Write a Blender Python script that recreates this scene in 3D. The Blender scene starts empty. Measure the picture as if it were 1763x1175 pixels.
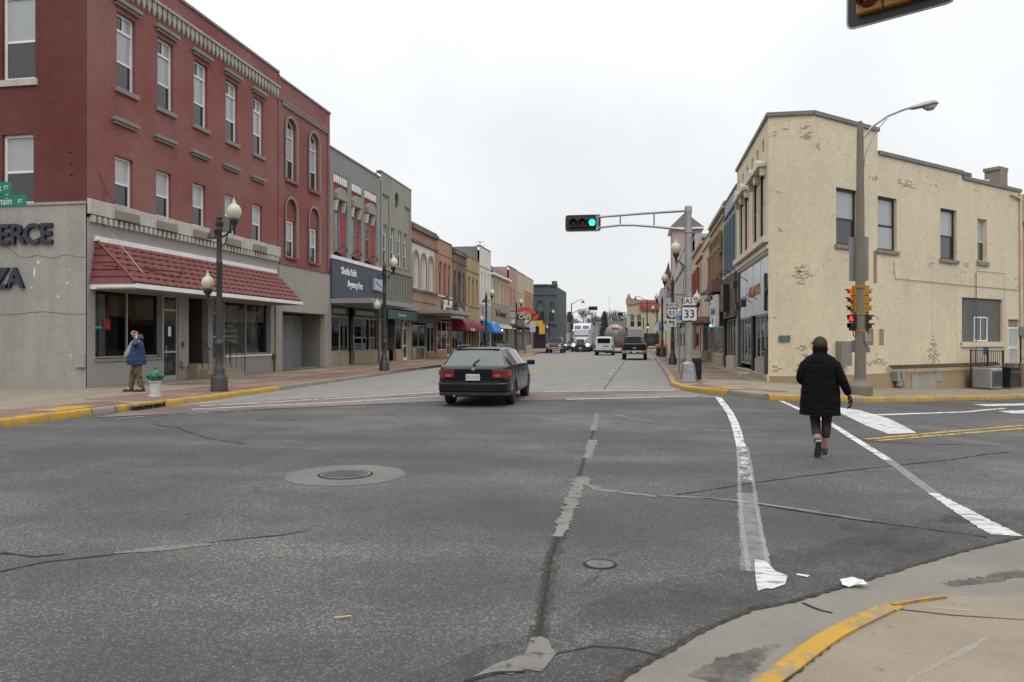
import bpy, bmesh, math, random
from mathutils import Vector, Matrix
from mathutils.geometry import tessellate_polygon
R = math.radians; PI = math.pi
random.seed(7)
SC = bpy.context.scene
COL = SC.collection

# ------------------------------------------------------------------ camera, sky, sun, exposure
F_PX = 1300.0; CXP = 881.5; HZN = 585.0; EYE = 1.63
YAW = math.atan(223 / F_PX); SY, CY = math.sin(YAW), math.cos(YAW)
cam_d = bpy.data.cameras.new('camera'); cam = bpy.data.objects.new('camera', cam_d); COL.objects.link(cam)
cam_d.sensor_width = 36; cam_d.lens = F_PX / 1763 * 36
cam_d.shift_y = -2.5 / 1763
cam.location = (0, 0, EYE); cam.rotation_euler = (PI / 2, 0, YAW)
cam_d.clip_start = .05; cam_d.clip_end = 5000
SC.camera = cam

W = bpy.data.worlds.new('World'); SC.world = W; W.use_nodes = True
nt = W.node_tree; nt.nodes.clear()
N = lambda t: nt.nodes.new(t)
out = N('ShaderNodeOutputWorld'); bg = N('ShaderNodeBackground'); bg.inputs['Strength'].default_value = .1
sky = N('ShaderNodeTexSky'); sky.sky_type = 'NISHITA'; sky.sun_disc = False
sky.sun_elevation = R(48); sky.sun_rotation = R(200); sky.air_density = 1; sky.dust_density = 4
tc = N('ShaderNodeTexCoord'); sx = N('ShaderNodeSeparateXYZ'); nt.links.new(tc.outputs['Generated'], sx.inputs[0])
cl = N('ShaderNodeClamp'); nt.links.new(sx.outputs['Z'], cl.inputs['Value'])
mu = N('ShaderNodeMath'); mu.operation = 'MULTIPLY_ADD'      # overcast sky: brighter towards the zenith
pw = N('ShaderNodeMath'); pw.operation = 'POWER'; pw.inputs[1].default_value = 2.0; nt.links.new(cl.outputs[0], pw.inputs[0])
nt.links.new(pw.outputs[0], mu.inputs[0]); mu.inputs[1].default_value = 13.0; mu.inputs[2].default_value = 8.0
no = N('ShaderNodeTexNoise'); no.inputs['Scale'].default_value = 3.2; no.inputs['Detail'].default_value = 5
nt.links.new(tc.outputs['Generated'], no.inputs['Vector'])
mr = N('ShaderNodeMapRange'); mr.inputs['From Min'].default_value = .3; mr.inputs['From Max'].default_value = .7; mr.inputs['To Min'].default_value = .92; mr.inputs['To Max'].default_value = 1.06
nt.links.new(no.outputs['Fac'], mr.inputs['Value'])
m2 = N('ShaderNodeMath'); m2.operation = 'MULTIPLY'; nt.links.new(mu.outputs[0], m2.inputs[0]); nt.links.new(mr.outputs[0], m2.inputs[1])
cc = N('ShaderNodeVectorMath'); cc.operation = 'SCALE'; cc.inputs[0].default_value = (.965, .985, 1.0)
nt.links.new(m2.outputs[0], cc.inputs['Scale'])
mx = N('ShaderNodeMix'); mx.data_type = 'RGBA'; mx.inputs['Factor'].default_value = .93
nt.links.new(sky.outputs[0], mx.inputs['A']); nt.links.new(cc.outputs[0], mx.inputs['B'])
nt.links.new(mx.outputs['Result'], bg.inputs[0]); nt.links.new(bg.outputs[0], out.inputs[0])

sun_d = bpy.data.lights.new('sun', 'SUN'); sun_d.energy = .6; sun_d.angle = R(25); sun_d.color = (1, .96, .9)
sun = bpy.data.objects.new('sun', sun_d); COL.objects.link(sun)
sun.rotation_euler = (R(42), 0, R(20))
SC.view_settings.view_transform = 'Standard'; SC.view_settings.look = 'None'
SC.view_settings.exposure = 0.2; SC.view_settings.gamma = 1; SC.view_settings.use_curve_mapping = False

# ------------------------------------------------------------------ pixel -> place helpers (surveying the photograph)
GB = [(-500, 0), (3.0, 0), (5, -.06), (8.8, -.38), (13.6, -.62), (30, -1.1), (60, -1.7), (500, -2.5)]
def gz(x):
    for (a, za), (b, zb) in zip(GB, GB[1:]):
        if x <= b: return za + (zb - za) * (x - a) / (b - a)
    return GB[-1][1]
def gp(u, v, dz=0.0):
    """ground point seen at pixel (u, v)"""
    a = (u - CXP) / F_PX; z = dz
    for _ in range(25):
        d = (EYE - z) * F_PX / (v - HZN); x = d * (a * CY - SY); z = gz(x) + dz
    return (x, d * (a * SY + CY))
def fy(u, X):
    """distance along the street at which pixel column u meets the facade plane X"""
    a = (u - CXP) / F_PX; d = X / (a * CY - SY); return d * (a * SY + CY)

# ------------------------------------------------------------------ mesh helpers
class MB:
    def __init__(s): s.v = []; s.f = []; s.m = []
    def add(s, vs, fs, mi=0, M=None):
        o = len(s.v)
        s.v += [tuple(M @ Vector(p)) if M else tuple(p) for p in vs]
        s.f += [tuple(i + o for i in f) for f in fs]; s.m += [mi] * len(fs); return s
    def box(s, x0, x1, y0, y1, z0, z1, mi=0, M=None):
        vs = [(x, y, z) for z in (z0, z1) for y in (y0, y1) for x in (x0, x1)]
        return s.add(vs, [(0, 2, 3, 1), (4, 5, 7, 6), (0, 1, 5, 4), (2, 6, 7, 3), (0, 4, 6, 2), (1, 3, 7, 5)], mi, M)
    def quad(s, a, b, c, d, mi=0, M=None): return s.add([a, b, c, d], [(0, 1, 2, 3)], mi, M)
    def tube(s, pts, r, n=8, mi=0, M=None, cap=True):
        pts = [Vector(p) for p in pts]; rs = r if isinstance(r, (list, tuple)) else [r] * len(pts)
        vs = []; fs = []; pt = None
        for i, p in enumerate(pts):
            t = (pts[min(i + 1, len(pts) - 1)] - pts[max(i - 1, 0)]).normalized()
            if pt is None: a = t.orthogonal().normalized()
            else: a = (pa - t * pa.dot(t)).normalized() if (pa - t * pa.dot(t)).length > 1e-6 else t.orthogonal().normalized()
            b = t.cross(a); pa = a; pt = t
            vs += [p + (a * math.cos(2 * PI * k / n) + b * math.sin(2 * PI * k / n)) * rs[i] for k in range(n)]
        for i in range(len(pts) - 1):
            for k in range(n):
                fs.append((i * n + k, i * n + (k + 1) % n, (i + 1) * n + (k + 1) % n, (i + 1) * n + k))
        if cap: fs.append(tuple(range(n - 1, -1, -1))); fs.append(tuple((len(pts) - 1) * n + k for k in range(n)))
        return s.add(vs, fs, mi, M)
    def lathe(s, prof, n=16, c=(0, 0, 0), mi=0, M=None):
        vs = []; fs = []
        for r, z in prof: vs += [(c[0] + r * math.cos(2 * PI * k / n), c[1] + r * math.sin(2 * PI * k / n), c[2] + z) for k in range(n)]
        for i in range(len(prof) - 1):
            for k in range(n): fs.append((i * n + k, i * n + (k + 1) % n, (i + 1) * n + (k + 1) % n, (i + 1) * n + k))
        fs.append(tuple(range(n - 1, -1, -1))); fs.append(tuple((len(prof) - 1) * n + k for k in range(n)))
        return s.add(vs, fs, mi, M)
    def prism(s, poly, y0, y1, mi=0, M=None):
        """polygon in (x, z) extruded along y"""
        n = len(poly); vs = [(x, y0, z) for x, z in poly] + [(x, y1, z) for x, z in poly]
        fs = [tuple(range(n)), tuple(range(2 * n - 1, n - 1, -1))] + [(i, i + n, (i + 1) % n + n, (i + 1) % n) for i in range(n)]
        return s.add(vs, fs, mi, M)
    def wall(s, outer, holes=(), y=0.0, t=.22, mi=0, M=None, reveal=None):
        loops = [outer] + list(holes); flat = [p for l in loops for p in l]
        tr = tessellate_polygon([[Vector((p[0], p[1], 0)) for p in l] for l in loops])
        s.add([(p[0], y, p[1]) for p in flat], [tuple(x) for x in tr], mi, M)
        for h in holes:
            n = len(h)
            s.add([(p[0], y, p[1]) for p in h] + [(p[0], y + t, p[1]) for p in h],
                  [(i, (i + 1) % n, (i + 1) % n + n, i + n) for i in range(n)], mi if reveal is None else reveal, M)
        return s
    def mesh(s, name, mats, smooth=False):
        me = bpy.data.meshes.new(name); me.from_pydata(s.v, [], s.f)
        for m in (mats if isinstance(mats, (list, tuple)) else [mats]): me.materials.append(m)
        me.polygons.foreach_set('material_index', s.m)
        uv = me.uv_layers.new(name='UVMap').data
        for p in me.polygons:
            nn = p.normal
            if abs(nn.z) > .75: tx, ty = Vector((1, 0, 0)), Vector((0, 1, 0))
            else:
                tx = Vector((-nn.y, nn.x, 0)).normalized()
                if abs(tx.x) > abs(tx.y) and tx.x < 0 or abs(tx.y) >= abs(tx.x) and tx.y < 0: tx = -tx
                ty = Vector((0, 0, 1))
            for li in p.loop_indices:
                co = me.vertices[me.loops[li].vertex_index].co
                uv[li].uv = (co.dot(tx), co.dot(ty))
        if smooth:
            me.polygons.foreach_set('use_smooth', [True] * len(me.polygons))
            me.set_sharp_from_angle(angle=R(smooth if smooth is not True else 35))
        me.update(); return me
    def build(s, name, mats, parent=None, smooth=False, loc=None, bevel=0):
        o = inst(s.mesh(name, mats, smooth), name, parent, loc)
        if bevel:
            b = o.modifiers.new('bevel', 'BEVEL'); b.width = bevel; b.segments = 2; b.limit_method = 'ANGLE'; b.angle_limit = R(40)
        return o
CH = {}
def inst(me, name, parent=None, loc=None, rot=None, scale=None, M=None):
    o = bpy.data.objects.new(name, me); COL.objects.link(o)
    if parent: o.parent = parent; CH.setdefault(parent.name, []).append(o)
    if M is not None: o.matrix_local = M
    if loc is not None: o.location = loc
    if rot is not None: o.rotation_euler = rot
    if scale is not None: o.scale = scale
    return o
def tag(o, label=None, cat=None, group=None, kind=None):
    for k, v in (('label', label), ('category', cat), ('group', group), ('kind', kind)):
        if v: o[k] = v
    return o
def empty(name, loc, rz=0, label=None, cat=None, group=None):
    o = bpy.data.objects.new(name, None); COL.objects.link(o); o.location = loc; o.rotation_euler = (0, 0, rz)
    o.empty_display_size = .2
    return tag(o, label, cat, group)
def copy_tree(o, parent=None):
    c = o.copy(); COL.objects.link(c); c.parent = parent
    if parent: CH.setdefault(parent.name, []).append(c)
    for k in list(CH.get(o.name, [])): copy_tree(k, c)
    return c
def text(body, size, mat, parent, loc, rot=(PI / 2, 0, 0), depth=.01, bold=0, name='lettering', align='CENTER', sx=1, shear=0):
    cu = bpy.data.curves.new(name, 'FONT'); cu.body = body; cu.size = size; cu.extrude = depth; cu.offset = bold
    cu.align_x = align; cu.align_y = 'CENTER'; cu.materials.append(mat); cu.resolution_u = 3; cu.shear = shear
    o = bpy.data.objects.new(name, cu); COL.objects.link(o); o.parent = parent; o.location = loc; o.rotation_euler = rot; CH.setdefault(parent.name, []).append(o)
    o.scale = (sx, 1, 1); return o

# ------------------------------------------------------------------ materials
def mnew(name):
    m = bpy.data.materials.new(name); m.use_nodes = True; t = m.node_tree
    return m, t, t.nodes['Principled BSDF']
def nd(t, typ, **kw):
    n = t.nodes.new(typ)
    for k, v in kw.items():
        if k in n.inputs: n.inputs[k].default_value = v
        else: setattr(n, k, v)
    return n
def ramp(t, src, stops):
    r = t.nodes.new('ShaderNodeValToRGB'); e = r.color_ramp.elements
    while len(e) < len(stops): e.new(.5)
    for el, (p, c) in zip(e, stops):
        el.position = p; el.color = (*c, 1) if len(c) == 3 else c
    t.links.new(src, r.inputs[0]); return r.outputs[0]
def mixc(t, fac, a, b, mode='MIX'):
    n = t.nodes.new('ShaderNodeMix'); n.data_type = 'RGBA'; n.blend_type = mode
    for key, val in (('Factor', fac), ('A', a), ('B', b)):
        if hasattr(val, 'links') or hasattr(val, 'is_linked'): t.links.new(val, n.inputs[key])
        elif key == 'Factor': n.inputs[key].default_value = val
        else: n.inputs[key].default_value = (*val, 1)
    return n.outputs['Result']
def pos(t, scale=(1, 1, 1), rz=0):
    g = t.nodes.new('ShaderNodeNewGeometry'); mp = t.nodes.new('ShaderNodeMapping')
    mp.inputs['Scale'].default_value = scale; mp.inputs['Rotation'].default_value = (0, 0, rz)
    t.links.new(g.outputs['Position'], mp.inputs['Vector']); return mp.outputs[0]
def noise(t, vec, scale, detail=4, rough=.55, lo=.35, hi=.65):
    n = nd(t, 'ShaderNodeTexNoise', Scale=scale, Detail=detail, Roughness=rough); t.links.new(vec, n.inputs['Vector'])
    m = nd(t, 'ShaderNodeMapRange'); m.inputs['From Min'].default_value = lo; m.inputs['From Max'].default_value = hi
    t.links.new(n.outputs['Fac'], m.inputs['Value']); return m.outputs[0]
def bump(t, b, h, strength=.3, dist=.01):
    n = nd(t, 'ShaderNodeBump', Strength=strength, Distance=dist); t.links.new(h, n.inputs['Height']); t.links.new(n.outputs[0], b.inputs['Normal'])
MATS = {}
def pm(name, col, rough=.6, metal=0, spec=.5, var=.12, scale=1.5, emit=None, es=1, coat=0):
    if name in MATS: return MATS[name]
    m, t, b = mnew(name); b.inputs['Roughness'].default_value = rough; b.inputs['Metallic'].default_value = metal
    b.inputs['Specular IOR Level'].default_value = spec; b.inputs['Coat Weight'].default_value = coat
    if var:
        f = noise(t, pos(t), scale, 5)
        c = mixc(t, f, tuple(x * (1 - var) for x in col), tuple(min(1, x * (1 + var)) for x in col))
        f2 = noise(t, pos(t), scale * 14, 3)
        c = mixc(t, f2, c, mixc(t, .12, c, (.03, .028, .025)))
        t.links.new(c, b.inputs['Base Color'])
    else: b.inputs['Base Color'].default_value = (*col, 1)
    if emit: b.inputs['Emission Color'].default_value = (*emit, 1); b.inputs['Emission Strength'].default_value = es
    MATS[name] = m; return m
def brick(name, c1, c2, mortar, var=.2, paint=None, peel=.0, stain=.25, bw=.21, rh=.075, ms=.009, bumpd=.006):
    m, t, b = mnew(name); uvn = t.nodes.new('ShaderNodeUVMap')
    br = nd(t, 'ShaderNodeTexBrick', Scale=1.0); br.inputs['Brick Width'].default_value = bw; br.inputs['Row Height'].default_value = rh
    br.inputs['Mortar Size'].default_value = ms; br.inputs['Color1'].default_value = (*c1, 1); br.inputs['Color2'].default_value = (*c2, 1)
    br.inputs['Mortar'].default_value = (*mortar, 1); br.inputs['Mortar Smooth'].default_value = .3
    t.links.new(uvn.outputs[0], br.inputs['Vector'])
    col = br.outputs['Color']; P = pos(t)
    h = br.outputs['Fac']
    if paint:
        pk = mixc(t, noise(t, P, 6, 6), tuple(x * .9 for x in paint), tuple(min(1, x * 1.06) for x in paint))
        pk = mixc(t, br.outputs['Fac'], pk, tuple(x * .88 for x in paint))
        a = noise(t, P, .55, 3, .5, .5 - peel, .62); bb = noise(t, pos(t, (1, 1, 2.2)), 2.6, 9, .74, .60, .63)
        mul = nd(t, 'ShaderNodeMath', operation='MULTIPLY'); t.links.new(a, mul.inputs[0]); t.links.new(bb, mul.inputs[1])
        col = mixc(t, mul.outputs[0], pk, col)
    st = noise(t, pos(t, (1, 1, .35)), .9, 6, .6, .4, .75)
    s2 = nd(t, 'ShaderNodeMath', operation='MULTIPLY'); t.links.new(st, s2.inputs[0]); s2.inputs[1].default_value = stain
    col = mixc(t, s2.outputs[0], col, mixc(t, .55, col, (.05, .045, .04)))
    lv = noise(t, P, .35, 3); col = mixc(t, lv, col, mixc(t, var, col, (.45, .4, .36)))
    t.links.new(col, b.inputs['Base Color']); b.inputs['Roughness'].default_value = .85; b.inputs['Specular IOR Level'].default_value = .25
    inv = nd(t, 'ShaderNodeMath', operation='SUBTRACT'); inv.inputs[0].default_value = 1; t.links.new(h, inv.inputs[1])
    ad = nd(t, 'ShaderNodeMath', operation='ADD'); t.links.new(inv.outputs[0], ad.inputs[0])
    nz = noise(t, P, 40, 3); n2 = nd(t, 'ShaderNodeMath', operation='MULTIPLY'); t.links.new(nz, n2.inputs[0]); n2.inputs[1].default_value = .4
    t.links.new(n2.outputs[0], ad.inputs[1]); bump(t, b, ad.outputs[0], .8, bumpd)
    MATS[name] = m; return m
def stucco(name, col, stain=.35, s=1.0, bumps=.004, dark=(.09, .085, .08)):
    m, t, b = mnew(name)
    f = noise(t, pos(t, (1, 1, .5)), .6 * s, 8, .65, .35, .7); g = noise(t, pos(t, (1, 1, .12)), 2.2 * s, 6, .6, .45, .75)
    c = mixc(t, noise(t, pos(t), 9 * s, 5), tuple(x * .93 for x in col), tuple(x * 1.05 for x in col))
    k = nd(t, 'ShaderNodeMath', operation='MULTIPLY'); t.links.new(f, k.inputs[0]); k.inputs[1].default_value = stain
    c = mixc(t, k.outputs[0], c, mixc(t, .6, c, dark))
    k = nd(t, 'ShaderNodeMath', operation='MULTIPLY'); t.links.new(g, k.inputs[0]); k.inputs[1].default_value = stain * .7
    c = mixc(t, k.outputs[0], c, mixc(t, .5, c, dark))
    t.links.new(c, b.inputs['Base Color']); b.inputs['Roughness'].default_value = .9; b.inputs['Specular IOR Level'].default_value = .2
    bump(t, b, noise(t, pos(t), 25 * s, 6), .6, bumps); MATS[name] = m; return m
def glassy(name, tint=(.02, .025, .03), rough=.03, spec=.8):
    m, t, b = mnew(name); b.inputs['Base Color'].default_value = (*tint, 1); b.inputs['Roughness'].default_value = rough
    b.inputs['Specular IOR Level'].default_value = spec
    bump(t, b, noise(t, pos(t), 1.3, 2), .06, .02); MATS[name] = m; return m
def clear_glass(name, tr=(.62, .66, .66)):
    m, t, b = mnew(name); t.nodes.remove(b); o = t.nodes['Material Output']
    tp = nd(t, 'ShaderNodeBsdfTransparent'); tp.inputs[0].default_value = (*tr, 1)
    gl = nd(t, 'ShaderNodeBsdfGlossy', Roughness=.02); gl.inputs[0].default_value = (.9, .93, .95, 1)
    fr = nd(t, 'ShaderNodeFresnel', IOR=1.5); mxs = nd(t, 'ShaderNodeMixShader')
    t.links.new(fr.outputs[0], mxs.inputs[0]); t.links.new(tp.outputs[0], mxs.inputs[1]); t.links.new(gl.outputs[0], mxs.inputs[2])
    t.links.new(mxs.outputs[0], o.inputs['Surface']); MATS[name] = m; return m
def asphalt():
    m, t, b = mnew('asphalt_road')
    ang = R(-33)
    st = noise(t, pos(t, (.12, .75, 1), ang), .85, 6, .58, .34, .70)          # wear along the wheel tracks
    bl = noise(t, pos(t), .45, 5, .6, .38, .64)
    w = nd(t, 'ShaderNodeMath', operation='MULTIPLY_ADD'); t.links.new(st, w.inputs[0]); w.inputs[1].default_value = .5
    k = nd(t, 'ShaderNodeMath', operation='MULTIPLY'); t.links.new(bl, k.inputs[0]); k.inputs[1].default_value = .5
    t.links.new(k.outputs[0], w.inputs[2])
    base = ramp(t, w.outputs[0], [(.10, (.060, .062, .063)), (.45, (.084, .085, .084)), (.9, (.140, .136, .130))])
    # exposed aggregate: pale stones in dark binder
    vo = nd(t, 'ShaderNodeTexVoronoi', Scale=95.0); t.links.new(pos(t), vo.inputs['Vector'])
    sp = nd(t, 'ShaderNodeSeparateColor'); t.links.new(vo.outputs['Color'], sp.inputs[0])
    s1 = ramp(t, sp.outputs[0], [(.0, (.6, .6, .6)), (.45, (.85, .85, .85)), (.74, (1.12, 1.1, 1.08)), (.92, (2.9, 2.7, 2.5))])
    am = nd(t, 'ShaderNodeMapRange'); t.links.new(w.outputs[0], am.inputs['Value']); am.inputs['To Min'].default_value = .4; am.inputs['To Max'].default_value = 1.0
    base = mixc(t, am.outputs[0], base, mixc(t, 1.0, base, s1, 'MULTIPLY'))
    fine = noise(t, pos(t), 180, 2, .5, .3, .7); base = mixc(t, fine, mixc(t, .35, base, (.03, .03, .03)), base)
    oil = noise(t, pos(t, (.35, .8, 1), ang), .8, 4, .5, .6, .75)
    ok = nd(t, 'ShaderNodeMath', operation='MULTIPLY'); t.links.new(oil, ok.inputs[0]); ok.inputs[1].default_value = .45
    base = mixc(t, ok.outputs[0], base, (.045, .045, .045))
    big = noise(t, pos(t, (.5, 1, 1), ang), .22, 4, .6, .35, .65); base = mixc(t, big, mixc(t, .28, base, (.03, .031, .032)), base)
    # fine wandering cracks
    dn = nd(t, 'ShaderNodeTexNoise', Scale=1.4, Detail=6.0); t.links.new(pos(t), dn.inputs['Vector'])
    va = nd(t, 'ShaderNodeVectorMath', operation='SCALE'); va.inputs['Scale'].default_value = .9; t.links.new(dn.outputs['Color'], va.inputs[0])
    vb = nd(t, 'ShaderNodeVectorMath', operation='ADD'); t.links.new(va.outputs[0], vb.inputs[0]); t.links.new(pos(t), vb.inputs[1])
    ve = nd(t, 'ShaderNodeTexVoronoi', Scale=.42); ve.feature = 'DISTANCE_TO_EDGE'; t.links.new(vb.outputs[0], ve.inputs['Vector'])
    ln = nd(t, 'ShaderNodeMapRange'); t.links.new(ve.outputs['Distance'], ln.inputs['Value']); ln.inputs['From Min'].default_value = .001; ln.inputs['From Max'].default_value = .006; ln.inputs['To Min'].default_value = .75; ln.inputs['To Max'].default_value = 0
    lm = nd(t, 'ShaderNodeMath', operation='MULTIPLY'); t.links.new(ln.outputs[0], lm.inputs[0]); t.links.new(noise(t, pos(t), .33, 3, .5, .46, .6), lm.inputs[1])
    base = mixc(t, lm.outputs[0], base, (.022, .021, .02))
    t.links.new(base, b.inputs['Base Color']); b.inputs['Roughness'].default_value = .82; b.inputs['Specular IOR Level'].default_value = .35
    bump(t, b, vo.outputs['Distance'], .55, .006); return m
def concrete(name, col, joint=None, stain=.3, speck=.25, rz=0):
    m, t, b = mnew(name)
    c = mixc(t, noise(t, pos(t), 1.1, 7, .65), tuple(x * .86 for x in col), tuple(x * 1.08 for x in col))
    d = noise(t, pos(t), .5, 8, .7, .5, .72); k = nd(t, 'ShaderNodeMath', operation='MULTIPLY'); t.links.new(d, k.inputs[0]); k.inputs[1].default_value = stain
    c = mixc(t, k.outputs[0], c, tuple(x * .55 for x in col))
    s = noise(t, pos(t), 120, 2, .5, .3, .7); c = mixc(t, s, mixc(t, speck, c, (.06, .055, .05)), c)
    spn = noise(t, pos(t), 14, 4, .6, .66, .7); k2 = nd(t, 'ShaderNodeMath', operation='MULTIPLY'); t.links.new(spn, k2.inputs[0]); k2.inputs[1].default_value = .35
    c = mixc(t, k2.outputs[0], c, (.08, .075, .07))
    t.links.new(c, b.inputs['Base Color']); b.inputs['Roughness'].default_value = .88; b.inputs['Specular IOR Level'].default_value = .3
    bump(t, b, noise(t, pos(t), 90, 4), .4, .003); MATS[name] = m; return m
def paintmat(name, col, wear=.45, under=(.1, .1, .1), scale=7.0, rz=0, stretch=(1, 1, 1), clear=False, lo=.5, hi=.56):
    """worn road paint: flakes off in streaks, showing what lies under it"""
    m, t, b = mnew(name)
    f = noise(t, pos(t, stretch, rz), scale, 8, .72, lo, hi); k = nd(t, 'ShaderNodeMath', operation='MULTIPLY'); t.links.new(f, k.inputs[0]); k.inputs[1].default_value = wear
    c = mixc(t, noise(t, pos(t), 2.5, 5), tuple(x * .85 for x in col), col)
    if clear:
        tp = nd(t, 'ShaderNodeBsdfTransparent'); ms = nd(t, 'ShaderNodeMixShader'); o = t.nodes['Material Output']
        t.links.new(k.outputs[0], ms.inputs[0]); t.links.new(b.outputs[0], ms.inputs[1]); t.links.new(tp.outputs[0], ms.inputs[2]); t.links.new(ms.outputs[0], o.inputs['Surface'])
    else: c = mixc(t, k.outputs[0], c, under)
    t.links.new(c, b.inputs['Base Color'])
    b.inputs['Roughness'].default_value = .7; bump(t, b, noise(t, pos(t), 80, 3), .3, .002); MATS[name] = m; return m
# ------------------------------------------------------------------ ground, roads, kerbs, markings
M_ASPH = asphalt()
M_CONC = concrete('street_concrete', (.245, .237, .222), stain=.35)
M_WALK = concrete('walk_concrete', (.28, .23, .17), stain=.55)
M_GUT = concrete('gutter_concrete', (.225, .205, .178), stain=.6)
M_RING = concrete('ring_concrete', (.165, .16, .15), stain=.45)
M_KERB = concrete('kerb_concrete', (.26, .235, .20), stain=.4)
M_YEL = paintmat('yellow_kerb_paint', (.45, .255, .022), .75, (.20, .165, .12), 4)
M_YLINE = paintmat('yellow_line_paint', (.45, .29, .05), .8, scale=6, clear=True, lo=.5, hi=.58)
M_WHT = paintmat('white_road_paint', (.58, .58, .57), .85, scale=4.5, clear=True, lo=.53, hi=.60)
M_BRUSH = paintmat('brushed_white_paint', (.56, .56, .55), .9, scale=5.0, rz=R(-52), stretch=(1, 3.2, 1), clear=True, lo=.50, hi=.66)
M_WORN = paintmat('worn_white_paint', (.5, .5, .5), .97, scale=6, rz=R(-20), stretch=(1, .5, 1), clear=True, lo=.38, hi=.55)
M_FAINT = paintmat('faint_white_paint', (.5, .5, .5), .84, scale=4, clear=True, lo=-.3, hi=.62)
M_EDGE = paintmat('thin_white_paint', (.52, .52, .52), .72, scale=5, clear=True, lo=-.1, hi=.5)
M_STAIN = paintmat('damp_stain', (.05, .046, .042), .95, scale=3.5, clear=True, lo=.25, hi=.62)
M_SOFT = paintmat('soft_dark_film', (.045, .044, .042), .97, scale=2.2, clear=True, lo=-.15, hi=.6)
M_PAVE = brick('red_paver', (.155, .075, .058), (.20, .10, .078), (.15, .11, .09), .25, stain=.3, bw=.2, rh=.1, ms=.006, bumpd=.003)
M_XWALK = brick('crosswalk_paver', (.125, .095, .090), (.15, .112, .105), (.12, .105, .1), .25, stain=.35, bw=.2, rh=.1, ms=.006, bumpd=.003)
M_PATCH = paintmat('crack_filler', (.165, .153, .138), .9, scale=11, clear=True, lo=.53, hi=.66)
M_CRACK = pm('crack_tar', (.03, .028, .026), .9, spec=.2, var=.3, scale=20)
M_DIRT = pm('gutter_dirt', (.055, .046, .038), .95, spec=.15, var=.4, scale=18)
M_IRON = pm('cast_iron', (.12, .117, .112), .65, .2, var=.3, scale=9)
M_EARTH = pm('far_earth', (.11, .10, .085), .95, spec=.1, var=.3, scale=.1)

def drape(name, poly, dz, mat, parent=None, kind='structure', label=None, thick=0):
    bm = bmesh.new(); tr = tessellate_polygon([[Vector((x, y, 0)) for x, y in poly]])
    vs = [bm.verts.new((x, y, 0)) for x, y in poly]
    for a, b_, c in tr:
        try: bm.faces.new((vs[a], vs[b_], vs[c]))
        except ValueError: pass
    for xb, _ in GB[1:-1]:
        bmesh.ops.bisect_plane(bm, geom=bm.verts[:] + bm.edges[:] + bm.faces[:], plane_co=(xb, 0, 0), plane_no=(1, 0, 0), dist=1e-5)
    for v in bm.verts: v.co.z = gz(v.co.x) + dz
    bmesh.ops.recalc_face_normals(bm, faces=bm.faces[:])
    for f in bm.faces:
        if f.normal.z < 0: f.normal_flip()
    me = bpy.data.meshes.new(name); uvl = bm.loops.layers.uv.new('UVMap')
    for f in bm.faces:
        for l in f.loops: l[uvl].uv = (l.vert.co.x, l.vert.co.y)
    if thick:
        bmesh.ops.solidify(bm, geom=bm.faces[:], thickness=thick)
    bm.to_mesh(me); bm.free(); me.materials.append(mat)
    o = inst(me, name, parent)
    if not parent: tag(o, label, None, None, kind)
    return o
def P(*uv): return [gp(u, v) for u, v in uv]

big = [(-1500, -200), (1500, -200), (1500, 2500), (-1500, 2500)]
drape('ground', big, -.12, M_EARTH)
drape('intersection_road', [(-90, -60), (90, -60), (90, 90), (9, 90), (1.3, 24), (-11.6, 17), (-90, 17)], 0, M_ASPH, label='dark worn asphalt of the intersection')
# concrete main street beyond the brick crosswalk
XN = P((165, 720), (434, 706), (753, 692)) + [(-1.9, 20.4), (.9, 21.9), (2.0, 22.4)]
XF = [(-11.7, 16.6), (-6.1, 22.9), (-3.4, 23.3), (1.25, 24.7)]
street = [XF[0], XF[1], XF[2], XF[3], (1.12, 40), (1.12, 121), (2.5, 121), (2.5, 124), (90, 124), (90, 134), (4.5, 134), (1.4, 137), (-3, 215), (-14, 260), (-24, 255), (-13.5, 210),
          (-11.6, 137), (-14.5, 134), (-90, 134), (-90, 121), (-11.6, 121), (-11.75, 44), (-11.6, 30)]
drape('main_street', street, .006, M_CONC, label='pale concrete main street running away')
drape('brick_crosswalk', XN + XF[::-1], .010, M_XWALK, label='band of dull purple pavers across the street')

def strip(name, pts, w, dz, mat, jag=0.0, step=.25, wfn=None, parent=None):
    """ragged painted stripe along ground points; one sheet"""
    ps = [Vector((x, y)) for x, y in pts]; dense = []
    for a, b_ in zip(ps, ps[1:]):
        n = max(1, int((b_ - a).length / step))
        dense += [(a.lerp(b_, i / n)) for i in range(n)]
    dense.append(ps[-1]); L = []; Rr = []; tot = len(dense) - 1
    for i, p in enumerate(dense):
        d = (dense[min(i + 1, tot)] - dense[max(i - 1, 0)]).normalized(); nrm = Vector((-d.y, d.x))
        ww = (wfn(i / max(1, tot)) if wfn else w) / 2
        L.append(p + nrm * (ww + random.uniform(-jag, jag))); Rr.append(p - nrm * (ww + random.uniform(-jag, jag)))
    return drape(name, [(p.x, p.y) for p in L + Rr[::-1]], dz, mat)
# transverse white lines edging the crosswalk
strip('crosswalk_line', P((344, 700), (560, 688), (755, 676)), .14, .0145, M_WHT, .01)
strip('crosswalk_line', P((330, 706), (560, 695), (755, 683)), .12, .0145, M_WHT, .015)
strip('crosswalk_line', [(-3.0, 23.32), (1.0, 24.55)], .14, .0145, M_WHT, .01)
strip('crosswalk_line', P((975, 689), (1160, 684.5), (1240, 684.5)), .16, .0145, M_WHT, .012)
for a, b_ in (((200, 722), (270, 717)), ((290, 715.5), (360, 711.5)), ((385, 710), (434, 707))):
    strip('crosswalk_line', P(a, b_), .09, .0145, M_WORN, .02)
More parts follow.
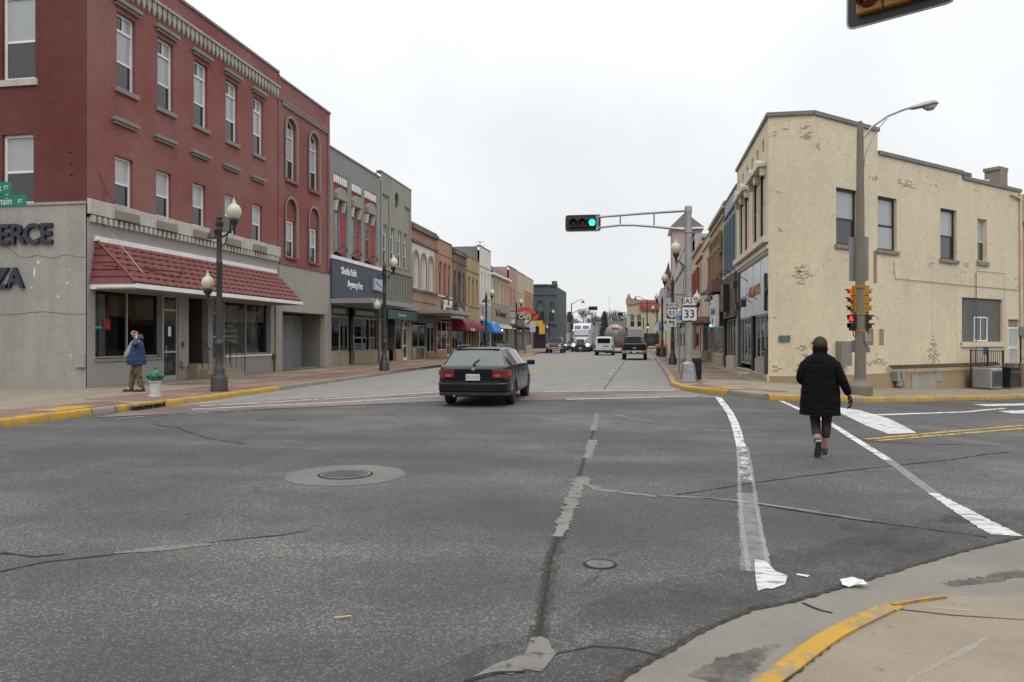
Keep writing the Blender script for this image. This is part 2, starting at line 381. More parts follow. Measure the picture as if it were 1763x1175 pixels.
# yellow centre lines of the main street, parking bay marks
for dx in (-.16, .16): strip('centre_line', [(-5.35 + dx, 26.5), (-5.4 + dx, 118)], .12, .0145, M_YLINE, .004, 3)
for y in (33, 36.2, 40, 44, 49, 55): strip('parking_mark', [(-1.2, y), (1.0, y)], .1, .0145, M_WORN, .01)
for y in (36.2, 40, 44, 49, 55, 61, 67): strip('parking_mark', [(-1.45, y - .35), (-1.45, y + .35)], .12, .0145, M_WHT, .01)
strip('lane_joint', [(-1.2, 24.4), (-1.25, 62)], .035, .0135, M_CRACK, .006, 1)
for y in (29, 33.4, 37.8, 42.2, 46.6, 51, 55.4, 60): strip('lane_joint', [(-11.3, y), (1.0, y + .05)], .02, .0115, M_CRACK, .004, 1)
strip('parking_mark', P((625, 664), (735, 657)), .12, .0145, M_WORN, .01)
strip('parking_mark', P((520, 674), (652, 666)), .12, .0145, M_WORN, .01)
for dx in (-.16, .16): strip('centre_line', [(-5.4 + dx, 137), (-9 + dx, 190)], .12, .0145, M_YLINE, .004, 3)
# ragged crosswalk lines across the side street
LA = ((1237, 685), (1257, 712), (1267, 735), (1276, 770), (1281, 800), (1286, 830)); LB = ((1281, 800), (1284, 850), (1290, 900), (1300, 970), (1308, 1005))
strip('worn_crosswalk_line', P(*LA[:4]), .26, .006, M_WHT, .006, .1, lambda t: .17 - .03 * t)
strip('worn_crosswalk_line', P((1276, 770), (1281, 800), (1285, 832)), .18, .0058, M_WORN, .006, .08, lambda t: .15)
strip('worn_crosswalk_line', P((1284, 850), (1291, 905), (1303, 985)), .24, .0055, M_FAINT, .01, .06, lambda t: .17 + .04 * t)
for o1, o2 in ((-7, -17), (9, 19)):      # brighter edges left where the roller ran twice
    strip('worn_crosswalk_line', P(*[(u + o1 + (o2 - o1) * i / 4, v) for i, (u, v) in enumerate(((1277, 770), (1281, 800), (1286, 850), (1293, 910), (1306, 985)))]), .035, .0068, M_EDGE, .006, .05)
drape('paint_patch', P((1299, 965), (1318, 968), (1335, 985), (1356, 993), (1352, 1008), (1340, 1012), (1330, 1016), (1318, 1015), (1305, 1020), (1301, 1000)), .0075, M_BRUSH)
strip('worn_crosswalk_line', P((1345, 691), (1425, 727), (1480, 762), (1530, 793)), .13, .006, M_WHT, .006, .1)
strip('worn_crosswalk_line', P((1530, 793), (1575, 827), (1612, 853)), .12, .0055, M_EDGE, .006, .08)
strip('worn_crosswalk_line', P((1606, 850), (1660, 882), (1700, 905), (1735, 923)), .3, .006, M_BRUSH, .014, .03, lambda t: .10 + .15 * t)
drape('stop_line', P((1441, 702), (1480, 707), (1532, 722), (1578, 746), (1530, 748), (1490, 733), (1441, 709)), .006, M_BRUSH)
strip('lane_line', P((1480, 717.5), (1600, 712), (1730, 703.5)), .16, .0075, M_WHT, .008)
drape('lane_arrow', P((1675, 697), (1763, 695), (1763, 698.5), (1700, 700)), .006, M_WHT)
drape('lane_arrow', P((1718, 708.5), (1763, 706.5), (1763, 712.5), (1745, 712.5)), .006, M_WHT)
strip('yellow_line', P((1490, 757), (1590, 748), (1763, 733)), .11, .006, M_YLINE, .005)
strip('yellow_line', P((1510, 760), (1610, 751), (1763, 738)), .11, .0065, M_YLINE, .005)
strip('worn_paint', P((1215, 741), (1262, 743)), .1, .006, M_WORN, .02)
strip('worn_paint', P((1372, 990), (1392, 994)), .05, .006, M_WHT, .01)

# cracks and the pale filler in them
def crack(pts, w, mat, dz, jag, step=.12, wfn=None, name='road_crack'): return strip(name, P(*pts), w, dz, mat, jag, step, wfn)
crack([(1027, 712), (1021, 745), (1012, 772), (1002, 803), (992, 832), (972, 878), (962, 920), (946, 962), (938, 1020), (931, 1070), (924, 1108)], .05, M_DIRT, .002, .014, .035)
crack([(966, 915), (949, 960), (939, 1020), (932, 1070), (925, 1105)], .02, M_CRACK, .0034, .007, .03)
crack([(968, 910), (951, 958), (942, 1020), (935, 1070), (927, 1105)], .11, M_STAIN, .0014, .02, .04)
crack([(1027, 712), (1022, 742)], .1, M_PATCH, .005, .03)
crack([(1020, 758), (1012, 790)], .13, M_PATCH, .005, .03, .05)
crack([(1003, 822), (992, 848), (975, 885), (966, 915)], .14, M_PATCH, .005, .035, .06, lambda t: .15 - .05 * t)
crack([(968, 905), (960, 925)], .1, M_GUT, .006, .02)
crack([(990, 826), (1030, 843), (1080, 850), (1140, 856)], .12, M_PATCH, .004, .035, .08, lambda t: .15 - .09 * t)
crack([(1130, 855), (1215, 857), (1300, 866), (1420, 885), (1500, 897)], .06, M_PATCH, .004, .025)
crack([(1215, 858), (1300, 869), (1420, 888), (1560, 907), (1700, 926)], .022, M_CRACK, .0052, .01)
crack([(1165, 853), (1295, 832), (1410, 817), (1513, 805), (1640, 792), (1739, 779)], .035, M_CRACK, .003, .016)
crack([(0, 953), (60, 959), (110, 955)], .05, M_CRACK, .003, .02)
crack([(0, 985), (80, 968), (180, 957), (370, 935)], .03, M_CRACK, .003, .012)
crack([(195, 954), (280, 945), (368, 937)], .1, M_PATCH, .0042, .02, .1, lambda t: .05 + .09 * math.sin(PI * t))
crack([(373, 933), (430, 927), (485, 922), (530, 914)], .022, M_CRACK, .003, .01)
crack([(265, 731), (285, 735), (310, 737)], .06, M_CRACK, .003, .02)
crack([(305, 737), (355, 755), (420, 765)], .03, M_CRACK, .003, .012)
crack([(440, 724), (510, 723)], .05, M_CRACK, .003, .015)
crack([(630, 715), (680, 714)], .05, M_CRACK, .003, .015)
crack([(1055, 713), (1085, 720), (1125, 725)], .07, M_PATCH, .003, .03)
crack([(1480, 759), (1600, 766), (1763, 771)], .03, M_CRACK, .003, .012)
crack([(950, 1128), (1020, 1114), (1080, 1118), (1135, 1130)], .018, M_CRACK, .003, .006, .08)
crack([(800, 1175), (860, 1160), (905, 1158)], .02, M_CRACK, .0052, .008, .06)
drape('concrete_patch', P((913, 1100), (930, 1097), (945, 1103), (949, 1116), (957, 1128), (947, 1140), (933, 1158), (905, 1154), (882, 1163), (852, 1158), (830, 1163), (812, 1168), (850, 1146), (885, 1134), (905, 1126)), .0046, M_PATCH)

# manhole with concrete collar, small valve cover
def disc(name, c, r, dz, mat, n=40, parent=None, jag=0):
    return drape(name, [(c[0] + (r + random.uniform(-jag, jag)) * math.cos(2 * PI * k / n), c[1] + (r + random.uniform(-jag, jag)) * math.sin(2 * PI * k / n)) for k in range(n)], dz, mat, parent)
mh = empty('manhole', (0, 0, 0), 0, 'round iron manhole cover set in a pale concrete ring', 'manhole cover')
c = gp(595, 818)
disc('concrete_ring', c, .71, .004, M_RING, 44, mh, .008); disc('rim', c, .33, .0075, M_CRACK, 36, mh)
mb = MB(); mb.lathe([(.30, 0), (.30, .012), (.29, .014), (0.001, .014)], 36, (c[0], c[1], 0))
for i in range(-4, 5):
    w = math.sqrt(max(0, .26 ** 2 - (i * .055) ** 2)); mb.box(c[0] - w, c[0] + w, c[1] + i * .055 - .012, c[1] + i * .055 + .012, .013, .019)
mb.build('cover', M_IRON, mh)
vc = empty('valve_cover', (0, 0, 0), 0, 'small round iron valve cover in the asphalt by the long crack', 'valve cover')
c = gp(1033, 972); disc('rim', c, .125, .004, M_CRACK, 28, vc)
MB().lathe([(.10, 0), (.10, .007), (.085, .009), (.08, .006), (.001, .006)], 28, (c[0], c[1], 0)).build('cover', M_IRON, vc)
mb = MB(); mb.tube([(c[0] + .118 * math.cos(a / 10 * PI), c[1] + .118 * math.sin(a / 10 * PI), .007) for a in range(11)], .008, 6); mb.build('ring', M_IRON, vc)

# ---- kerbs (each stone its own piece) and pavements
def offs(path, d):
    out = []
    for i, p in enumerate(path):
        a = Vector(path[max(i - 1, 0)]); b_ = Vector(path[min(i + 1, len(path) - 1)]); t = (b_ - a).normalized()
        out.append((p[0] - t.y * d, p[1] + t.x * d))
    return out
def kerb(label, path, side, matfn, length=2.4, h=.15, w=.17):
    k = empty('kerb', (0, 0, 0)); tag(k, label, kind='structure')
    ps = [Vector(p) for p in path]; dense = [ps[0]]; acc = [0]
    for a, b_ in zip(ps, ps[1:]):
        n = max(1, int((b_ - a).length / .3))
        for i in range(1, n + 1): dense.append(a.lerp(b_, i / n)); acc.append(acc[-1] + (b_ - a).length / n)
    i0 = 0; idx = 0
    while i0 < len(dense) - 1:
        i1 = i0
        while i1 < len(dense) - 1 and acc[i1] - acc[i0] < length: i1 += 1
        seg = dense[i0:i1 + 1]; mb = MB(); vs = []; prof = [(.0, -.1), (.0, .02), (.014, h - .045), (.025, h - .02), (.042, h - .006), (.065, h), (w, h), (w, -.1)]
        hh = random.uniform(-.006, .004)
        for j, p in enumerate(seg):
            g = i0 + j; t = (dense[min(g + 1, len(dense) - 1)] - dense[max(g - 1, 0)]).normalized(); nr = Vector((-t.y, t.x)) * side
            q = p + t * (.006 if j == 0 else -.006 if j == len(seg) - 1 else 0)
            vs += [(q.x + nr.x * a, q.y + nr.y * a, gz(q.x) + z + (hh if z > .05 else 0)) for a, z in prof]
        n = len(prof); fs = []
        for j in range(len(seg) - 1):
            for a in range(n - 1): fs.append((j * n + a, j * n + a + 1, (j + 1) * n + a + 1, (j + 1) * n + a))
        fs += [tuple(range(n)), tuple(range((len(seg) - 1) * n + n - 1, (len(seg) - 1) * n - 1, -1))]
        mb.add(vs, fs); mid = seg[len(seg) // 2]
        mb.build('kerb_stone', matfn(mid, idx), k, smooth=50); i0 = i1; idx += 1
    return k
YK = lambda p, i: M_YEL
LK = [(-11.62, 4), (-11.68, 12.2), (-11.66, 14.5)]
kerb('yellow painted kerb before the dropped crossing, left pavement', LK, 1, YK)
kerb('tan kerb at the crossing by the yellow tactile plate, left pavement', [(-11.66, 14.52), (-11.58, 15.13)], 1, lambda p, i: M_KERB, h=.148)
LK2 = [(-11.58, 15.15), (-11.4, 16.8), (-11.3, 18.6), (-11.32, 21), (-11.4, 24), (-11.55, 30), (-11.75, 44), (-11.72, 70), (-11.0, 72.5), (-10.9, 78), (-11.72, 80.5), (-11.6, 112), (-12.6, 119), (-14.5, 121)]
kerb('kerb along the left pavement, yellow at the corner then bare concrete', LK2, 1, lambda p, i: M_YEL if p.y < 23.6 or 71 < p.y < 79 or 100 < p.y < 121 else M_KERB)
RKp = [(1.12, 117), (1.12, 75), (1.12, 60), (1.10, 40), (1.08, 32.3), (1.0, 27.0), (1.28, 24.9), (1.78, 23.9), (2.5, 23.1)]
kerb('kerb round the right street corner, yellow on the bend', RKp, 1, lambda p, i: M_YEL if p.y < 31 or 64 < p.y < 70 else M_KERB)
kerb('tan kerb at the crossing by the yellow tactile plate, right corner', [(2.52, 23.08), (3.0, 22.2), gp(1323, 688.5)], 1, lambda p, i: M_KERB, h=.148)
RK2 = [gp(1325, 689), gp(1400, 690.5), gp(1480, 693.5), gp(1600, 691), gp(1763, 686)]
RKe = Vector(RK2[-1]); RK2 = RK2 + [(RKe.x + 7.3, RKe.y + 6.6), (RKe.x + 26, RKe.y + 24)]
kerb('yellow painted kerb along the side street below the cream brick wall', RK2, 1, YK)
# drain slot in the left yellow kerb
gx, gy = gp(262, 703)
dr = empty('storm_drain', (0, 0, 0), 0, 'dark storm drain mouth in the yellow kerb', 'drain')
MB().box(-11.46, -11.36, gy - .75, gy + .35, .01, .105).build('opening', M_CRACK, dr)
MB().box(-11.47, -11.33, gy - .75, gy + .35, .106, .156).build('lid', M_YEL, dr)
for k in range(3): MB().box(-11.352, -11.338, gy - .5 + k * .33, gy - .47 + k * .33, .01, .105).build('bar', M_IRON, dr)
# yellow tactile plates at the dropped kerbs
for q, lab in (([(2.06, 23.95), (2.66, 23.25), (3.2, 23.55), (2.55, 24.3)], 'yellow tactile plate on the right corner, by the trash can'), ([(-12.5, 13.7), (-11.87, 13.7), (-11.87, 14.9), (-12.5, 14.9)], 'yellow tactile plate at the left dropped kerb, near the gray wall')):
    drape('tactile_plate', [(x, y) for x, y in q], .158, M_YEL, kind=None).__setitem__('label', lab); COL.objects[-1]['category'] = 'tactile plate'

BX = -16.8; RX = 4.56
left_walk = [(p[0] - .1, p[1]) for p in LK + LK2] + [(-16.7, 121), (-16.7, 22), (-40, 22), (-40, 4)]
drape('left_sidewalk', left_walk, .143, M_WALK, label='tan concrete pavement along the left buildings')
DG = Vector((math.sin(R(47)), math.cos(R(47))))
rw = [(p[0] + .1, p[1]) for p in RKp] + [(2.6, 23.15), (3.08, 22.28)] + offs(RK2, .1) + [(30.0, 46), (24.5, 46), (6.2, 28.8), (4.7, 28.8), (4.7, 121), (1.2, 121)]
drape('right_sidewalk', rw, .143, M_WALK, label='tan concrete pavement round the cream corner building')
# red paver panels in the pavements
def panels(x0, x1, ys, gap=.5, reg=None):
    for a, b_ in zip(ys, ys[1:]):
        drape('paver_panel', [(x0, a), (x1, a), (x1, b_ - gap), (x0, b_ - gap)], .1485, M_PAVE)
panels(-13.6, -11.62, [16.6, 20.8, 25, 29.4, 34, 39, 44, 50, 56, 62, 70, 80, 90, 100, 110], .35)
panels(-15.4, -14.0, [22.6, 26.2, 30.4, 35, 40, 46, 52, 60], 1.6)
drape('paver_panel', [(-13.4, 13.0), (-11.8, 12.2), (-11.8, 15.9), (-12.8, 16.3)], .1485, M_PAVE)
panels(1.3, 2.1, [26.4, 34, 42, 52, 62, 75, 90], .4)
panels(2.45, 4.0, [29.2, 32.0, 34.8, 38, 44, 52], .9)
drape('paver_panel', [(1.5, 25.1), (2.2, 24.0), (3.7, 22.7), (4.3, 23.2), (2.6, 24.6), (1.9, 25.9)], .1485, M_PAVE)
for y in (22.2, 25.7, 29.2, 33, 38, 43): strip('walk_joint', [(-16.7, y), (-13.65, y + .02)], .018, .1475, M_CRACK, .003, .6)
for x, y in ((2.3, 24.6), (5.2, 24.2), (7.4, 25.2)): strip('walk_joint', [(x, y), (x + 1.6, y + 3.2)], .018, .1475, M_CRACK, .003, .6)

# near corner where the photographer stands: gutter apron, yellow kerb, pavement
GE = [(1062, 1175), (1100, 1150), (1136, 1131), (1204, 1090), (1291, 1052), (1362, 1038), (1455, 1011), (1564, 978), (1660, 950), (1763, 926)]
ge = [gp(*p) for p in GE]; e = Vector(ge[-1]); s0 = Vector(ge[0])
ge = [(-1.5, 1.9), (-.75, 2.9)] + ge + [(e.x + 2.5, e.y + 1.2), (e.x + 12, e.y + 8.5)]
KB = [(1262, 1182), (1324, 1136), (1401, 1084), (1483, 1045)]
kb = [gp(u, v, .125) for u, v in KB]; k0 = Vector(kb[0])
kb = [(-.28, 1.6), (.06, 2.7)] + kb
gut = ge + [(e.x + 12, e.y + 6.5), (e.x + 2.6, e.y - .4)] + [gp(1700, 1010), gp(1614, 1030), gp(1540, 1060)] + kb[::-1]
drape('gutter', gut, .004, M_GUT, label='pale concrete gutter of the near corner')
def smooth_path(p, n=6):
    p = [Vector(q) for q in p]; out = []
    for i in range(len(p) - 1):
        a, b_, c, d_ = p[max(i - 1, 0)], p[i], p[i + 1], p[min(i + 2, len(p) - 1)]
        for k in range(n):
            t = k / n; out.append(tuple(.5 * ((2 * b_) + (c - a) * t + (2 * a - 5 * b_ + 4 * c - d_) * t * t + (3 * b_ - a - 3 * c + d_) * t ** 3)))
    return out + [tuple(p[-1])]
kerb('yellow painted near kerb curving away', smooth_path(kb + [gp(1513, 1032, .125)]), -1, YK, 1.7, h=.13, w=.15)
kerb('yellow painted kerb tapering into the ramp', [gp(1519, 1035, .13), gp(1570, 1026, .13), gp(1614, 1021, .13)], -1, YK, 1.7, h=.133, w=.075)
_rg = random.Random(2); strip('gutter_dirt', ge, .04, .0085, M_DIRT, .008, .05, lambda t: .028 + .03 * _rg.random() ** 2)
strip('gutter_film', [(x - .22, y + .3) for x, y in ge[1:]], .7, .0035, M_SOFT, .05, .15)
for (u, v, ru, rv) in ((1560, 936, 75, 17), (1690, 893, 70, 17), (1500, 905, 60, 12)): drape('damp_spot', P(*[(u + ru * math.cos(a / 16 * 2 * PI), v + rv * math.sin(a / 16 * 2 * PI)) for a in range(16)]), .0047, M_SOFT)
strip('gutter_joint', P((1380, 1040), (1400, 1048), (1432, 1058)), .02, .0085, M_CRACK, .01, .06)
strip('gutter_stain', P((1235, 1180), (1275, 1140), (1345, 1110)), .10, .0075, M_STAIN, .02, .03, lambda t: .3 * (1 - t) + .02)
strip('gutter_stain', P((1640, 1012), (1700, 1000), (1763, 985)), .14, .0075, M_STAIN, .03, .04)
def gpt(u, v): return gp(u, v, .12)
q1 = Vector(gpt(1763, 1024)); q0 = Vector(gpt(1341, 1176))
drape('gutter', [(x, y) for x, y in ge[2:]] + [(q1.x + 14, q1.y + 3), (q1.x + 3, q1.y - .6), (q0.x + .35, q0.y - .3), (q0.x - .4, q0.y - .2)], .003, M_GUT)
walk = [gpt(1341, 1176), gpt(1412, 1117), gpt(1461, 1081), gpt(1515, 1049), gpt(1560, 1038), gpt(1620, 1028), gpt(1763, 1024)]
w0 = Vector(walk[0]); w1 = Vector(walk[-1])
walkp = [(-.12, 1.5), (.24, 2.7)] + walk + [(w1.x + 3, w1.y - .1), (w1.x + 14, w1.y + 4), (20, -12), (-3, -12), (-3, .5), (-.6, .6)]
drape('near_sidewalk', walkp, .12, M_WALK, label='tan concrete pavement of the near corner')
rt2 = [gpt(1515, 1049), gpt(1560, 1038), gpt(1620, 1028), gpt(1763, 1024), (w1.x + 3, w1.y - .1)]; rb2 = [gp(1517, 1046), gp(1575, 1030), gp(1640, 1012), gp(1763, 1000), (w1.x + 3, w1.y + .35)]
mb = MB(); mb.add([(x, y, gz(x) + .1195) for x, y in rt2] + [(x, y, gz(x) + .006) for x, y in rb2], [(i, i + 1, i + 6, i + 5) for i in range(4)]); tag(mb.build('ramp', M_GUT, None), 'concrete ramp up to the near pavement', kind='structure')
strip('kerb_gap', [gpt(1345, 1180), gpt(1421, 1117), gpt(1470, 1083), gpt(1522, 1052)], .022, .124, M_DIRT, .009, .03)
strip('scuff', [gpt(1560, 1175), gpt(1700, 1100)], .02, .1235, M_FAINT, .01, .08)
strip('walk_joint', [gpt(1520, 1047), gpt(1640, 1060), gpt(1763, 1068)], .01, .1238, M_CRACK, .003, .2)
strip('scuff', [gpt(1596, 1046), gpt(1672, 1052)], .018, .1235, M_EDGE, .008, .08)
# litter: crumpled paper by the gutter
lp = gp(1468, 1011); mb = MB(); random.seed(3)
gr = [[(i * .035 + random.uniform(-.012, .012), j * .03 + random.uniform(-.012, .012), random.uniform(.008, .05)) for i in range(5)] for j in range(4)]
mb.add([p for r_ in gr for p in r_], [(j * 5 + i, j * 5 + i + 1, (j + 1) * 5 + i + 1, (j + 1) * 5 + i) for j in range(3) for i in range(4)])
tag(mb.build('crumpled_paper', pm('litter_white', (.68, .68, .68), .6, var=.05), None, loc=(lp[0] - .07, lp[1] - .05, gz(lp[0]) + .004)), 'crumpled white paper lying in the near gutter', 'litter')
lp = gp(590, 1065)
tag(MB().box(-.05, .05, -.006, .006, .003, .012).build('twig', pm('straw', (.4, .35, .2), .8), None, loc=(lp[0], lp[1], 0)), 'short straw coloured twig on the asphalt', 'twig').rotation_euler.z = .5
# ------------------------------------------------------------------ buildings
RED = brick('red_painted_brick', (.10, .017, .017), (.13, .024, .023), (.135, .042, .04), .06, stain=.35)
REDF = brick('red_faded_brick', (.195, .052, .050), (.24, .068, .064), (.27, .115, .108), .14, stain=.38)
GRBR = brick('gray_painted_brick', (.32, .305, .295), (.35, .33, .32), (.27, .255, .25), .15, stain=.35)
CREAM = brick('cream_painted_brick', (.24, .13, .095), (.30, .19, .14), (.26, .21, .17), .2, paint=(.72, .62, .445), peel=.03, stain=.3)
TAN = brick('tan_brick', (.29, .165, .095), (.34, .20, .12), (.27, .18, .12), .2, stain=.4)
SALM = brick('salmon_brick', (.36, .18, .12), (.40, .215, .145), (.33, .2, .15), .2, stain=.35)
BRN = brick('brown_brick', (.10, .062, .045), (.13, .082, .06), (.10, .075, .06), .3, stain=.45)
YELB = brick('yellow_brick', (.37, .27, .125), (.41, .305, .15), (.34, .26, .15), .2, stain=.35)
PINKB = brick('pink_brick', (.42, .22, .19), (.46, .26, .22), (.40, .26, .22), .2, stain=.3)
ORB = brick('orange_brick', (.42, .21, .12), (.46, .25, .15), (.38, .25, .16), .2, stain=.3)
STONE = stucco('pale_stone', (.56, .53, .48), .55, 2.5, .012)
TRIM = stucco('gray_stone_trim', (.26, .24, .20), .45, 2)
TRIML = stucco('pale_corbel_trim', (.40, .385, .35), .4, 2); STUC = stucco('gray_stucco', (.37, .355, .33), .55)
STUL = stucco('light_stucco', (.36, .34, .30), .35)
GRN = stucco('gray_green_paint', (.25, .265, .25), .35)
BEIG = stucco('beige_gray_paint', (.30, .29, .24), .35)
PANR = pm('bright_red_panel', (.36, .055, .065), .8, var=.12)
WHITE = pm('white_trim', (.76, .76, .75), .55, var=.06)
OFFW = stucco('off_white_paint', (.66, .63, .57), .3)
CRM = stucco('cream_paint', (.50, .42, .29), .35)
BLUEG = stucco('blue_gray_paint', (.15, .21, .23), .3)
LBLUE = stucco('pale_blue_gray_paint', (.36, .40, .41), .35)
SLATE = stucco('slate_gray_paint', (.085, .10, .115), .25)
LGRAY = stucco('light_gray_paint', (.44, .41, .385), .35)
PNK = stucco('pink_paint', (.42, .33, .32), .3)
COPE = pm('coping_metal', (.17, .16, .15), .6, var=.2)
ROOF = pm('flat_roof', (.08, .078, .075), .95, var=.2)
MAUVE = pm('slate_shingle', (.085, .072, .08), .85, var=.25, scale=6)
BLACK = pm('black_metal', (.014, .014, .015), .4, spec=.5, var=.15, scale=8)
DGRAY = pm('dark_gray_panel', (.105, .105, .10), .6, var=.12)
MGRAY = pm('gray_metal', (.33, .33, .325), .45, .3, var=.1)
NAVY = pm('navy_sign', (.020, .026, .045), .5, var=.15)
NAVYB = pm('navy_sign_board', (.045, .060, .088), .55, var=.15)
RUST = pm('rusty_iron', (.10, .045, .025), .8, var=.35, scale=10)
TILE = pm('red_roof_tile', (.155, .032, .028), .55, var=.16, scale=2.5)
BEIGE = stucco('beige_plinth', (.38, .285, .17), .4)
ALU = pm('aluminium_frame', (.50, .49, .47), .4, .5, var=.1)
TEAL = pm('teal_fascia', (.04, .085, .075), .6, var=.15)
WOODB = pm('brown_clapboard', (.085, .055, .042), .8, var=.25, scale=3)
MAROON = pm('maroon_awning', (.17, .012, .03), .75, var=.1)
BLUEA = pm('blue_awning', (.02, .17, .55), .7, var=.08)
GOLD = pm('orange_letters', (.45, .16, .02), .5)
IVORY = pm('ivory_bracket', (.60, .54, .42), .6)
LIMES = stucco('rubble_stone', (.44, .38, .29), .5, 5, .02)
G_UP = glassy('glass_sky_blind_tint', (.34, .36, .37), .12, .5)  # upper panes: pale sky reflection and blind painted into the glass colour
G_LO = glassy('glass_dark', (.028, .030, .032), .04, .7)
G_MID = glassy('glass_grey', (.10, .115, .12), .06, .6)
G_BLIND = pm('window_blind', (.44, .45, .45), .35, var=.08)
G_CLEAR = clear_glass('shop_glass')
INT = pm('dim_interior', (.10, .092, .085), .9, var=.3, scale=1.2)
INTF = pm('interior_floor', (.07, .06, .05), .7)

def root(name, X, Y, side, label, group=None, z=0, cat='building'):
    """building frame: local x runs along the facade, -y points at the street, z up"""
    rz = {'L': PI / 2, 'R': -PI / 2, 'F': 0}.get(side, side)
    return empty(name, (X, Y, z), rz, label, cat, group)
def rect(x0, x1, z0, z1): return [(x0, z0), (x1, z0), (x1, z1), (x0, z1)]
def arch(x0, x1, z0, z1, rise=None, n=10):
    w = (x1 - x0) / 2; cx = (x0 + x1) / 2; rise = w if rise is None else rise; zs = z1 - rise
    return [(x0, z0), (x1, z0)] + [(cx + w * math.cos(PI * k / n), zs + rise * math.sin(PI * k / n)) for k in range(n + 1)]
MC = {}
def cached(key, fn):
    if key not in MC: MC[key] = fn()
    return MC[key]
def window(r, x0, z0, w, h, y=.12, style='dh', fm=None, up=None, lo=None, arched=False, sill=None, hood=None, M=None, t=.06, trans=.22, name='window'):
    """framed window: frame mesh with its panes (and sill, hood) as sub-parts"""
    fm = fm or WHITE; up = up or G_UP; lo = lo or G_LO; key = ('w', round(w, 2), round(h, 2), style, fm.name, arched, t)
    rise = w / 2 if arched is True else (arched or 0)
    zs = h - rise
    def frame():
        mb = MB(); d = .07
        if arched:
            outer = arch(0, w, 0, h, rise); inner = arch(t, w - t, t, h - t, max(.02, rise - t * .6))
            mb.wall(outer, [inner], 0, d)
        else:
            mb.box(0, t, 0, d, 0, h); mb.box(w - t, w, 0, d, 0, h); mb.box(t, w - t, 0, d, 0, t); mb.box(t, w - t, 0, d, h - t, h)
        q = t * .8
        if style in ('dh', 'tdh'):
            top = h if style == 'dh' else h * (1 - trans)
            mb.box(t, w - t, .012, .06, top * .47 - q / 2, top * .47 + q / 2)
            if style == 'tdh':
                mb.box(t, w - t, .006, .065, top - q * .6, top + q * .6); mb.box(w * .5 - .02, w * .5 + .02, .012, .06, top + q * .6, h - t)
        if style == 'v2': mb.box(w * .5 - .025, w * .5 + .025, .012, .06, t, h - t)
        return mb.mesh('window', [fm])
    MM = (M or Matrix()) @ Matrix.Translation((x0, y, z0))
    o = inst(cached(key, frame), name, r, M=MM)
    def pane(a, b_, c, d_, m, yy=.045, arc=False):
        def f():
            mb = MB()
            if arc:
                pl = [(max(t * .5, min(w - t * .5, x)), max(c, z)) for x, z in arch(t * .5, w - t * .5, c, d_, max(.02, rise - t * .4))]
                mb.add([(x, 0, z) for x, z in pl], [tuple(range(len(pl)))])
            else: mb.quad((a, 0, c), (b_, 0, c), (b_, 0, d_), (a, 0, d_))
            return mb.mesh('pane', m)
        inst(cached(('p', round(a, 2), round(b_, 2), round(c, 2), round(d_, 2), m.name, arc, key), f), 'pane', o, (0, yy, 0))
    if style in ('dh', 'tdh'):
        top = h if style == 'dh' else h * (1 - trans); mid = top * .47
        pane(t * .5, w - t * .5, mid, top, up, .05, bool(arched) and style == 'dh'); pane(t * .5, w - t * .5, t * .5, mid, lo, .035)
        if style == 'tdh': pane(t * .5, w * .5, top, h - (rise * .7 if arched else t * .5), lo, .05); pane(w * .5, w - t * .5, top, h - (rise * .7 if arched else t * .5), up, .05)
    elif style == 'v2': pane(t * .5, w * .5, t * .5, h - t * .5, lo); pane(w * .5, w - t * .5, t * .5, h - t * .5, up)
    else: pane(t * .5, w - t * .5, t * .5, h - t * .5, lo, .045, bool(arched))
    if sill:
        sm, sh, sp = sill
        inst(cached(('s', round(w, 2), sm.name, sh, sp, y), lambda: MB().box(-.1, w + .1, -y - sp, .02, -sh, -.002).mesh('sill', sm)), 'sill', o)
    if hood:
        hm, hz, hh, hp = hood
        def fh():
            mb = MB(); mb.box(-.18, w + .18, -y - hp, -y + .01, hz + hh * .45, hz + hh); mb.box(-.12, w + .12, -y - hp * .6, -y + .01, hz, hz + hh * .45); return mb.mesh('hood', hm)
        inst(cached(('h', round(w, 2), hm.name, hz, hh, hp, y), fh), 'hood', o)
    return o
def shell(r, w, d, h, side, x0=0, zroof=None, y0=.21, first=True):
    mb = MB(); zr = h - .35 if zroof is None else zroof; e = .008
    if first: mb.quad((x0 + e, y0, -1.2), (x0 + e, d, -1.2), (x0 + e, d, h), (x0 + e, y0, h), 0)
    mb.quad((x0 + w - e, y0, -1.2), (x0 + w - e, d, -1.2), (x0 + w - e, d, h), (x0 + w - e, y0, h), 0)
    mb.quad((x0 + e, d, -1.2), (x0 + w - e, d, -1.2), (x0 + w - e, d, h), (x0 + e, d, h), 0)
    mb.build('side_wall', side, r)
    MB().quad((x0 + e, .2, zr), (x0 + w - e, .2, zr), (x0 + w - e, d, zr), (x0 + e, d, zr)).build('roof', ROOF, r)
def coping(r, x0, x1, z, m=None, h=.1, p=.05, d=.3): MB().box(x0, x1, -p, d, z, z + h).build('coping', m or COPE, r)
def canopy(r, x0, x1, z, d, m=None, h=.22, name='canopy'): return MB().box(x0, x1, -d, -.003, z, z + h).build(name, m or MGRAY, r, bevel=.01)
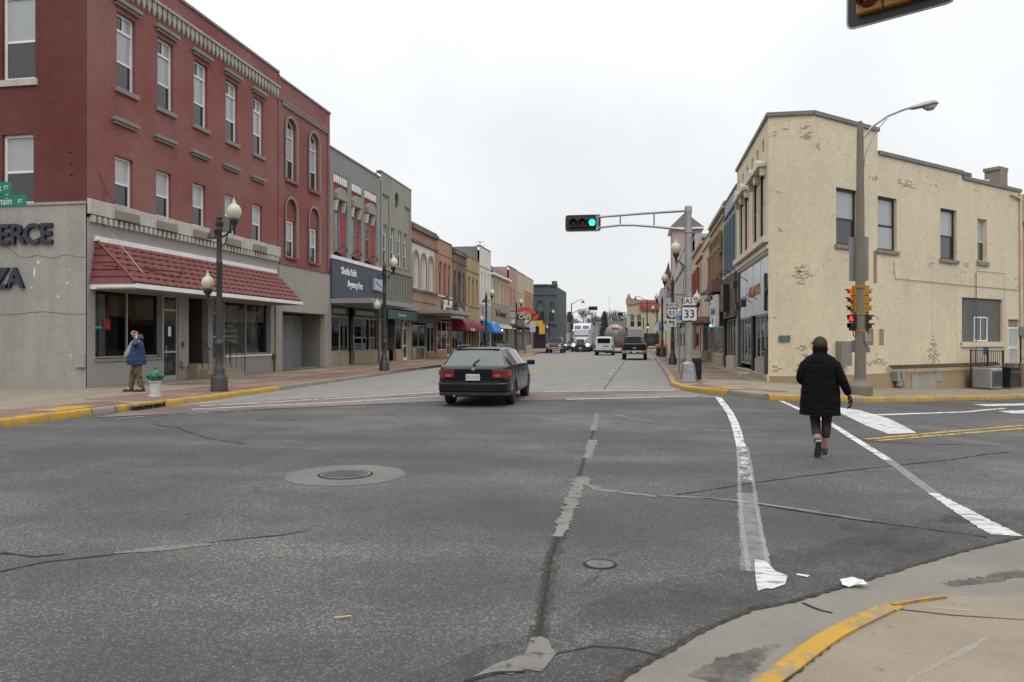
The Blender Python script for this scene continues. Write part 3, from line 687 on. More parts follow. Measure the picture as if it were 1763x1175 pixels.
def awning(r, x0, x1, z0, z1, d, m, n=6, name='awning'):
    mb = MB(); vs = []
    for i in range(n + 1):
        a = i / n * PI / 2; vs.append((-d * math.sin(a) ** .9 if i else -.003, z0 + .18 + (z1 - z0 - .18) * math.cos(a)))
    for (ya, za), (yb, zb) in zip(vs, vs[1:]): mb.quad((x0, ya, za), (x1, ya, za), (x1, yb, zb), (x0, yb, zb))
    mb.quad((x0, -d, z0 + .18), (x1, -d, z0 + .18), (x1, -d, z0), (x0, -d, z0))
    for x in (x0, x1): mb.add([(x, a, b_) for a, b_ in vs] + [(x, -d, z0), (x, -.003, z0)], [tuple(range(len(vs) + 2))])
    return mb.build(name, m, r, smooth=40)
def shopwin(r, x0, x1, z0, z1, y=.1, n=2, fm=None, glass=None, depth=1.6, t=.05, name='shop_window', M=None):
    """shop window: slim frame, panes you can see through, a dim room behind"""
    fm = fm or ALU; mb = MB()
    mb.box(x0, x1, y, y + .07, z0, z0 + t); mb.box(x0, x1, y, y + .07, z1 - t, z1)
    for i in range(n + 1):
        x = x0 + (x1 - x0) * i / n; w = t / 2
        mb.box(max(x0, x - w), min(x1, x + w), y, y + .07, z0 + t, z1 - t)
    o = mb.build(name, fm, r)
    for i in range(n):
        a = x0 + (x1 - x0) * i / n; b_ = x0 + (x1 - x0) * (i + 1) / n
        MB().quad((a + .01, y + .035, z0 + .01), (b_ - .01, y + .035, z0 + .01), (b_ - .01, y + .035, z1 - .01), (a + .01, y + .035, z1 - .01)).build('pane', glass or G_CLEAR, o)
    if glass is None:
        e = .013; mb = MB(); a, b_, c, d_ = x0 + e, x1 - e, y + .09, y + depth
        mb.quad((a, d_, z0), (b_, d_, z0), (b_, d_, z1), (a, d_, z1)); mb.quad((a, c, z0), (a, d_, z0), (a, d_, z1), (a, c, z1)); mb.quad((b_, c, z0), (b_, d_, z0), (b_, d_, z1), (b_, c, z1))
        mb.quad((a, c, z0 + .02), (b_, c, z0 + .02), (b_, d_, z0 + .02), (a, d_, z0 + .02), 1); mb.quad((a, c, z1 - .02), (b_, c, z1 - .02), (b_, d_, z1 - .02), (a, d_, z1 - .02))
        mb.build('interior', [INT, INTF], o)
    return o
def door(r, x0, x1, z0, z1, y=.14, fm=None, glass=None, m=None, trans=True, name='door'):
    fm = fm or ALU; mb = MB(); t = .07; zt = z1 - .5 if trans else z1
    mb.box(x0, x0 + t, y, y + .06, z0, z1); mb.box(x1 - t, x1, y, y + .06, z0, z1); mb.box(x0 + t, x1 - t, y, y + .06, z1 - t, z1)
    if trans: mb.box(x0 + t, x1 - t, y, y + .06, zt - t, zt)
    mb.box(x0 + t, x1 - t, y, y + .06, z0, z0 + .18); mb.box(x0 + t, x1 - t, y, y + .06, z0 + 1.0, z0 + 1.07)
    o = mb.build(name, fm, r)
    MB().quad((x0 + .05, y + .03, z0 + .1), (x1 - .05, y + .03, z0 + .1), (x1 - .05, y + .03, z1 - .05), (x0 + .05, y + .03, z1 - .05)).build('pane', glass or G_LO, o)
    MB().tube([(x0 + .13, y - .05, z0 + .85), (x0 + .13, y - .05, z0 + 1.25)], .014, 6).build('handle', ALU, o)
    return o
def spot(r, x, z, y=-.05):
    """gooseneck sign lamp"""
    mb = MB(); mb.tube([(x, y, z), (x, y - .25, z + .28), (x, y - .5, z + .25), (x, y - .6, z + .1)], .022, 6)
    mb.lathe([(.05, .12), (.06, .05), (.13, -.04)], 10, (x, y - .6, z)); return mb.build('sign_lamp', BLACK, r, smooth=True)

# ======== corner building with the red upper floors
b = root('corner_building', BX, 20.66, 'L', 'three storey red brick corner building with gray ground floor and red tiled awning')
WA = 12.45; XT = 18.36
wx = [1.36, 3.42, 5.48, 7.54, 9.60 + .02]; wx = [1.34, 3.44, 5.63, 7.87, 10.08]; ww = .92
holes = [rect(x, x + ww, 9.85, 12.32) for x in wx] + [rect(x - .08, x + .80, 5.98, 7.62) for x in wx]
MB().wall(rect(0, WA, 5.83, 14.15), holes, 0, .24).build('front_wall', REDF, b)
holes = [arch(13.14, 14.28, 9.35, 12.35), arch(15.72, 16.92, 9.35, 12.35), arch(13.14, 14.28, 5.6, 8.45), arch(15.72, 16.92, 5.6, 8.45)]
MB().wall(rect(WA, XT, 5.2, 13.95), holes, .0, .24).build('front_wall', REDF, b)
coping(b, -.06, WA + .02, 14.15); coping(b, WA + .03, XT + .05, 13.95)
shell(b, XT, 14, 13.9, RED, first=False)
# end wall facing the photographer: local plane x = 0
ME = Matrix.Rotation(-PI / 2, 4, 'Z')         # facade frame of the end wall (its x runs towards -y of the building)
def MEt(): return Matrix.Translation((-.004, 13, 0)) @ ME
EW = 13.0
ex = [EW - 2.98 + 0, EW - 5.9, EW - 8.9, EW - 11.8]
eh = [rect(x, x + 1.18, 9.75, 13.1) for x in ex] + [rect(x, x + 1.12, 5.86, 8.05) for x in ex]
MB().wall(rect(0, EW, 5.83, 14.15), eh, 0, .24, 0, MEt()).build('end_wall', RED, b)
MB().wall(rect(0, EW - .002, -.3, 5.83), [], -.03, .2, 0, MEt()).build('stucco_wall', STUC, b)
MB().box(0, EW, -.07, .02, 5.80, 5.88, 0, MEt()).build('ledge', STUL, b)
MB().box(-.03, EW + .03, -.02, .3, 14.16, 14.25, 0, MEt()).build('coping', COPE, b)
for x in ex:
    window(b, x, 9.75, 1.18, 3.35, .1, 'tdh', sill=(STONE, .2, .06), M=MEt(), t=.09)
    window(b, x, 5.86, 1.12, 2.19, .1, 'dh', M=MEt(), t=.09)
for z in (7.45, 7.1, 6.75): MB().tube([(-.03, .55, z), (.03, .55, z)], .05, 8).build('wall_anchor', RED, b)
# windows of the long front
for x in wx:
    window(b, x, 9.85, ww, 2.47, .12, 'tdh', t=.08, sill=(TRIM, .16, .09), hood=(TRIM, 2.64, .22, .16))
    window(b, x - .08, 5.98, .88, 1.64, .12, 'dh', t=.075, up=G_BLIND, sill=(STONE, .22, .13), hood=(TRIM, 2.64, .21, .15))
for x, w in ((13.14, 1.14), (15.72, 1.20)):
    window(b, x + .02, 9.37, w - .04, 2.96, .16, 'tdh', arched=True, sill=(REDF, .16, .14), trans=.28)
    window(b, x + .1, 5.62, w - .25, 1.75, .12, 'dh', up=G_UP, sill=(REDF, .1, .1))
    MB().wall(arch(x, x + w, 7.38, 8.45), [], .1, .1).build('arch_infill', REDF, b)
    for z0, z1 in ((9.35, 12.35), (5.6, 8.45)):
        mb = MB(); mb.wall(arch(x - .15, x + w + .15, z0, z1 + .15), [arch(x - .005, x + w + .005, z0 - .0, z1 + .005)], -.06, .06); mb.build('arch_trim', TRIM, b)
# teeth of the corbel tables
cm = MB().prism([(0, .06), (.0, .30), (.2, .30), (.2, .06), (.1, -.2)], -.08, -.002).mesh('corbel', TRIML)
for i in range(43): inst(cm, 'corbel', b, (.25 + i * .283, 0, 13.1))
MB().box(.2, WA - .02, -.13, -.002, 13.402, 13.5).build('corbel_band', TRIML, b)
dm = MB().box(0, .13, -.09, -.002, 0, .2).mesh('dentil', TRIM)
for i in range(27): inst(dm, 'dentil', b, (12.75 + i * .2, 0, 12.75))
MB().box(12.7, 18.15, -.1, -.002, 12.95, 13.02).build('dentil_band', TRIM, b)
MB().box(12.36, 12.5, -.05, -.002, 5.25, 14.1).build('seam_strip', REDF, b)
MB().box(17.95, 18.2, -.06, -.002, 5.25, 12.7).build('pilaster', REDF, b)
# stone belt and gray painted brick below it
MB().box(.0, WA, -.11, .0, 5.50, 5.97).build('stone_belt', STONE, b, bevel=.02)
dm = MB().box(0, .13, -.13, -.002, 0, .2).mesh('dentil', STONE)
for i in range(49): inst(dm, 'dentil', b, (.1 + i * .25, 0, 5.27))
for x in wx: MB().box(x - .2, x + .9, -.2, -.112, 5.50, 5.80).build('stone_block', TRIM, b, bevel=.02)
S0, S1, SD, SE = .34, 3.73, 4.66, 5.3
hl = [rect(.36, 3.70, 1.02, 3.25), rect(3.76, 4.66, .15, 3.25), rect(5.30, 7.72, .15, 3.25), rect(7.78, 11.66, .98, 3.25)]
MB().wall(rect(0, WA, -.3, 5.4), hl, .0, .3).build('front_wall', GRBR, b)
MB().wall(rect(WA, XT, -.3, 5.2), [rect(12.78, 17.72, .12, 2.98)], -.02, .3).build('stucco_front', STUL, b)
MB().box(WA, XT, -.06, -.0, 5.2, 5.32).build('belt_trim', REDF, b)
# garage recess with its panelled doors
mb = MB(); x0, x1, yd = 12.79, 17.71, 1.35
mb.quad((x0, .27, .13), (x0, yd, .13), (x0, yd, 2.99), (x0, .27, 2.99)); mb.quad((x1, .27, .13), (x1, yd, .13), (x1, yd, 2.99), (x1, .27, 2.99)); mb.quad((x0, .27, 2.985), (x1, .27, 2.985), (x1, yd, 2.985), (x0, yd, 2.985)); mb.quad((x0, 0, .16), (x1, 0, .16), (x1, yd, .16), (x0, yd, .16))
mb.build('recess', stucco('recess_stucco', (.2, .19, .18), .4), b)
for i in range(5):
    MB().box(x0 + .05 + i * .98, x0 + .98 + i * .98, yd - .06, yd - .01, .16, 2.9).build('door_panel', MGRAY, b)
# storefront joinery
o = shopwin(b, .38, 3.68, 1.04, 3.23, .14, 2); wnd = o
MB().box(.34, 3.73, -.05, .12, .93, 1.02).build('sill', TRIM, b)
MB().box(.42, .75, .25, .3, 1.2, 3.1).build('poster', pm('teal_poster', (.25, .33, .36), .6), o); text('D', .3, pm('blue_ink', (.05, .2, .4)), o, (.6, .24, 2.75), name='poster_letter')
MB().box(.95, 1.25, .35, .4, 1.06, 3.1).build('curtain', pm('pale_curtain', (.40, .39, .37), .9), o)
MB().box(1.1, 1.42, .28, .31, 1.95, 2.3).build('red_notice', pm('red_notice', (.5, .05, .03), .5, emit=(.5, .04, .02), es=.15), o)
MB().box(2.2, 2.6, .9, 1.1, 2.4, 3.1).build('hanging_banner', pm('rust_cloth', (.35, .14, .07), .8), o); MB().box(.5, 1.6, .6, .9, 1.06, 1.35).build('table', WOODB, o)
o = door(b, 3.78, 4.64, .15, 3.23, .03, glass=G_LO)
MB().box(4.1, 4.27, .035, .045, 1.75, 2.1).build('paper_notice', WHITE, o)
text('117', .14, GOLD, o, (4.24, .03, 2.95), depth=.003, name='house_number')
# deep entry with steps and rails
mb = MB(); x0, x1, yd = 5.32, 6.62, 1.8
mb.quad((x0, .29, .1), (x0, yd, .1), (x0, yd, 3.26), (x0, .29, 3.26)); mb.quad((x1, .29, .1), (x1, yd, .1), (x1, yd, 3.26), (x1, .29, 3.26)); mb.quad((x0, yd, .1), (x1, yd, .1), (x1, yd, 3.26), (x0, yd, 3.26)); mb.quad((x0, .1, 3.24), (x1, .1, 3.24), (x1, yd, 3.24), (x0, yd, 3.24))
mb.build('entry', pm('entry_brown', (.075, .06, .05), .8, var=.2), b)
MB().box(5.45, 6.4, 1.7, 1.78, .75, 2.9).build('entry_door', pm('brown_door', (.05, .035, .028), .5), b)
MB().box(6.62, 6.95, .02, .28, .7, 3.25).build('pier', GRBR, b)
o = door(b, 6.98, 7.7, .7, 3.23, .16, glass=G_MID)
st = MB(); st.box(5.2, 7.65, -.42, 1.7, .1, .70); b_st = st.build('landing', concrete('step_concrete', (.33, .28, .20), stain=.5), b)
for k, (ya, zz) in enumerate(((-.74, .515), (-1.06, .33))): MB().box(5.35, 7.6, ya, ya + .32, .1, zz).build('step', MATS['step_concrete'], b)
for x in (5.5, 7.5):
    mb = MB(); pl = [(x, 1.2, 1.55), (x, -.4, 1.55), (x, -1.05, 1.05), (x, -1.05, .15)]
    mb.tube(pl, .02, 6); mb.tube([(x, -.4, 1.55), (x, -.4, .7)], .02, 6)
    for q in range(9):
        yy = 1.0 - q * .24; zt = 1.55 if yy > -.4 else 1.55 + (yy + .4) * .77
        mb.tube([(x, yy, zt), (x, yy, .7 if yy > -.42 else .5 if yy > -.74 else .33)], .009, 5)
    mb.build('handrail', BLACK, b)
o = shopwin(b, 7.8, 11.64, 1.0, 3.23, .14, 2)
MB().box(7.75, 11.7, -.05, .12, .9, .98).build('sill', WHITE, b)
MB().quad((7.9, .5, 1.02), (9.9, .5, 1.02), (9.9, .5, 3.1), (7.9, .5, 3.1)).build('curtain', pm('net_curtain', (.42, .40, .36), .95), o); MB().quad((9.9, .6, 1.02), (11.6, .6, 1.02), (11.6, .6, 2.9), (9.9, .6, 2.9)).build('curtain', MATS['net_curtain'], o)
faint = pm('faint_window_print', (.20, .185, .17), .7)
for x0, x1, z in ((8.0, 9.0, 2.35), (8.3, 8.7, 2.14), (7.98, 9.1, 1.93), (7.95, 9.15, 1.7), (8.1, 9.0, 1.5), (9.3, 10.9, 2.75)):
    mb = MB(); q = x0
    while q < x1: wq = random.uniform(.05, .11); mb.box(q, q + wq, .168, .171, z, z + .13); q += wq + .04
    mb.build('window_print', faint, o)
mb = MB(); random.seed(5)
for k in range(60):
    a = random.uniform(0, 2 * PI); rr = random.uniform(.05, .3); c = Vector((10.6 + rr * math.cos(a), .42, 1.3 + random.uniform(0, .5))); mb.quad(c, c + Vector((.06, .02, .03)), c + Vector((.09, 0, .1)), c + Vector((.02, -.02, .06)))
mb.build('potted_plant', pm('house_plant', (.035, .05, .025), .6), o)
MB().box(11.72, 12.02, -.01, .2, .1, 3.25).build('pier', GRBR, b); MB().box(12.03, 12.42, -.08, .2, .1, 4.6).build('post', STUL, b)
mb = MB(); mb.tube([(11.9, -.05, .15), (11.9, -.05, .75)], .03, 6); mb.box(11.8, 12.0, -.12, -.02, .75, .98); mb.build('meter_pipe', DGRAY, b)
MB().box(4.85, 4.95, -.06, 0, 1.35, 1.55).build('intercom', DGRAY, b); MB().box(4.72, 4.98, -.14, 0, .62, .82).build('meter_pipe', GRBR, b)
# letters on the end wall
LM = NAVY
def endtext(s, xr, z, size, names):
    x = xr
    for ch, w in reversed(list(zip(s, names))):
        x -= w; t_ = text(ch, size, LM, b, (0, 0, 0), depth=.05, bold=.022, name='letter')
        t_.matrix_local = MEt() @ Matrix.Translation((x + w / 2, -.085, z)) @ Matrix.Rotation(PI / 2, 4, 'X')
endtext('COMMERCE', EW - 1.10, 4.88, .86, [.54, .60, .66, .66, .49, .49, .54, .46])
endtext('PLAZA', EW - 2.16, 3.52, .86, [.5, .44, .54, .48, .54])
scm = pm('white_scar', (.62, .60, .56), .8)
random.seed(11)
for x, z, w, h in ((11.25, 3.95, .16, .16), (11.15, 3.5, .1, .5), (11.05, 3.2, .08, .1), (12.3, 3.3, .09, .14), (12.0, 2.9, .1, .12), (12.45, 1.1, .1, .1), (12.4, 3.75, .07, .06), (12.35, 4.95, .07, .07)):
    pl = [(x + w * (.5 + random.uniform(.25, .5) * math.cos(a / 9 * 2 * PI)), z + h * (.5 + random.uniform(.25, .5) * math.sin(a / 9 * 2 * PI))) for a in range(9)]
    MB().prism(pl, -.036, -.031, 0, MEt()).build('paint_scar', scm, b)
ck = pm('wall_crack', (.14, .13, .12), .9)
for z, a0 in ((2.45, 6), (4.2, 10)):
    MB().tube([MEt() @ Vector((a0 + (EW - a0) * i / 14, -.032, z + .05 * math.sin(i * 1.3) + (.45 * (1 - i / 5) ** 2 if z > 4 and i < 5 else 0))) for i in range(15)], .009, 4).build('wall_crack', ck, b)
MB().box(EW - .32, EW + .0, -.12, -.031, .78, 1.2, 0, MEt()).build('junction_box', STUC, b)
# tiled awning
aw = MB(); xa0, xb0, za, zb, yp = .40, 12.0, 4.72, 3.36, 1.48; xf0, xf1 = .30, 11.75
aw.box(.14, xf1 + .04, -yp + .01, -.005, 3.2, 3.24)
aw.quad((xa0, -.01, za), (xb0, -.01, za), (xf1, -yp, zb), (xf0, -yp, zb)); aw.add([(xa0, -.01, za), (.14, -.01, zb), (xf0, -yp, zb)], [(0, 1, 2)]); aw.add([(xb0, -.01, za), (xf1, -.01, zb), (xf1, -yp, zb)], [(0, 1, 2)])
awn = aw.build('tiled_awning', stucco('soffit_gray', (.33, .31, .28), .3), b)
MB().box(xf0 - .03, xf1 + .05, -yp - .03, -yp + .02, 3.22, 3.36).build('fascia', WHITE, awn)
MB().quad((.12, -.01, 3.19), (xf0 - .03, -yp - .0, 3.19), (xf0 - .03, -yp, 3.37), (.12, -.01, 3.37)).build('fascia', WHITE, awn)
MB().box(xa0 - .1, xb0 + .1, -.09, -.004, za - .02, za + .14).build('ridge_flashing', WHITE, awn)
NR, NC = 7, 27
sl = Vector((0, -yp, zb - za)); L_ = sl.length; ang = math.atan2(za - zb, yp)
tw = .425; th = L_ / NR
def tile_mesh():
    mb = MB(); n = 4; vs = []
    for j, (dl, lift) in enumerate(((0, .012), (th + .03, .07))):
        for i in range(n + 1):
            x = tw * i / n; bz = (.0, .022, .03, .022, .0)[i]
            vs.append((x, -dl * math.cos(ang), -dl * math.sin(ang) + lift + bz))
    vs += [(x, y, z - .04) for x, y, z in vs[n + 1:]]
    fs = [(i, i + 1, n + 2 + i, n + 1 + i) for i in range(n)] + [(n + 1 + i, n + 2 + i, 2 * n + 3 + i, 2 * n + 2 + i) for i in range(n)]
    return mb.add(vs, fs).mesh('tile', TILE, smooth=30)
tmsh = tile_mesh()
for r_ in range(NR):
    f = r_ / NR; xl = xa0 + (xf0 - xa0) * f - .02; xr = xb0 + (xf1 - xb0) * f + .02; x = xl - (.21 if r_ % 2 else 0)
    k = 0
    while x < xr - .05:
        inst(tmsh, 'tile', awn, (max(x, xl), -yp * f, za + (zb - za) * f + random.uniform(0, .006)), scale=(min(1, (xr - x) / tw) if x > xl - .01 else (x + tw - xl) / tw, 1, 1)); x += tw
for r_ in range(6):      # hip end rows
    def hp(f, g): return Vector((xa0, -.02, za)).lerp(Vector((.14, -.02, zb)).lerp(Vector((xf0, -yp, zb)), g), f)
    f0, f1 = r_ / 6, (r_ + 1) / 6; nn = 1 + r_
    for q in range(nn):
        o1 = Vector((-.02, 0, 0)); o2 = Vector((-.055, 0, 0))
        a, b1, c, d_ = hp(f0, q / nn) + o1, hp(f0, (q + 1) / nn) + o1, hp(f1, (q + 1) / nn) + o2, hp(f1, q / nn) + o2
        MB().add([a, b1, c, d_, c - o2, d_ - o2], [(0, 1, 2, 3), (3, 2, 4, 5)]).build('tile', TILE, awn)
MB().tube([(xa0 - .02, -.03, za + .03), (xf0 - .04, -yp, zb + .05)], .05, 6).build('hip_tile', TILE, awn)
MB().tube([(1.0, -.05, 5.05), (.9, -1.25, 3.75)], .014, 8).build('flag_pole', MGRAY, b)
mb = MB(); mb.tube([(-.25, -.75, 3.88), (3.0, -1.2, 3.95)], .03, 6); mb.tube([(3.0, -1.2, 3.99), (3.0, -1.2, 3.85)], .05, 6); mb.build('banner_rod', RUST, b)
mb = MB(); mb.tube([(.5, -.02, 6.9), (.75, -.04, 6.55), (.75, -.02, 5.2)], .012, 5); mb.tube([(.75, -.03, 6.4), (1.5, -.03, 5.95)], .008, 5); mb.build('wall_conduit', REDF, b)

# ======== gray building with three red panels
b = root('red_panel_building', BX, 39.03, 'L', 'two storey gray building with three bright red wall panels over a navy sign board')
w = 8.1; pan = [(.48, 2.5), (3.12, 4.72), (5.2, 7.38)]
MB().wall(rect(0, w, 6.0, 12.15), [rect(a, c, 6.2, 10.9) for a, c in pan], 0, .2).build('front_wall', GRN, b)
MB().wall(rect(0, w, -.2, 6.0), [rect(.2, 7.75, .15, 3.55)], 0, .3).build('lower_wall', STUL, b)
shell(b, w, 16, 12.1, GRBR); coping(b, 0, w, 12.15)
for a, c in pan:
    cx = (a + c) / 2 - .06; hw = .42
    MB().wall(rect(a, c, 6.2, 10.9), [rect(cx - hw, cx + hw, 6.55, 9.45)], .16, .15).build('red_panel', PANR, b)
    o = window(b, cx - hw, 6.55, hw * 2, 2.9, .2, 'dh', fm=BEIG, up=G_MID, t=.12, sill=(BLACK, .12, .1))
    mb = MB(); mb.prism([(cx - .68, 9.5), (cx + .68, 9.5), (cx + .68, 9.85), (cx + .3, 10.15), (cx - .3, 10.15), (cx - .68, 9.85)], -.16, .155); mb.build('window_hood', BEIG, b, bevel=.02)
    for x in (cx - .58, cx + .5):
        mb = MB()
        for k in range(3): mb.box(x, x + .09, -.1 + k * .03, .155, 9.28 - k * .2, 9.4801 - k * .2)
        mb.build('hood_bracket', OFFW, b)
    n = 7; dmm = MB().box(0, (c - a) / n * .45, -.02, .155, 0, .42).mesh('dentil', WHITE)
    for i in range(n): inst(dmm, 'dentil', b, (a + .03 + (c - a) / n * i, 0, 10.42))
for x in (.95, 3.1, 5.9): spot(b, x, 6.55, .0)
MB().box(-.02, w - .05, -.14, -.002, 3.95, 6.08).build('sign_board', NAVYB, b); MB().box(-.02, w - .05, -.18, -.002, 6.082, 6.28).build('sign_cap', WHITE, b)
text('Sheila Link', .56, WHITE, b, (2.35, -.16, 5.50), depth=.02, bold=.012, name='sign_lettering', sx=.95); text('Agency Inc', .56, WHITE, b, (3.3, -.16, 4.82), depth=.02, bold=.012, name='sign_lettering', sx=.95)
o = MB().box(6.15, 7.7, -.28, -.142, 4.72, 5.5).build('picture_sign', MGRAY, b); MB().box(6.35, 7.62, -.285, -.281, 4.8, 5.44).build('picture_panel', pm('sign_lilac', (.45, .45, .55), .5), o); MB().prism([(6.5, 5.2), (7.5, 4.9), (7.55, 5.02), (6.5, 5.33)], -.289, -.286).build('picture_stripe', pm('sign_blue', (.05, .12, .4), .5), o)
canopy(b, .03, 7.85, 3.62, 2.4, MGRAY, .26)
for a, c in ((.25, 2.75), (3.65, 7.6)):
    shopwin(b, a, c, .95, 2.95, .05, 2 if c < 3 else 3); MB().box(a, c, .04, .12, 2.96, 3.5).build('transom_band', TEAL, b); MB().box(a - .02, c + .02, -.0, .25, .15, .93).build('stone_bulkhead', LIMES, b)
    mb = MB(); mb.box(a + .3, c - .5, .02, .04, 3.12, 3.36); mb.build('transom_sign', pm('pale_green_glass', (.25, .34, .31), .3), b)
MB().box(2.8, 3.6, .9, .98, .15, 3.5).build('entry_door', BLACK, b)
mb = MB(); mb.quad((2.78, .27, .15), (2.78, .95, .15), (2.78, .95, 3.55), (2.78, .27, 3.55)); mb.quad((3.62, .27, .15), (3.62, .95, .15), (3.62, .95, 3.55), (3.62, .27, 3.55)); mb.build('entry', BLACK, b)
MB().box(7.6, 7.9, -.03, .2, .15, 3.6).build('pier', pm('brown_post', (.15, .09, .07), .8), b)

# ======== beige building with the oval window
b = root('oval_window_building', BX, 47.16, 'L', 'beige gray two storey building with a dark oval window near its parapet')
w = 6.62; xs = [.42, 1.92, 3.45, 4.75]
ov = [(3.3 + .47 * math.cos(a / 20 * 2 * PI), 11.25 + .62 * math.sin(a / 20 * 2 * PI)) for a in range(20)]
MB().wall(rect(0, w, 6.25, 12.6), [rect(x, x + .85, 6.72, 9.28) for x in xs] + [ov], -.02, .2).build('front_wall', BEIG, b)
shell(b, w, 16, 12.55, GRBR); coping(b, -.02, w, 12.6)
MB().box(2.7, 3.9, .12, .14, 10.5, 12.0).build('oval_pane', G_LO, b)
for x in xs: window(b, x, 6.72, .85, 2.56, .1, 'tdh', up=G_MID, lo=G_LO, t=.06, sill=(BEIG, .1, .06), trans=.25)
for x0, x1, z in ((.3, 1.55, 11.1), (5.0, 6.1, 11.05)):
    for i in range(6): MB().box(x0 + i * .2, x0 + i * .2 + .1, -.09, -.022, z, z + .16).build('dentil', DGRAY, b)
    MB().box(x1 - .06, x1, -.05, -.022, 6.4, z).build('groove_strip', DGRAY, b)
MB().wall(rect(0, w, -.2, 6.25), [rect(.1, 6.3, .15, 3.5)], 0, .3).build('lower_wall', STUL, b)
rib = MB().box(0, .3, -.08, -.002, 0, 2.15).mesh('metal_panel', BEIG); seam = MB().box(0, .05, -.12, -.002, 0, 2.15).mesh('panel_seam', DGRAY)
for i in range(17): inst(rib, 'metal_panel', b, (.12 + i * .38, 0, 4.06)); inst(seam, 'panel_seam', b, (.436 + i * .38, 0, 4.06))
MB().box(.05, w, -.16, -.002, 6.22, 6.4).build('belt_trim', BEIG, b)
MB().box(.05, w - .1, -.5, -.002, 3.0, 3.62).build('fascia', TEAL, b); canopy(b, .05, w - .05, 3.72, .55, MGRAY, .2)
text('Cornerstone', .3, IVORY, b, (3.0, -.51, 3.3), depth=.005, name='fascia_lettering')
shopwin(b, .2, 1.6, .9, 3.0, .1, 2); shopwin(b, 3.3, 4.7, .9, 3.0, .1, 1); MB().box(.15, 1.65, 0, .25, .15, .88).build('stone_bulkhead', LIMES, b); MB().box(3.25, 4.75, 0, .25, .15, .88).build('stone_bulkhead', LIMES, b)
door(b, 5.0, 6.0, .15, 3.0, .1, fm=WHITE); MB().box(1.7, 3.2, 1.2, 1.25, .15, 3.4).build('entry_door', BLACK, b); MB().box(6.05, 6.5, -.03, .22, .15, 3.5).build('pier', LIMES, b)

# ======== the run of smaller left fronts
def front(name, Y0, Y1, top, wall, label, wins=(), z1=None, side='L', X=BX, wm=None, extra=(), depth=16, lower=None, zl=3.6, cop=None, sidem=None, hole0=None):
    b = root(name, X, Y0 if side == 'L' else Y1, side, label); w = abs(Y1 - Y0)
    hs = []
    for q in wins:
        x, ww_, z0, zt, sty = q[:5]
        hs.append(arch(x, x + ww_, z0, zt) if sty == 'a' else rect(x, x + ww_, z0, zt))
    MB().wall(rect(0, w, zl, top), hs, 0, .24 if side == 'L' else .09).build('front_wall', wall, b)
    h0 = hole0 or rect(.25, w - .25, .15, zl - .25)
    MB().wall(rect(0, w, -.2, zl), [h0], 0, .3).build('lower_wall', lower or wall, b)
    shell(b, w, depth, top - .04, sidem or wall); coping(b, 0, w, top, cop)
    for q in wins:
        x, ww_, z0, zt, sty = q[:5]; kw = dict(q[5]) if len(q) > 5 else {}
        window(b, x + .01, z0, ww_ - .02, zt - z0 - .01, .14 if side == 'L' else .012, arched=(sty == 'a'), **kw)
    return b, w
def belt(b, w, z, m, h=.15, p=.1, x0=0): MB().box(x0, w, -p, -.002, z, z + h).build('belt_trim', m, b)
def archtrim(b, x, ww_, z0, zt, m, t=.16, p=.07):
    MB().wall(arch(x - t, x + ww_ + t, z0, zt + t), [arch(x - .004, x + ww_ + .004, z0, zt + .004)], -p, p).build('arch_trim', m, b)
def storefront(b, w, z1, m=None, n=2, bul=None, zb=.75, dr=True):
    a = .3; c = w - .3
    if dr:
        door(b, c - 1.1, c - .1, .15, z1, .12, fm=m); c -= 1.25
    shopwin(b, a, c, zb, z1, .1, n, fm=m, depth=2.2); MB().box(a, c, .02, .25, .15, zb - .003).build('bulkhead', bul or LIMES, b)

b, w = front('arched_window_building', 53.84, 60.9, 10.3, TAN, 'tan brick building with three round arched windows in a white panel', [], None)
bpy.data.objects.remove(CH[b.name].pop(0))
A = [(.5, 1.35), (2.55, 1.35), (4.6, 1.35)]
MB().wall(rect(0, w, 3.6, 10.3), [rect(.2, 6.5, 5.5, 8.9)], 0, .12).build('front_wall', TAN, b)
MB().wall(rect(.2, 6.5, 5.5, 8.9), [arch(x, x + q, 5.55, 8.3) for x, q in A], .03, .2).build('white_panel', OFFW, b)
for x, q in A:
    window(b, x + .01, 5.55, q - .02, 2.74, .14, 'dh', fm=OFFW, up=G_BLIND, lo=G_BLIND, arched=True, t=.16); archtrim(b, x, q, 5.55, 8.3, TAN, .14, .05)
belt(b, w, 8.95, BRN, .18, .12); belt(b, w, 5.3, BRN, .14, .12); belt(b, w, 9.9, BRN, .3, .2); belt(b, w, 4.5, BRN, .05, .03)
canopy(b, .05, w + .0, 3.58, 2.9, MGRAY, .25); MB().box(.02, w - .02, -.06, -.003, 2.9, 3.5).build('sign_board', BLACK, b)
shopwin(b, .4, 3.9, 1.05, 2.75, .1, 2); MB().box(.35, 3.95, -.02, .25, .15, 1.03).build('rubble_bulkhead', LIMES, b); MB().box(1.2, 3.2, -.04, -.022, .2, .95).build('bulkhead_panel', BRN, b)
shopwin(b, 4.4, 6.6, .6, 2.9, .1, 2, fm=WHITE); MB().box(4.3, 6.7, -.02, .25, .15, .58).build('bulkhead', ORB, b)
for k in range(3): MB().tube([(2.2 + k, -.02, 5.3), (4.4 + k, -2.6, 3.86)], .012, 5).build('canopy_stay', DGRAY, b)

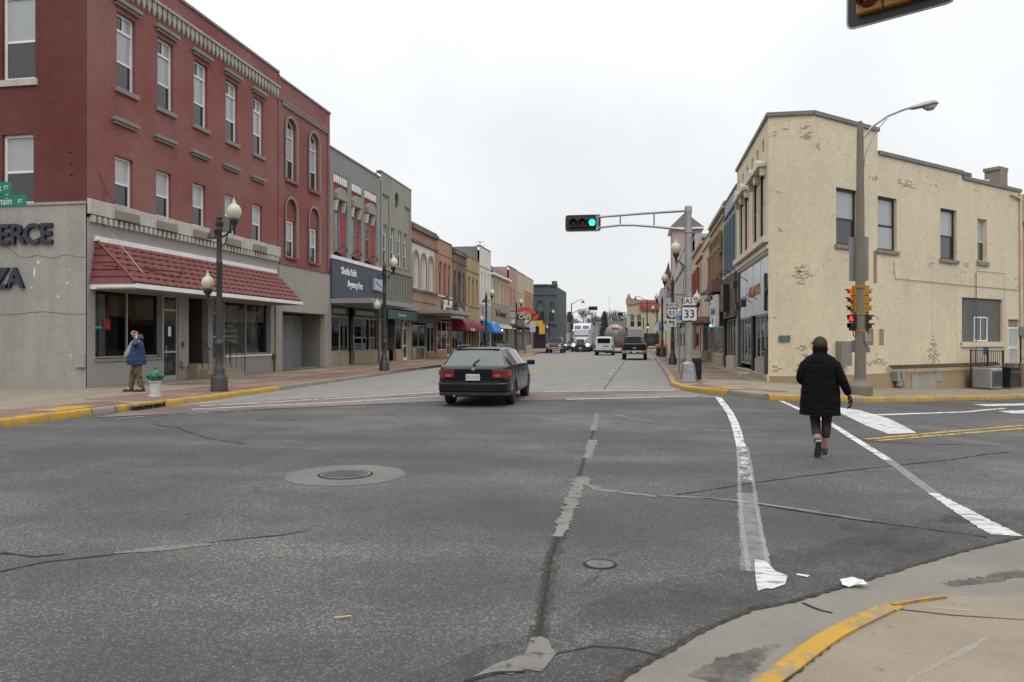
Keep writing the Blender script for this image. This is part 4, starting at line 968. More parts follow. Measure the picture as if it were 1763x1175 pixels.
b, w = front('salmon_building', 60.91, 65.97, 10.05, SALM, 'narrow salmon brick building with three slim arched windows', [(x, .75, 5.5, 8.3, 'a', dict(style='dh', fm=RUST, up=pm('red_blind', (.20, .07, .045), .7), lo=MATS['red_blind'])) for x in (.7, 2.2, 3.7)])
belt(b, w, 8.9, ORB, .12, .05); belt(b, w, 5.25, OFFW, .12, .09)
for x in (.7, 2.2, 3.7): archtrim(b, x, .75, 7.2, 8.3, ORB, .12, .05)
canopy(b, 0, w, 3.45, 1.2, MGRAY, .2); storefront(b, w, 3.2, WHITE, 2, ORB)
o = MB().box(1.2, 3.6, -.4, -.25, 4.1, 5.0).build('hanging_sign', WHITE, b); MB().box(1.3, 3.5, -.41, -.401, 4.15, 4.4).build('sign_band', BLACK, o); MB().box(2.1, 2.5, -.45, -.2, 4.6, 5.4).build('sign_post', DGRAY, o)

b, w = front('brown_brick_building', 65.98, 71.68, 9.9, BRN, 'dark brown brick building with three arched windows and a maroon awning', [(x, .95, 5.1, 8.0, 'a', dict(style='dh', fm=BRN, up=G_LO, lo=G_LO)) for x in (.55, 2.35, 4.1)])
belt(b, w, 8.75, BRN, .14, .07); belt(b, w, 9.5, BRN, .3, .14)
o = MB().box(.4, 5.2, -.35, -.2, 3.75, 4.95).build('black_sign', BLACK, b); text('Salon', .7, WHITE, o, (2.0, -.37, 4.3), name='sign_lettering'); MB().box(3.6, 5.0, -.37, -.351, 3.95, 4.85).build('sign_picture', MGRAY, o)
aw_ = awning(b, .1, 5.6, 2.45, 3.7, 1.3, MAROON); text('Hair Studio', .4, WHITE, aw_, (2.8, -1.31, 2.56), depth=.004, name='awning_lettering')
storefront(b, w, 2.9, ALU, 3)
b, w = front('yellow_brick_building', 71.69, 77.69, 9.8, YELB, 'yellow brick building with three arched bays beside the maroon awning', [(x, .9, 5.1, 7.9, 'a', dict(style='dh', fm=YELB, up=pm('yellow_blind', (.30, .22, .10), .6), lo=MATS['yellow_blind'])) for x in (.7, 2.5, 4.3)])
belt(b, w, 8.4, TAN, .1, .06); belt(b, w, 4.9, TAN, .1, .07); awning(b, .3, 5.4, 2.5, 3.3, 1.1, MAROON); storefront(b, w, 3.0, YELB, 4, YELB)
for i in range(5): MB().box(.4 + i * 1.2, .7 + i * 1.2, -.1, -.002, .15, 3.3).build('pilaster', YELB, b)
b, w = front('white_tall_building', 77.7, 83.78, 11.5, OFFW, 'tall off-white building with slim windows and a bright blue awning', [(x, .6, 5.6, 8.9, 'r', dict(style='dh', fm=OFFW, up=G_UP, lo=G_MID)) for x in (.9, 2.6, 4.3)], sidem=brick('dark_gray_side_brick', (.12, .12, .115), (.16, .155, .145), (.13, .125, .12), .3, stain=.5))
belt(b, w, 9.4, LGRAY, .1, .05); MB().box(.15, w - .15, -.08, -.002, 3.4, 5.4).build('sign_board', LBLUE, b); MB().box(1.0, 1.6, -.1, -.081, 4.0, 5.2).build('sign_figure', PANR, b)
aw_ = awning(b, .3, 5.2, 2.35, 3.75, 1.5, BLUEA, 2); MB().prism([(1.0, 0), (2.0, .0), (1.7, .5), (2.3, .9), (1.2, .95), (1.5, .5)], -1.4, -1.39, 0, Matrix.Translation((0, .2, 2.6))).build('awning_mark', WHITE, aw_)
storefront(b, w, 3.0, OFFW, 2); 
b, w = front('cream_gabled_building', 83.79, 95.5, 9.2, CRM, 'cream building under a dark slate roof with a tan shop sign band', [(x, .55, 6.0, 8.4, 'r', dict(style='dh', fm=CRM, up=G_MID, lo=G_LO)) for x in (2.0, 3.6, 6.2, 7.2, 8.6, 9.6, 10.6)])
MB().add([(-.1, -.35, 9.25), (w + .1, -.35, 9.25), (w - 4.5, 1.6, 10.9), (.1, 1.6, 10.9), (-.1, 9, 9.25), (w + .1, 9, 9.25)], [(0, 1, 2, 3), (3, 2, 5, 4), (0, 3, 4), (1, 5, 2)]).build('slate_roof', MAUVE, b)
MB().box(-.1, w + .1, -.4, -.003, 9.02, 9.24).build('gutter', WHITE, b); belt(b, w, 5.85, STUL, .12, .06)
MB().box(.1, w - .1, -.1, -.002, 3.5, 5.8).build('sign_board', pm('tan_sign_board', (.30, .235, .175), .7), b); text('The Treasures', 1.15, NAVY, b, (5.6, -.13, 4.7), depth=.02, bold=.012, name='sign_lettering')
seam = MB().add([(0, -.01, .65), (.42, -.01, .65), (.42, -1.3, 0), (0, -1.3, 0)], [(0, 1, 2, 3)]).box(.4, .44, -1.3, -.01, -.02, .0).mesh('awning_sheet', MGRAY)
for i in range(26): inst(seam, 'awning_sheet', b, (.2 + i * .43, 0, 2.9))
storefront(b, w, 2.85, ALU, 5)
for x in (1.2, 2.1): MB().lathe([(.02, .1), (.1, .04), (.1, -.04), (.02, -.1)], 10, (x, -.9, 2.7)).build('porch_lamp', pm('warm_bulb', (.9, .8, .6), .4, var=0, emit=(1, .8, .5), es=4), b)
b, w = front('pink_brick_building', 95.51, 101.9, 11.05, PINKB, 'tall pink brick building behind the projecting cafe sign', [(1.2, .9, 5.9, 8.4, 'r', dict(style='dh', fm=PINKB, up=G_MID)), (3.8, .9, 5.9, 8.4, 'r', dict(style='dh', fm=PINKB, up=G_MID))])
storefront(b, w, 3.0, ALU, 2); canopy(b, 0, w, 3.3, 1.3, DGRAY, .25); MB().box(.1, w, -.08, -.002, 3.7, 5.2).build('sign_board', LGRAY, b)
mb = MB(); mb.tube([(1, 4, 10.9), (1, 4, 14.5)], .04, 5)
for z, q in ((13.2, 1.0), (13.8, .8), (14.3, .6)): mb.tube([(1 - q, 4, z), (1 + q, 4, z)], .025, 4); mb.tube([(1, 4 - q, z + .1), (1, 4 + q, z + .1)], .025, 4)
mb.build('roof_antenna', DGRAY, b)
b, w = front('cream_upper_building', 101.91, 108.6, 10.95, CRM, 'plain cream rendered building right of the pink brick one', [(1.0, .9, 5.6, 8.2, 'r', dict(style='dh', fm=CRM)), (3.6, .9, 5.6, 8.2, 'r', dict(style='dh', fm=CRM))])
storefront(b, w, 3.0, ALU, 2); canopy(b, 0, w, 3.3, 1.3, MGRAY, .25); MB().box(.1, w, -.08, -.002, 3.7, 5.2).build('sign_board', DGRAY, b)
b, w = front('orange_brick_building', 108.61, 117.6, 10.9, ORB, 'orange brick building with a pale cream parapet at the far block end', [(x, .9, 5.3, 8.2, 'r', dict(style='dh', fm=ORB, up=G_MID)) for x in (1.0, 3.2, 5.4, 7.4)])
MB().box(0, w, -.06, -.002, 8.7, 10.88).build('cream_parapet', CRM, b); storefront(b, w, 3.1, ALU, 3, CRM); MB().box(.1, w, -.07, -.002, 3.5, 4.9).build('sign_board', OFFW, b)

# ======== slate gray corner block beyond the far cross street
b = root('slate_corner_building', -32, 134.5, 'F', 'slate gray two storey corner building with pointed arch windows down the street')
MB().wall(rect(0, 15.2, -.2, 11.3), [arch(x, x + 1.5, 5.0, 8.6, 1.5) for x in (1.0, 5.2, 9.0, 13.3)], 0, .25).build('front_wall', SLATE, b)
MB().quad((15.2, 0, -.2), (16.8, 2.0, -.2), (16.8, 2.0, 11.3), (15.2, 0, 11.3)).build('corner_wall', SLATE, b); MB().quad((16.8, 2.0, -.2), (16.8, 20, -.2), (16.8, 20, 11.3), (16.8, 2.0, 11.3)).quad((0, 0, -.2), (0, 20, -.2), (0, 20, 11.3), (0, 0, 11.3)).quad((0, 20, -.2), (16.8, 20, -.2), (16.8, 20, 11.3), (0, 20, 11.3)).build('side_wall', SLATE, b)
MB().add([(0, .1, 11.1), (15.2, .1, 11.1), (16.7, 2.1, 11.1), (16.7, 20, 11.1), (0, 20, 11.1)], [(0, 1, 2, 3, 4)]).build('roof', ROOF, b)
for z, h, p in ((11.3, .25, .3), (9.6, .3, .2), (4.3, .25, .3)):
    mb = MB(); mb.box(-.1, 15.2, -p, .0, z, z + h); mb.add([(15.2, -p, z), (16.8 + p, 2 - p * .3, z), (16.8, 2, z), (15.2, 0, z), (15.2, -p, z + h), (16.8 + p, 2 - p * .3, z + h), (16.8, 2, z + h), (15.2, 0, z + h)], [(0, 1, 5, 4), (4, 5, 6, 7), (0, 3, 2, 1)]); mb.build('cornice', pm('slate_trim', (.06, .07, .08), .7), b)
MCH = Matrix.Translation((15.2, 0, 0)) @ Matrix.Rotation(math.atan2(2, 1.6), 4, 'Z')
window(b, .75, 5.0, 1.1, 3.5, -.05, 'dh', fm=MATS['slate_trim'], up=G_MID, arched=.9, M=MCH)
for x in (1.0, 5.2, 9.0, 13.3):
    window(b, x + .02, 5.0, 1.46, 3.58, .15, 'dh', fm=MATS['slate_trim'], up=G_MID, arched=1.4); MB().wall(arch(x - .3, x + 1.8, 5.0, 9.1, 1.9), [arch(x - .01, x + 1.51, 5.0, 8.61, 1.51)], -.12, .12).build('arch_trim', MATS['slate_trim'], b)
MB().box(8.4, 15.0, -.08, -.002, .15, 4.0).build('shop_front', BLACK, b); MB().box(16.0, 16.9, 1.3, 2.2, 11.5, 12.2).build('corner_finial', SLATE, b)
mb = MB(); mb.box(12.4, 14.6, -.9, -.1, 4.0, 5.0); mb.box(14.0, 15.0, -1.0, -.5, 2.6, 4.4); mb.build('gold_fascia', pm('gold_sign', (.55, .33, .03), .6), b)

# ======== right side fronts ======================================================
# cream corner building: street front, chamfer and long oblique side
def dgt(u):
    a = (u - CXP) / F_PX; A0 = -SY * 6.1 + CY * 28.7; B0 = CY * 6.1 + SY * 28.7
    kd = -SY * DG.x + CY * DG.y; kl = CY * DG.x + SY * DG.y
    t = (a * A0 - B0) / (kl - a * kd); return t, A0 + kd * t
def dz(u, v): t, d = dgt(u); return EYE + (HZN - v) * d / F_PX
b = root('cream_corner_building', RX, 37.9, 'R', 'cream painted brick corner building with peeling paint and a long side wall')
w = 9.2
hx = [1.2, 2.85, 5.55, 7.25]        # local x = 37.9 - Y
MB().wall(rect(0, w, 4.95, 9.75), [rect(x, x + 1.05, 5.5, 8.05) for x in hx] + [rect(.5 + i * 1.45, .95 + i * 1.45, 8.75, 9.2) for i in range(6)], 0, .1).build('front_wall', CREAM, b)
for x in hx:
    window(b, x, 5.5, 1.05, 2.55, .015, 'dh', fm=pm('dark_brown_frame', (.045, .035, .03), .6), up=G_LO, t=.08, M=None)
    mb = MB(); mb.prism([(x - .4, 8.06), (x + 1.45, 8.06), (x + 1.45, 8.2), (x + .52, 8.5), (x - .4, 8.2)], -.3, -.002); mb.box(x - .3, x - .1, -.2, -.002, 7.75, 8.055); mb.box(x + 1.15, x + 1.35, -.2, -.002, 7.75, 8.055); mb.build('window_hood', IVORY, b, bevel=.02)
    for q in (x - .2, x + 1.08): MB().box(q, q + .12, -.05, -.002, 5.45, 7.64).build('pilaster', IVORY, b)
for i in range(6): MB().box(.45 + i * 1.45, 1.0 + i * 1.45, .06, .09, 8.7, 9.25).build('frieze_panel', TAN, b)
MB().box(0, w, -.2, -.002, 5.2, 5.42).build('sill_band', IVORY, b); MB().box(0, w + .02, -.06, -.002, 4.95, 5.1).build('belt_trim', IVORY, b)
coping(b, -.05, w + .02, 9.75, None, .14, .08)
# shop front: white sheet sign, glass, black posts
MB().wall(rect(0, w, -.6, 4.95), [rect(.15, w - .1, .3, 4.85)], 0, .3).build('lower_wall', CREAM, b)
sb = MB(); sb.box(.9, w - .15, .05, .12, 2.62, 4.75); so = sb.build('sign_board', pm('white_sheet_sign', (.58, .61, .66), .35, var=.06), b)
for x in (2.9, 5.0, 7.05): MB().box(x, x + .015, .04, .05, 2.63, 4.74).build('sheet_joint', MGRAY, so)
MB().box(.9, w - .12, .02, .13, 4.76, 4.86).build('sign_cap', BLACK, b)
text('ASLAMUTS', .62, GOLD, so, (5.35, .035, 3.62), depth=.008, bold=.008, name='sign_letters', sx=1.05)
for x, z in ((3.3, 3.9), (6.1, 2.95), (4.5, 2.9)):
    mb = MB(); mb.tube([(x, .05, z + .3), (x, -.3, z + .55), (x, -.5, z + .3)], .02, 6); mb.box(x - .2, x + .2, -.6, -.4, z, z + .3); mb.build('sign_lamp', BLACK, b)
MB().prism([(8.5, 4.0), (8.66, 4.1), (8.7, 3.6), (8.95, 3.45), (8.7, 3.3), (8.66, 2.7), (8.5, 2.7)], -.06, .04).build('sign_figure', NAVY, b)
MB().box(.15, .5, -.02, .2, .2, 4.85).build('post', DGRAY, b); MB().box(.5, .88, .1, .25, .2, 4.85).build('post', BLACK, b)
shopwin(b, .9, 4.0, .55, 2.6, .08, 3, fm=ALU); door(b, 4.6, 5.5, .35, 2.6, .6, fm=BLACK); MB().box(4.05, 4.5, .1, .3, .3, 2.6).build('post', BLACK, b)
shopwin(b, 5.6, 8.95, .9, 2.6, .08, 3, fm=ALU); MB().box(5.6, 8.95, .03, .25, .2, .88).build('stone_bulkhead', brick('pinkish_stone', (.33, .27, .25), (.38, .32, .30), (.3, .27, .25), .2, bw=.3, rh=.1), b); MB().box(8.2, 8.9, .0, .03, .3, 1.3).build('dark_panel', BLACK, b)
MB().box(.4, w - .05, -.12, .02, -.3, .32).build('stone_step', LIMES, b); MB().box(4.3, 5.7, -.5, -.12, -.2, .24).build('stone_step', STONE, b)
MB().box(9.05, w + .03, -.05, .03, -.4, .36).build('stone_step', IVORY, b)
# chamfer wall, local x = w plane, running along +y of the building frame (world +X)
MB().quad((w, 0, -.8), (w, 1.54, -.8), (w, 1.54, 9.75), (w, 0, 9.75)).build('chamfer_wall', CREAM, b)
MB().box(w - .25, w + .08, -.08, 1.56, 9.752, 9.89).build('coping', COPE, b)
MB().box(w + .002, w + .04, .02, 1.54, -.9, .30).build('plinth', BEIGE, b)
MB().box(w + .002, w + .05, .35, .75, 1.55, 1.78).build('wall_plate', pm('slate_blue_plate', (.10, .12, .15), .5), b)
# oblique side wall in its own frame: origin at the chamfer corner
MD = Matrix.Translation((w, 1.54, 0)) @ Matrix.Rotation(PI / 2, 4, 'Z') @ Matrix.Rotation(PI / 2 - R(47), 4, 'Z')
T = lambda u: dgt(u)[0]
LEN = T(1757.5)
wins = []
for u0, u1, v0, v1 in ((1439.5, 1477, 322, 421), (1511, 1544, 337, 430), (1619, 1647, 358, 446)):
    wins.append((T(u0), T(u1), dz(u0, v1), dz(u0, v0)))
t0, t1 = T(1683), T(1699); wins.append((t0, t1, dz(1683, 450), dz(1683, 376)))
pA = (T(1656), T(1726), dz(1656, 589), dz(1656, 512)); dA = (T(1736), T(1754), dz(1736, 630), dz(1736, 550))
hs = [rect(*q) for q in wins] + [rect(*pA), rect(*dA)]
tS1, tS2 = T(1511), T(1656)
zt = 9.75; z2 = dz(1511, 266); z3 = z2 - .22
outer = [(0, -2.2), (LEN, -2.2), (LEN, z3), (tS2, z3), (tS2, z2), (tS1, z2), (tS1, zt), (0, zt)]
MB().wall(outer, hs, 0, .25, 0, MD).build('oblique_wall', CREAM, b)
for a, c, z in ((0, tS1 + .05, zt), (tS1 + .06, tS2 + .05, z2), (tS2 + .06, LEN, z3)): MB().box(a, c, -.07, .3, z + .002, z + .15, 0, MD).build('coping', COPE, b)
MB().box(.02, LEN, -.05, -.003, -2.2, .30, 0, MD).build('plinth', BEIGE, b)
# back parts and roof
c1 = MD @ Vector((LEN, 0, 0)); 
MB().quad(c1 + Vector((0, 0, -2.2)), Vector((c1.x, 5, -2.2)), Vector((c1.x, 5, z3)), c1 + Vector((0, 0, z3))).quad((0, .3, -1), (0, 11.2, -1), (0, 11.2, 9.0), (0, .3, 9.0)).build('back_wall', CREAM, b)
mid = MD @ Vector((tS1, 0, 0))
MB().add([(0.1, .1, 8.5), (w, .1, 8.5), (w, 1.5, 8.5), tuple(c1 + Vector((0, 0, 8.5))), (c1.x, 5, 8.5), (0.1, 5, 8.5)], [(0, 1, 2, 3, 4, 5)]).build('roof', ROOF, b)
MB().box(tS1 - .25, tS1 - .0, .01, 6, z2 - .2, zt, 0, MD).build('parapet_return', CREAM, b)
DKW = pm('dark_sash', (.03, .026, .024), .5)
for i, (a, c, z0, z1) in enumerate(wins):
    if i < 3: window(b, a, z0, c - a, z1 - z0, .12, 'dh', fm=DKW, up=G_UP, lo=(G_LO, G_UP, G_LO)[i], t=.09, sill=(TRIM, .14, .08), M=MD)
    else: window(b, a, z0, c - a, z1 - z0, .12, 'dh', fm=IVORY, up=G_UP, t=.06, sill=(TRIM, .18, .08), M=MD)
a, c, z0, z1 = pA; q = (c - a) / 3; iw = (T(1680), T(1703), dz(1680, 587), dz(1680, 545))
for k in range(3):
    x0 = a + q * k
    if k == 1: MB().box(x0 + .01, x0 + q - .01, .1, .14, iw[3], z1, 0, MD).build('infill_panel', DGRAY, b)
    else: MB().box(x0 + .01, x0 + q - .01, .1, .14, z0, z1, 0, MD).build('infill_panel', DGRAY, b)
window(b, a + q, z0 + .02, q, iw[3] - z0 - .03, .08, 'v2', up=G_LO, fm=WHITE, t=.06, M=MD)
MB().box(a - .1, c + .1, -.09, -.003, z0 - .22, z0 - .01, 0, MD).build('sill', CREAM, b)
a, c, z0, z1 = dA
o = MB().box(a, c, .1, .14, z0, z1 - .35, 0, MD).build('side_door', G_MID, b); MB().box(a, c, .09, .13, z1 - .34, z1, 0, MD).build('door_header', TRIM, b)
mb = MB(); mb.box(a, a + .09, .02, .09, z0, z1 - .36, 0, MD); mb.box(c - .09, c, .02, .09, z0, z1 - .36, 0, MD); mb.box(a + .09, c - .09, .02, .09, z1 - .45, z1 - .36, 0, MD); mb.box(a + .09, c - .09, .02, .09, (z0 + z1) / 2 - .3, (z0 + z1) / 2 - .2, 0, MD); mb.box(a + .09, c - .09, .02, .09, z0, z0 + .1, 0, MD)
k = a + .16
while k < c - .12: mb.box(k, k + .025, .03, .06, z0 + .1, z1 - .45, 0, MD); k += .1
mb.build('security_grille', WHITE, b)
# bricked-in strips, pipes, cables, sign, meters
for u0, u1, v0, v1, m in ((1504, 1509, 432, 487, TAN), (1493, 1503, 566, 594, TAN), (1514, 1521, 567, 594, SALM)):
    MB().box(T(u0), T(u1), -.02, -.003, dz(u0, v1), dz(u0, v0), 0, MD).build('brick_infill', m, b)
def dl(pts, r, m, name, off=-.03): MB().tube([MD @ Vector((T(u), off, dz(u, v))) for u, v in pts], r, 6).build(name, m, b)
dl([(1754, 335), (1755, 480), (1757, 650)], .06, IVORY, 'downpipe', -.08); dl([(1738, 335), (1757, 345)], .05, IVORY, 'downpipe', -.08)
dl([(1678, 470), (1678.5, 560), (1678, 628)], .018, DGRAY, 'conduit', -.06); dl([(1681, 445), (1682, 466), (1729, 471), (1729, 600)], .013, IVORY, 'conduit')
dl([(1538, 450), (1540, 480), (1600, 486), (1650, 491), (1757, 500)], .011, TRIM, 'wall_cable'); dl([(1645, 492), (1645, 560), (1649, 625)], .008, IVORY, 'wall_cable'); dl([(1604, 455), (1604, 580)], .008, IVORY, 'wall_cable')
MB().box(T(1693), T(1701), -.02, -.003, dz(1693, 611), dz(1693, 598), 0, MD).build('blue_notice', pm('blue_notice', (.03, .06, .35), .5), b)
MB().box(T(1753.5), T(1761), -.25, -.003, dz(1753, 578), dz(1753, 563), 0, MD).build('meter_box', MGRAY, b)
MB().box(1.35, 2.0, -.25, -.003, .65, dz(1420, 588), 0, MD).build('utility_cabinet', TRIM, b)
dl([(1395, 591), (1418, 590)], .03, RUST, 'rusty_bar', -.05)
mb = MB(); 
for u in (1533, 1541): mb.box(T(u), T(u) + .2, -.3, -.06, dz(u, 656), dz(u, 640), 0, MD); mb.lathe([(.02, -.12), (.13, -.1), (.13, .1), (.02, .12)], 12, (0, 0, 0), 0, MD @ Matrix.Translation((T(u) + .25, -.2, dz(u, 660))))
mb.tube([MD @ Vector((T(1538), -.2, dz(1538, 660))), MD @ Vector((T(1538), -.2, dz(1538, 676)))], .03, 6); mb.build('gas_meter', MGRAY, b)
for u0, u1, v0, v1 in ((1567, 1608, 647, 676), (1608, 1620, 641, 657)): MB().box(T(u0), T(u1), -.075, -.052, dz(u0, v1), dz(u0, v0), 0, MD).build('cement_patch', STUL, b)
for k in range(4): dl([(1525, 630 + k * 1.6), (1660, 626 + k * 1.6), (1712, 624 + k * 1.4)], .02, RUST, 'rusty_pipe', -.12 - k * .05)
# places where the paint has come away and bare brick shows
EXB = brick('exposed_brick', (.34, .235, .175), (.43, .32, .245), (.42, .355, .27), .25, stain=.3)
def peel(t0, t1, z0, z1, seed, M=MD):
    """a ragged cluster of bare bricks"""
    rr = random.Random(seed); cx, cz = (t0 + t1) / 2, (z0 + z1) / 2; hw, hh = max(.1, (t1 - t0) / 2), max(.05, (z1 - z0) / 2); mb = MB()
    j = math.floor((cz - hh) / .075)
    while j * .075 < cz + hh:
        x = cx - hw - .1 + (.105 if j % 2 else 0)
        while x < cx + hw:
            d = ((x + .1 - cx) / hw) ** 2 + ((j * .075 + .037 - cz) / hh) ** 2
            if rr.random() < 1.0 - d * .95: a0 = x + rr.uniform(-.05, .05); mb.box(a0, a0 + rr.uniform(.1, .24), -.0035, 0, j * .075 + rr.uniform(0, .02), j * .075 + .075 - rr.uniform(0, .02), 0, M)
            x += .21
        j += 1
    if mb.v: mb.build('peeled_patch', EXB, b).__setitem__('kind', 'stuff')
for k, (u0, u1, v0, v1) in enumerate(((1596, 1619, 588, 642), (1542, 1582, 306, 323), (1497, 1512, 298, 313), (1403, 1412, 232, 262), (1486, 1530, 618, 632), (1604, 1609, 572, 592), (1660, 1672, 448, 462), (1628, 1640, 452, 460), (1507, 1514, 540, 556), (1598, 1608, 450, 462), (1690, 1700, 612, 622))):
    peel(T(u0), T(u1), dz(u0, v1), dz(u0, v0), k + 3)
MC_ = Matrix.Translation((w, 0, 0)) @ Matrix.Rotation(PI / 2, 4, 'Z')
for k, (a, c, z0, z1) in enumerate(((.75, 1.5, 3.6, 4.35), (.05, .6, .45, .8), (.8, 1.5, .4, .75), (1.1, 1.5, 8.8, 9.4), (.1, .9, 9.1, 9.3), (.3, .55, 5.5, 5.7), (1.0, 1.4, .9, 1.5))): peel(a, c, z0, z1, k + 40, MC_)
# chimneys
for u, zc, hw, hh, m in ((1678, z3 + .3, .36, .1, DGRAY), (1741, z3 + .72, .38, .8, brick('sooty_brick', (.16, .12, .09), (.30, .23, .15), (.1, .09, .08), .3, stain=.6))):
    mb = MB(); t_ = T(u); mb.box(t_ - hw, t_ + hw, .32, 1.0, z3 - .6, zc + hh * .35, 0, MD); mb.box(t_ - hw - .05, t_ + hw + .05, .31, 1.05, zc + hh * .35, zc + hh * .35 + .16, 0, MD); mb.build('chimney', m, b)

b = root('orange_side_building', 0, 0, R(43), 'narrow strip of an orange red brick building behind the white downpipe'); q_ = OWv = Vector((6.1, 28.7)) + DG * (LEN + .12); b.location = (q_.x, q_.y, -1.2)
MB().wall(rect(0, 9, -1, 8.4), [rect(1.5, 2.6, 4.6, 6.6), rect(5.5, 6.6, 4.6, 6.6)], .05, .25).build('front_wall', ORB, b); MB().box(.01, 9, .31, 9, -1, 8.3).build('side_wall', ORB, b)
for x in (1.5, 5.5): window(b, x, 4.6, 1.1, 2.0, .15, 'dh')
coping(b, 0, 9, 8.4)

# ======== unseen buildings added behind the photographer: mirrored in glass and paint, blocking sky light
def backdrop_block(X, Y, rz, w, d, h, m, label, nw):
    b = root('unseen_brick_building', X, Y, rz, label)
    MB().wall(rect(0, w, -.5, h), [rect(1 + i * (w - 2) / nw, 2.1 + i * (w - 2) / nw, 5.4, 7.8) for i in range(nw)] + [rect(.6, w - .6, .5, 3.2)], 0, .25).build('front_wall', m, b); shell(b, w, d, h - .05, m); coping(b, 0, w, h)
    for i in range(nw): window(b, 1.01 + i * (w - 2) / nw, 5.4, 1.08, 2.39, .12, 'dh')
    shopwin(b, .6, w - .6, .5, 3.2, .1, 6, glass=G_LO)
backdrop_block(-15, -10, PI, 24, 16, 11, TAN, 'tan brick building added behind the photographer, outside the picture on the left', 7)
backdrop_block(30, -9, PI, 24, 16, 10.5, RED, 'unseen dark red brick building added right behind the photographer', 7)
backdrop_block(3.5, -60, PI, 20, 16, 12, BRN, 'unseen brown brick building added to close the street behind the photographer', 6)
# ---- the other right hand fronts (local x runs from the far end towards the photographer)
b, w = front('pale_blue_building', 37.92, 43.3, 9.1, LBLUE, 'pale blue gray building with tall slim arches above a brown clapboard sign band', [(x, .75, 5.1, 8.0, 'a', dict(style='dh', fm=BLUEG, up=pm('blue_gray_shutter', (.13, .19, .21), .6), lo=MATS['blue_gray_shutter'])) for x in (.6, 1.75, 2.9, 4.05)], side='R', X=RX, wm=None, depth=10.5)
for x in (.6, 1.75, 2.9, 4.05): MB().box(x - .2, x, -.1, -.002, 5.1, 7.9).build('pilaster', BLUEG, b)
belt(b, w, 8.2, BLUEG, .12, .1); belt(b, w, 4.9, LBLUE, .15, .12)
pl_ = MB().box(0, w - .02, -.1, -.002, 0, .17).mesh('clapboard', WOODB)
for k in range(12): inst(pl_, 'clapboard', b, (.01, -.004 * (k % 2), 2.75 + k * .175))
MB().box(1.6, 3.0, -.4, -.12, 3.1, 4.5).build('dark_sign', BLACK, b); storefront(b, w, 2.7, ALU, 3, brick('cream_stone', (.42, .38, .32), (.47, .43, .36), (.36, .33, .28), .2, bw=.4, rh=.15))
for x in (2.0, 4.0): spot(b, x, 4.85, -.05)
MB().box(.0, .3, -.06, .2, .1, 4.8).build('post', BLACK, b)
b, w = front('yellow_ornate_building', 43.32, 52.25, 9.25, YELB, 'ornate yellow building with tan arcaded bays and a white hanging sign', [(x, .8, 5.0, 7.9, 'a', dict(style='dh', fm=TAN, up=pm('tan_shutter', (.33, .22, .13), .7), lo=MATS['tan_shutter'])) for x in (.6, 1.9, 3.2, 4.6, 5.9, 7.2)], side='R', X=RX)
for x in (.6, 1.9, 3.2, 4.6, 5.9, 7.2):
    archtrim(b, x, .8, 6.6, 7.9, TAN, .12, .14); MB().box(x - .28, x - .02, -.2, -.002, 5.0, 6.9).build('half_column', TAN, b); MB().box(x - .34, x + .04, -.26, -.002, 6.9, 7.1).build('capital', YELB, b)
belt(b, w, 8.5, CRM, .1, .12); belt(b, w, 8.95, CRM, .16, .18)
for i in range(9): MB().box(.5 + i, .7 + i, -.12, -.002, 8.68, 8.86).build('vent', DGRAY, b)
mb = MB(); mb.prism([(5.6, 4.3), (8.9, 4.3), (8.5, 5.0), (6.0, 5.0)], -.7, -.002); mb.build('bay_hood', pm('maroon_hood', (.11, .03, .035), .7), b); 
mb = MB()
for x in (6.0, 6.9, 7.8, 8.6): mb.tube([(x, -.1, 4.2), (x, -.5, 4.4), (x, -.75, 4.1)], .03, 5); mb.lathe([(.05, .1), (.16, -.1)], 8, (x, -.75, 4.0))
mb.build('sign_lamp', BLACK, b)
o = MB().box(6.2, 8.85, -.5, -.3, 2.35, 4.15).build('white_sign', WHITE, b); text('Monticello', .62, pm('sign_blue_script', (.06, .17, .42), .5), o, (7.5, -.52, 3.25), depth=.01, bold=.01, name='sign_lettering', sx=.85, shear=.2); text('Inn', .55, MATS['sign_blue_script'], o, (7.2, -.52, 2.75), depth=.01, bold=.01, name='sign_lettering')
o = MB().box(3.6, 5.8, -.35, -.2, 2.6, 3.9).build('picture_sign', pm('orange_frame', (.45, .17, .07), .6), b); MB().box(3.75, 5.65, -.37, -.351, 2.75, 3.75).build('sign_face', pm('sign_face_pale', (.6, .62, .62), .5), o)
MB().box(3.8, 5.3, -.39, -.371, 2.42, 2.55).build('green_neon', pm('green_neon', (.05, .8, .4), .4, var=0, emit=(.05, 1, .5), es=3), o)
storefront(b, w, 2.4, ALU, 5)
b, w = front('cream_narrow_building', 52.27, 58.6, 8.85, CRM, 'cream building with slim plain windows above the drugstore canopy', [(x, .6, 5.2, 7.2, 'r', dict(style='dh', fm=OFFW, up=G_MID)) for x in (.8, 2.3, 3.8, 5.2)], side='R', X=RX)
belt(b, w, 8.2, CRM, .14, .12); storefront(b, w, 2.6, ALU, 2); MB().box(.1, w - .1, -.1, -.002, 3.2, 4.9).build('sign_board', CRM, b); belt(b, w, 4.92, TEAL, .12, .14)
can = MB().box(.0, w + 1.2, -2.6, -.1, 2.72, 3.15).build('drugstore_canopy', TRIM, b); MB().box(w + 1.21, w + 1.24, -2.55, -.2, 2.76, 3.11).build('canopy_end', MGRAY, can)
t_ = text('PHARMACY', .44, pm('red_letters', (.40, .04, .06), .5), can, (0, 0, 0), depth=.01, bold=.01, name='canopy_lettering'); t_.matrix_local = Matrix.Translation((w + 1.26, -1.35, 2.94)) @ Matrix.Rotation(PI / 2, 4, 'Z') @ Matrix.Rotation(PI / 2, 4, 'X')
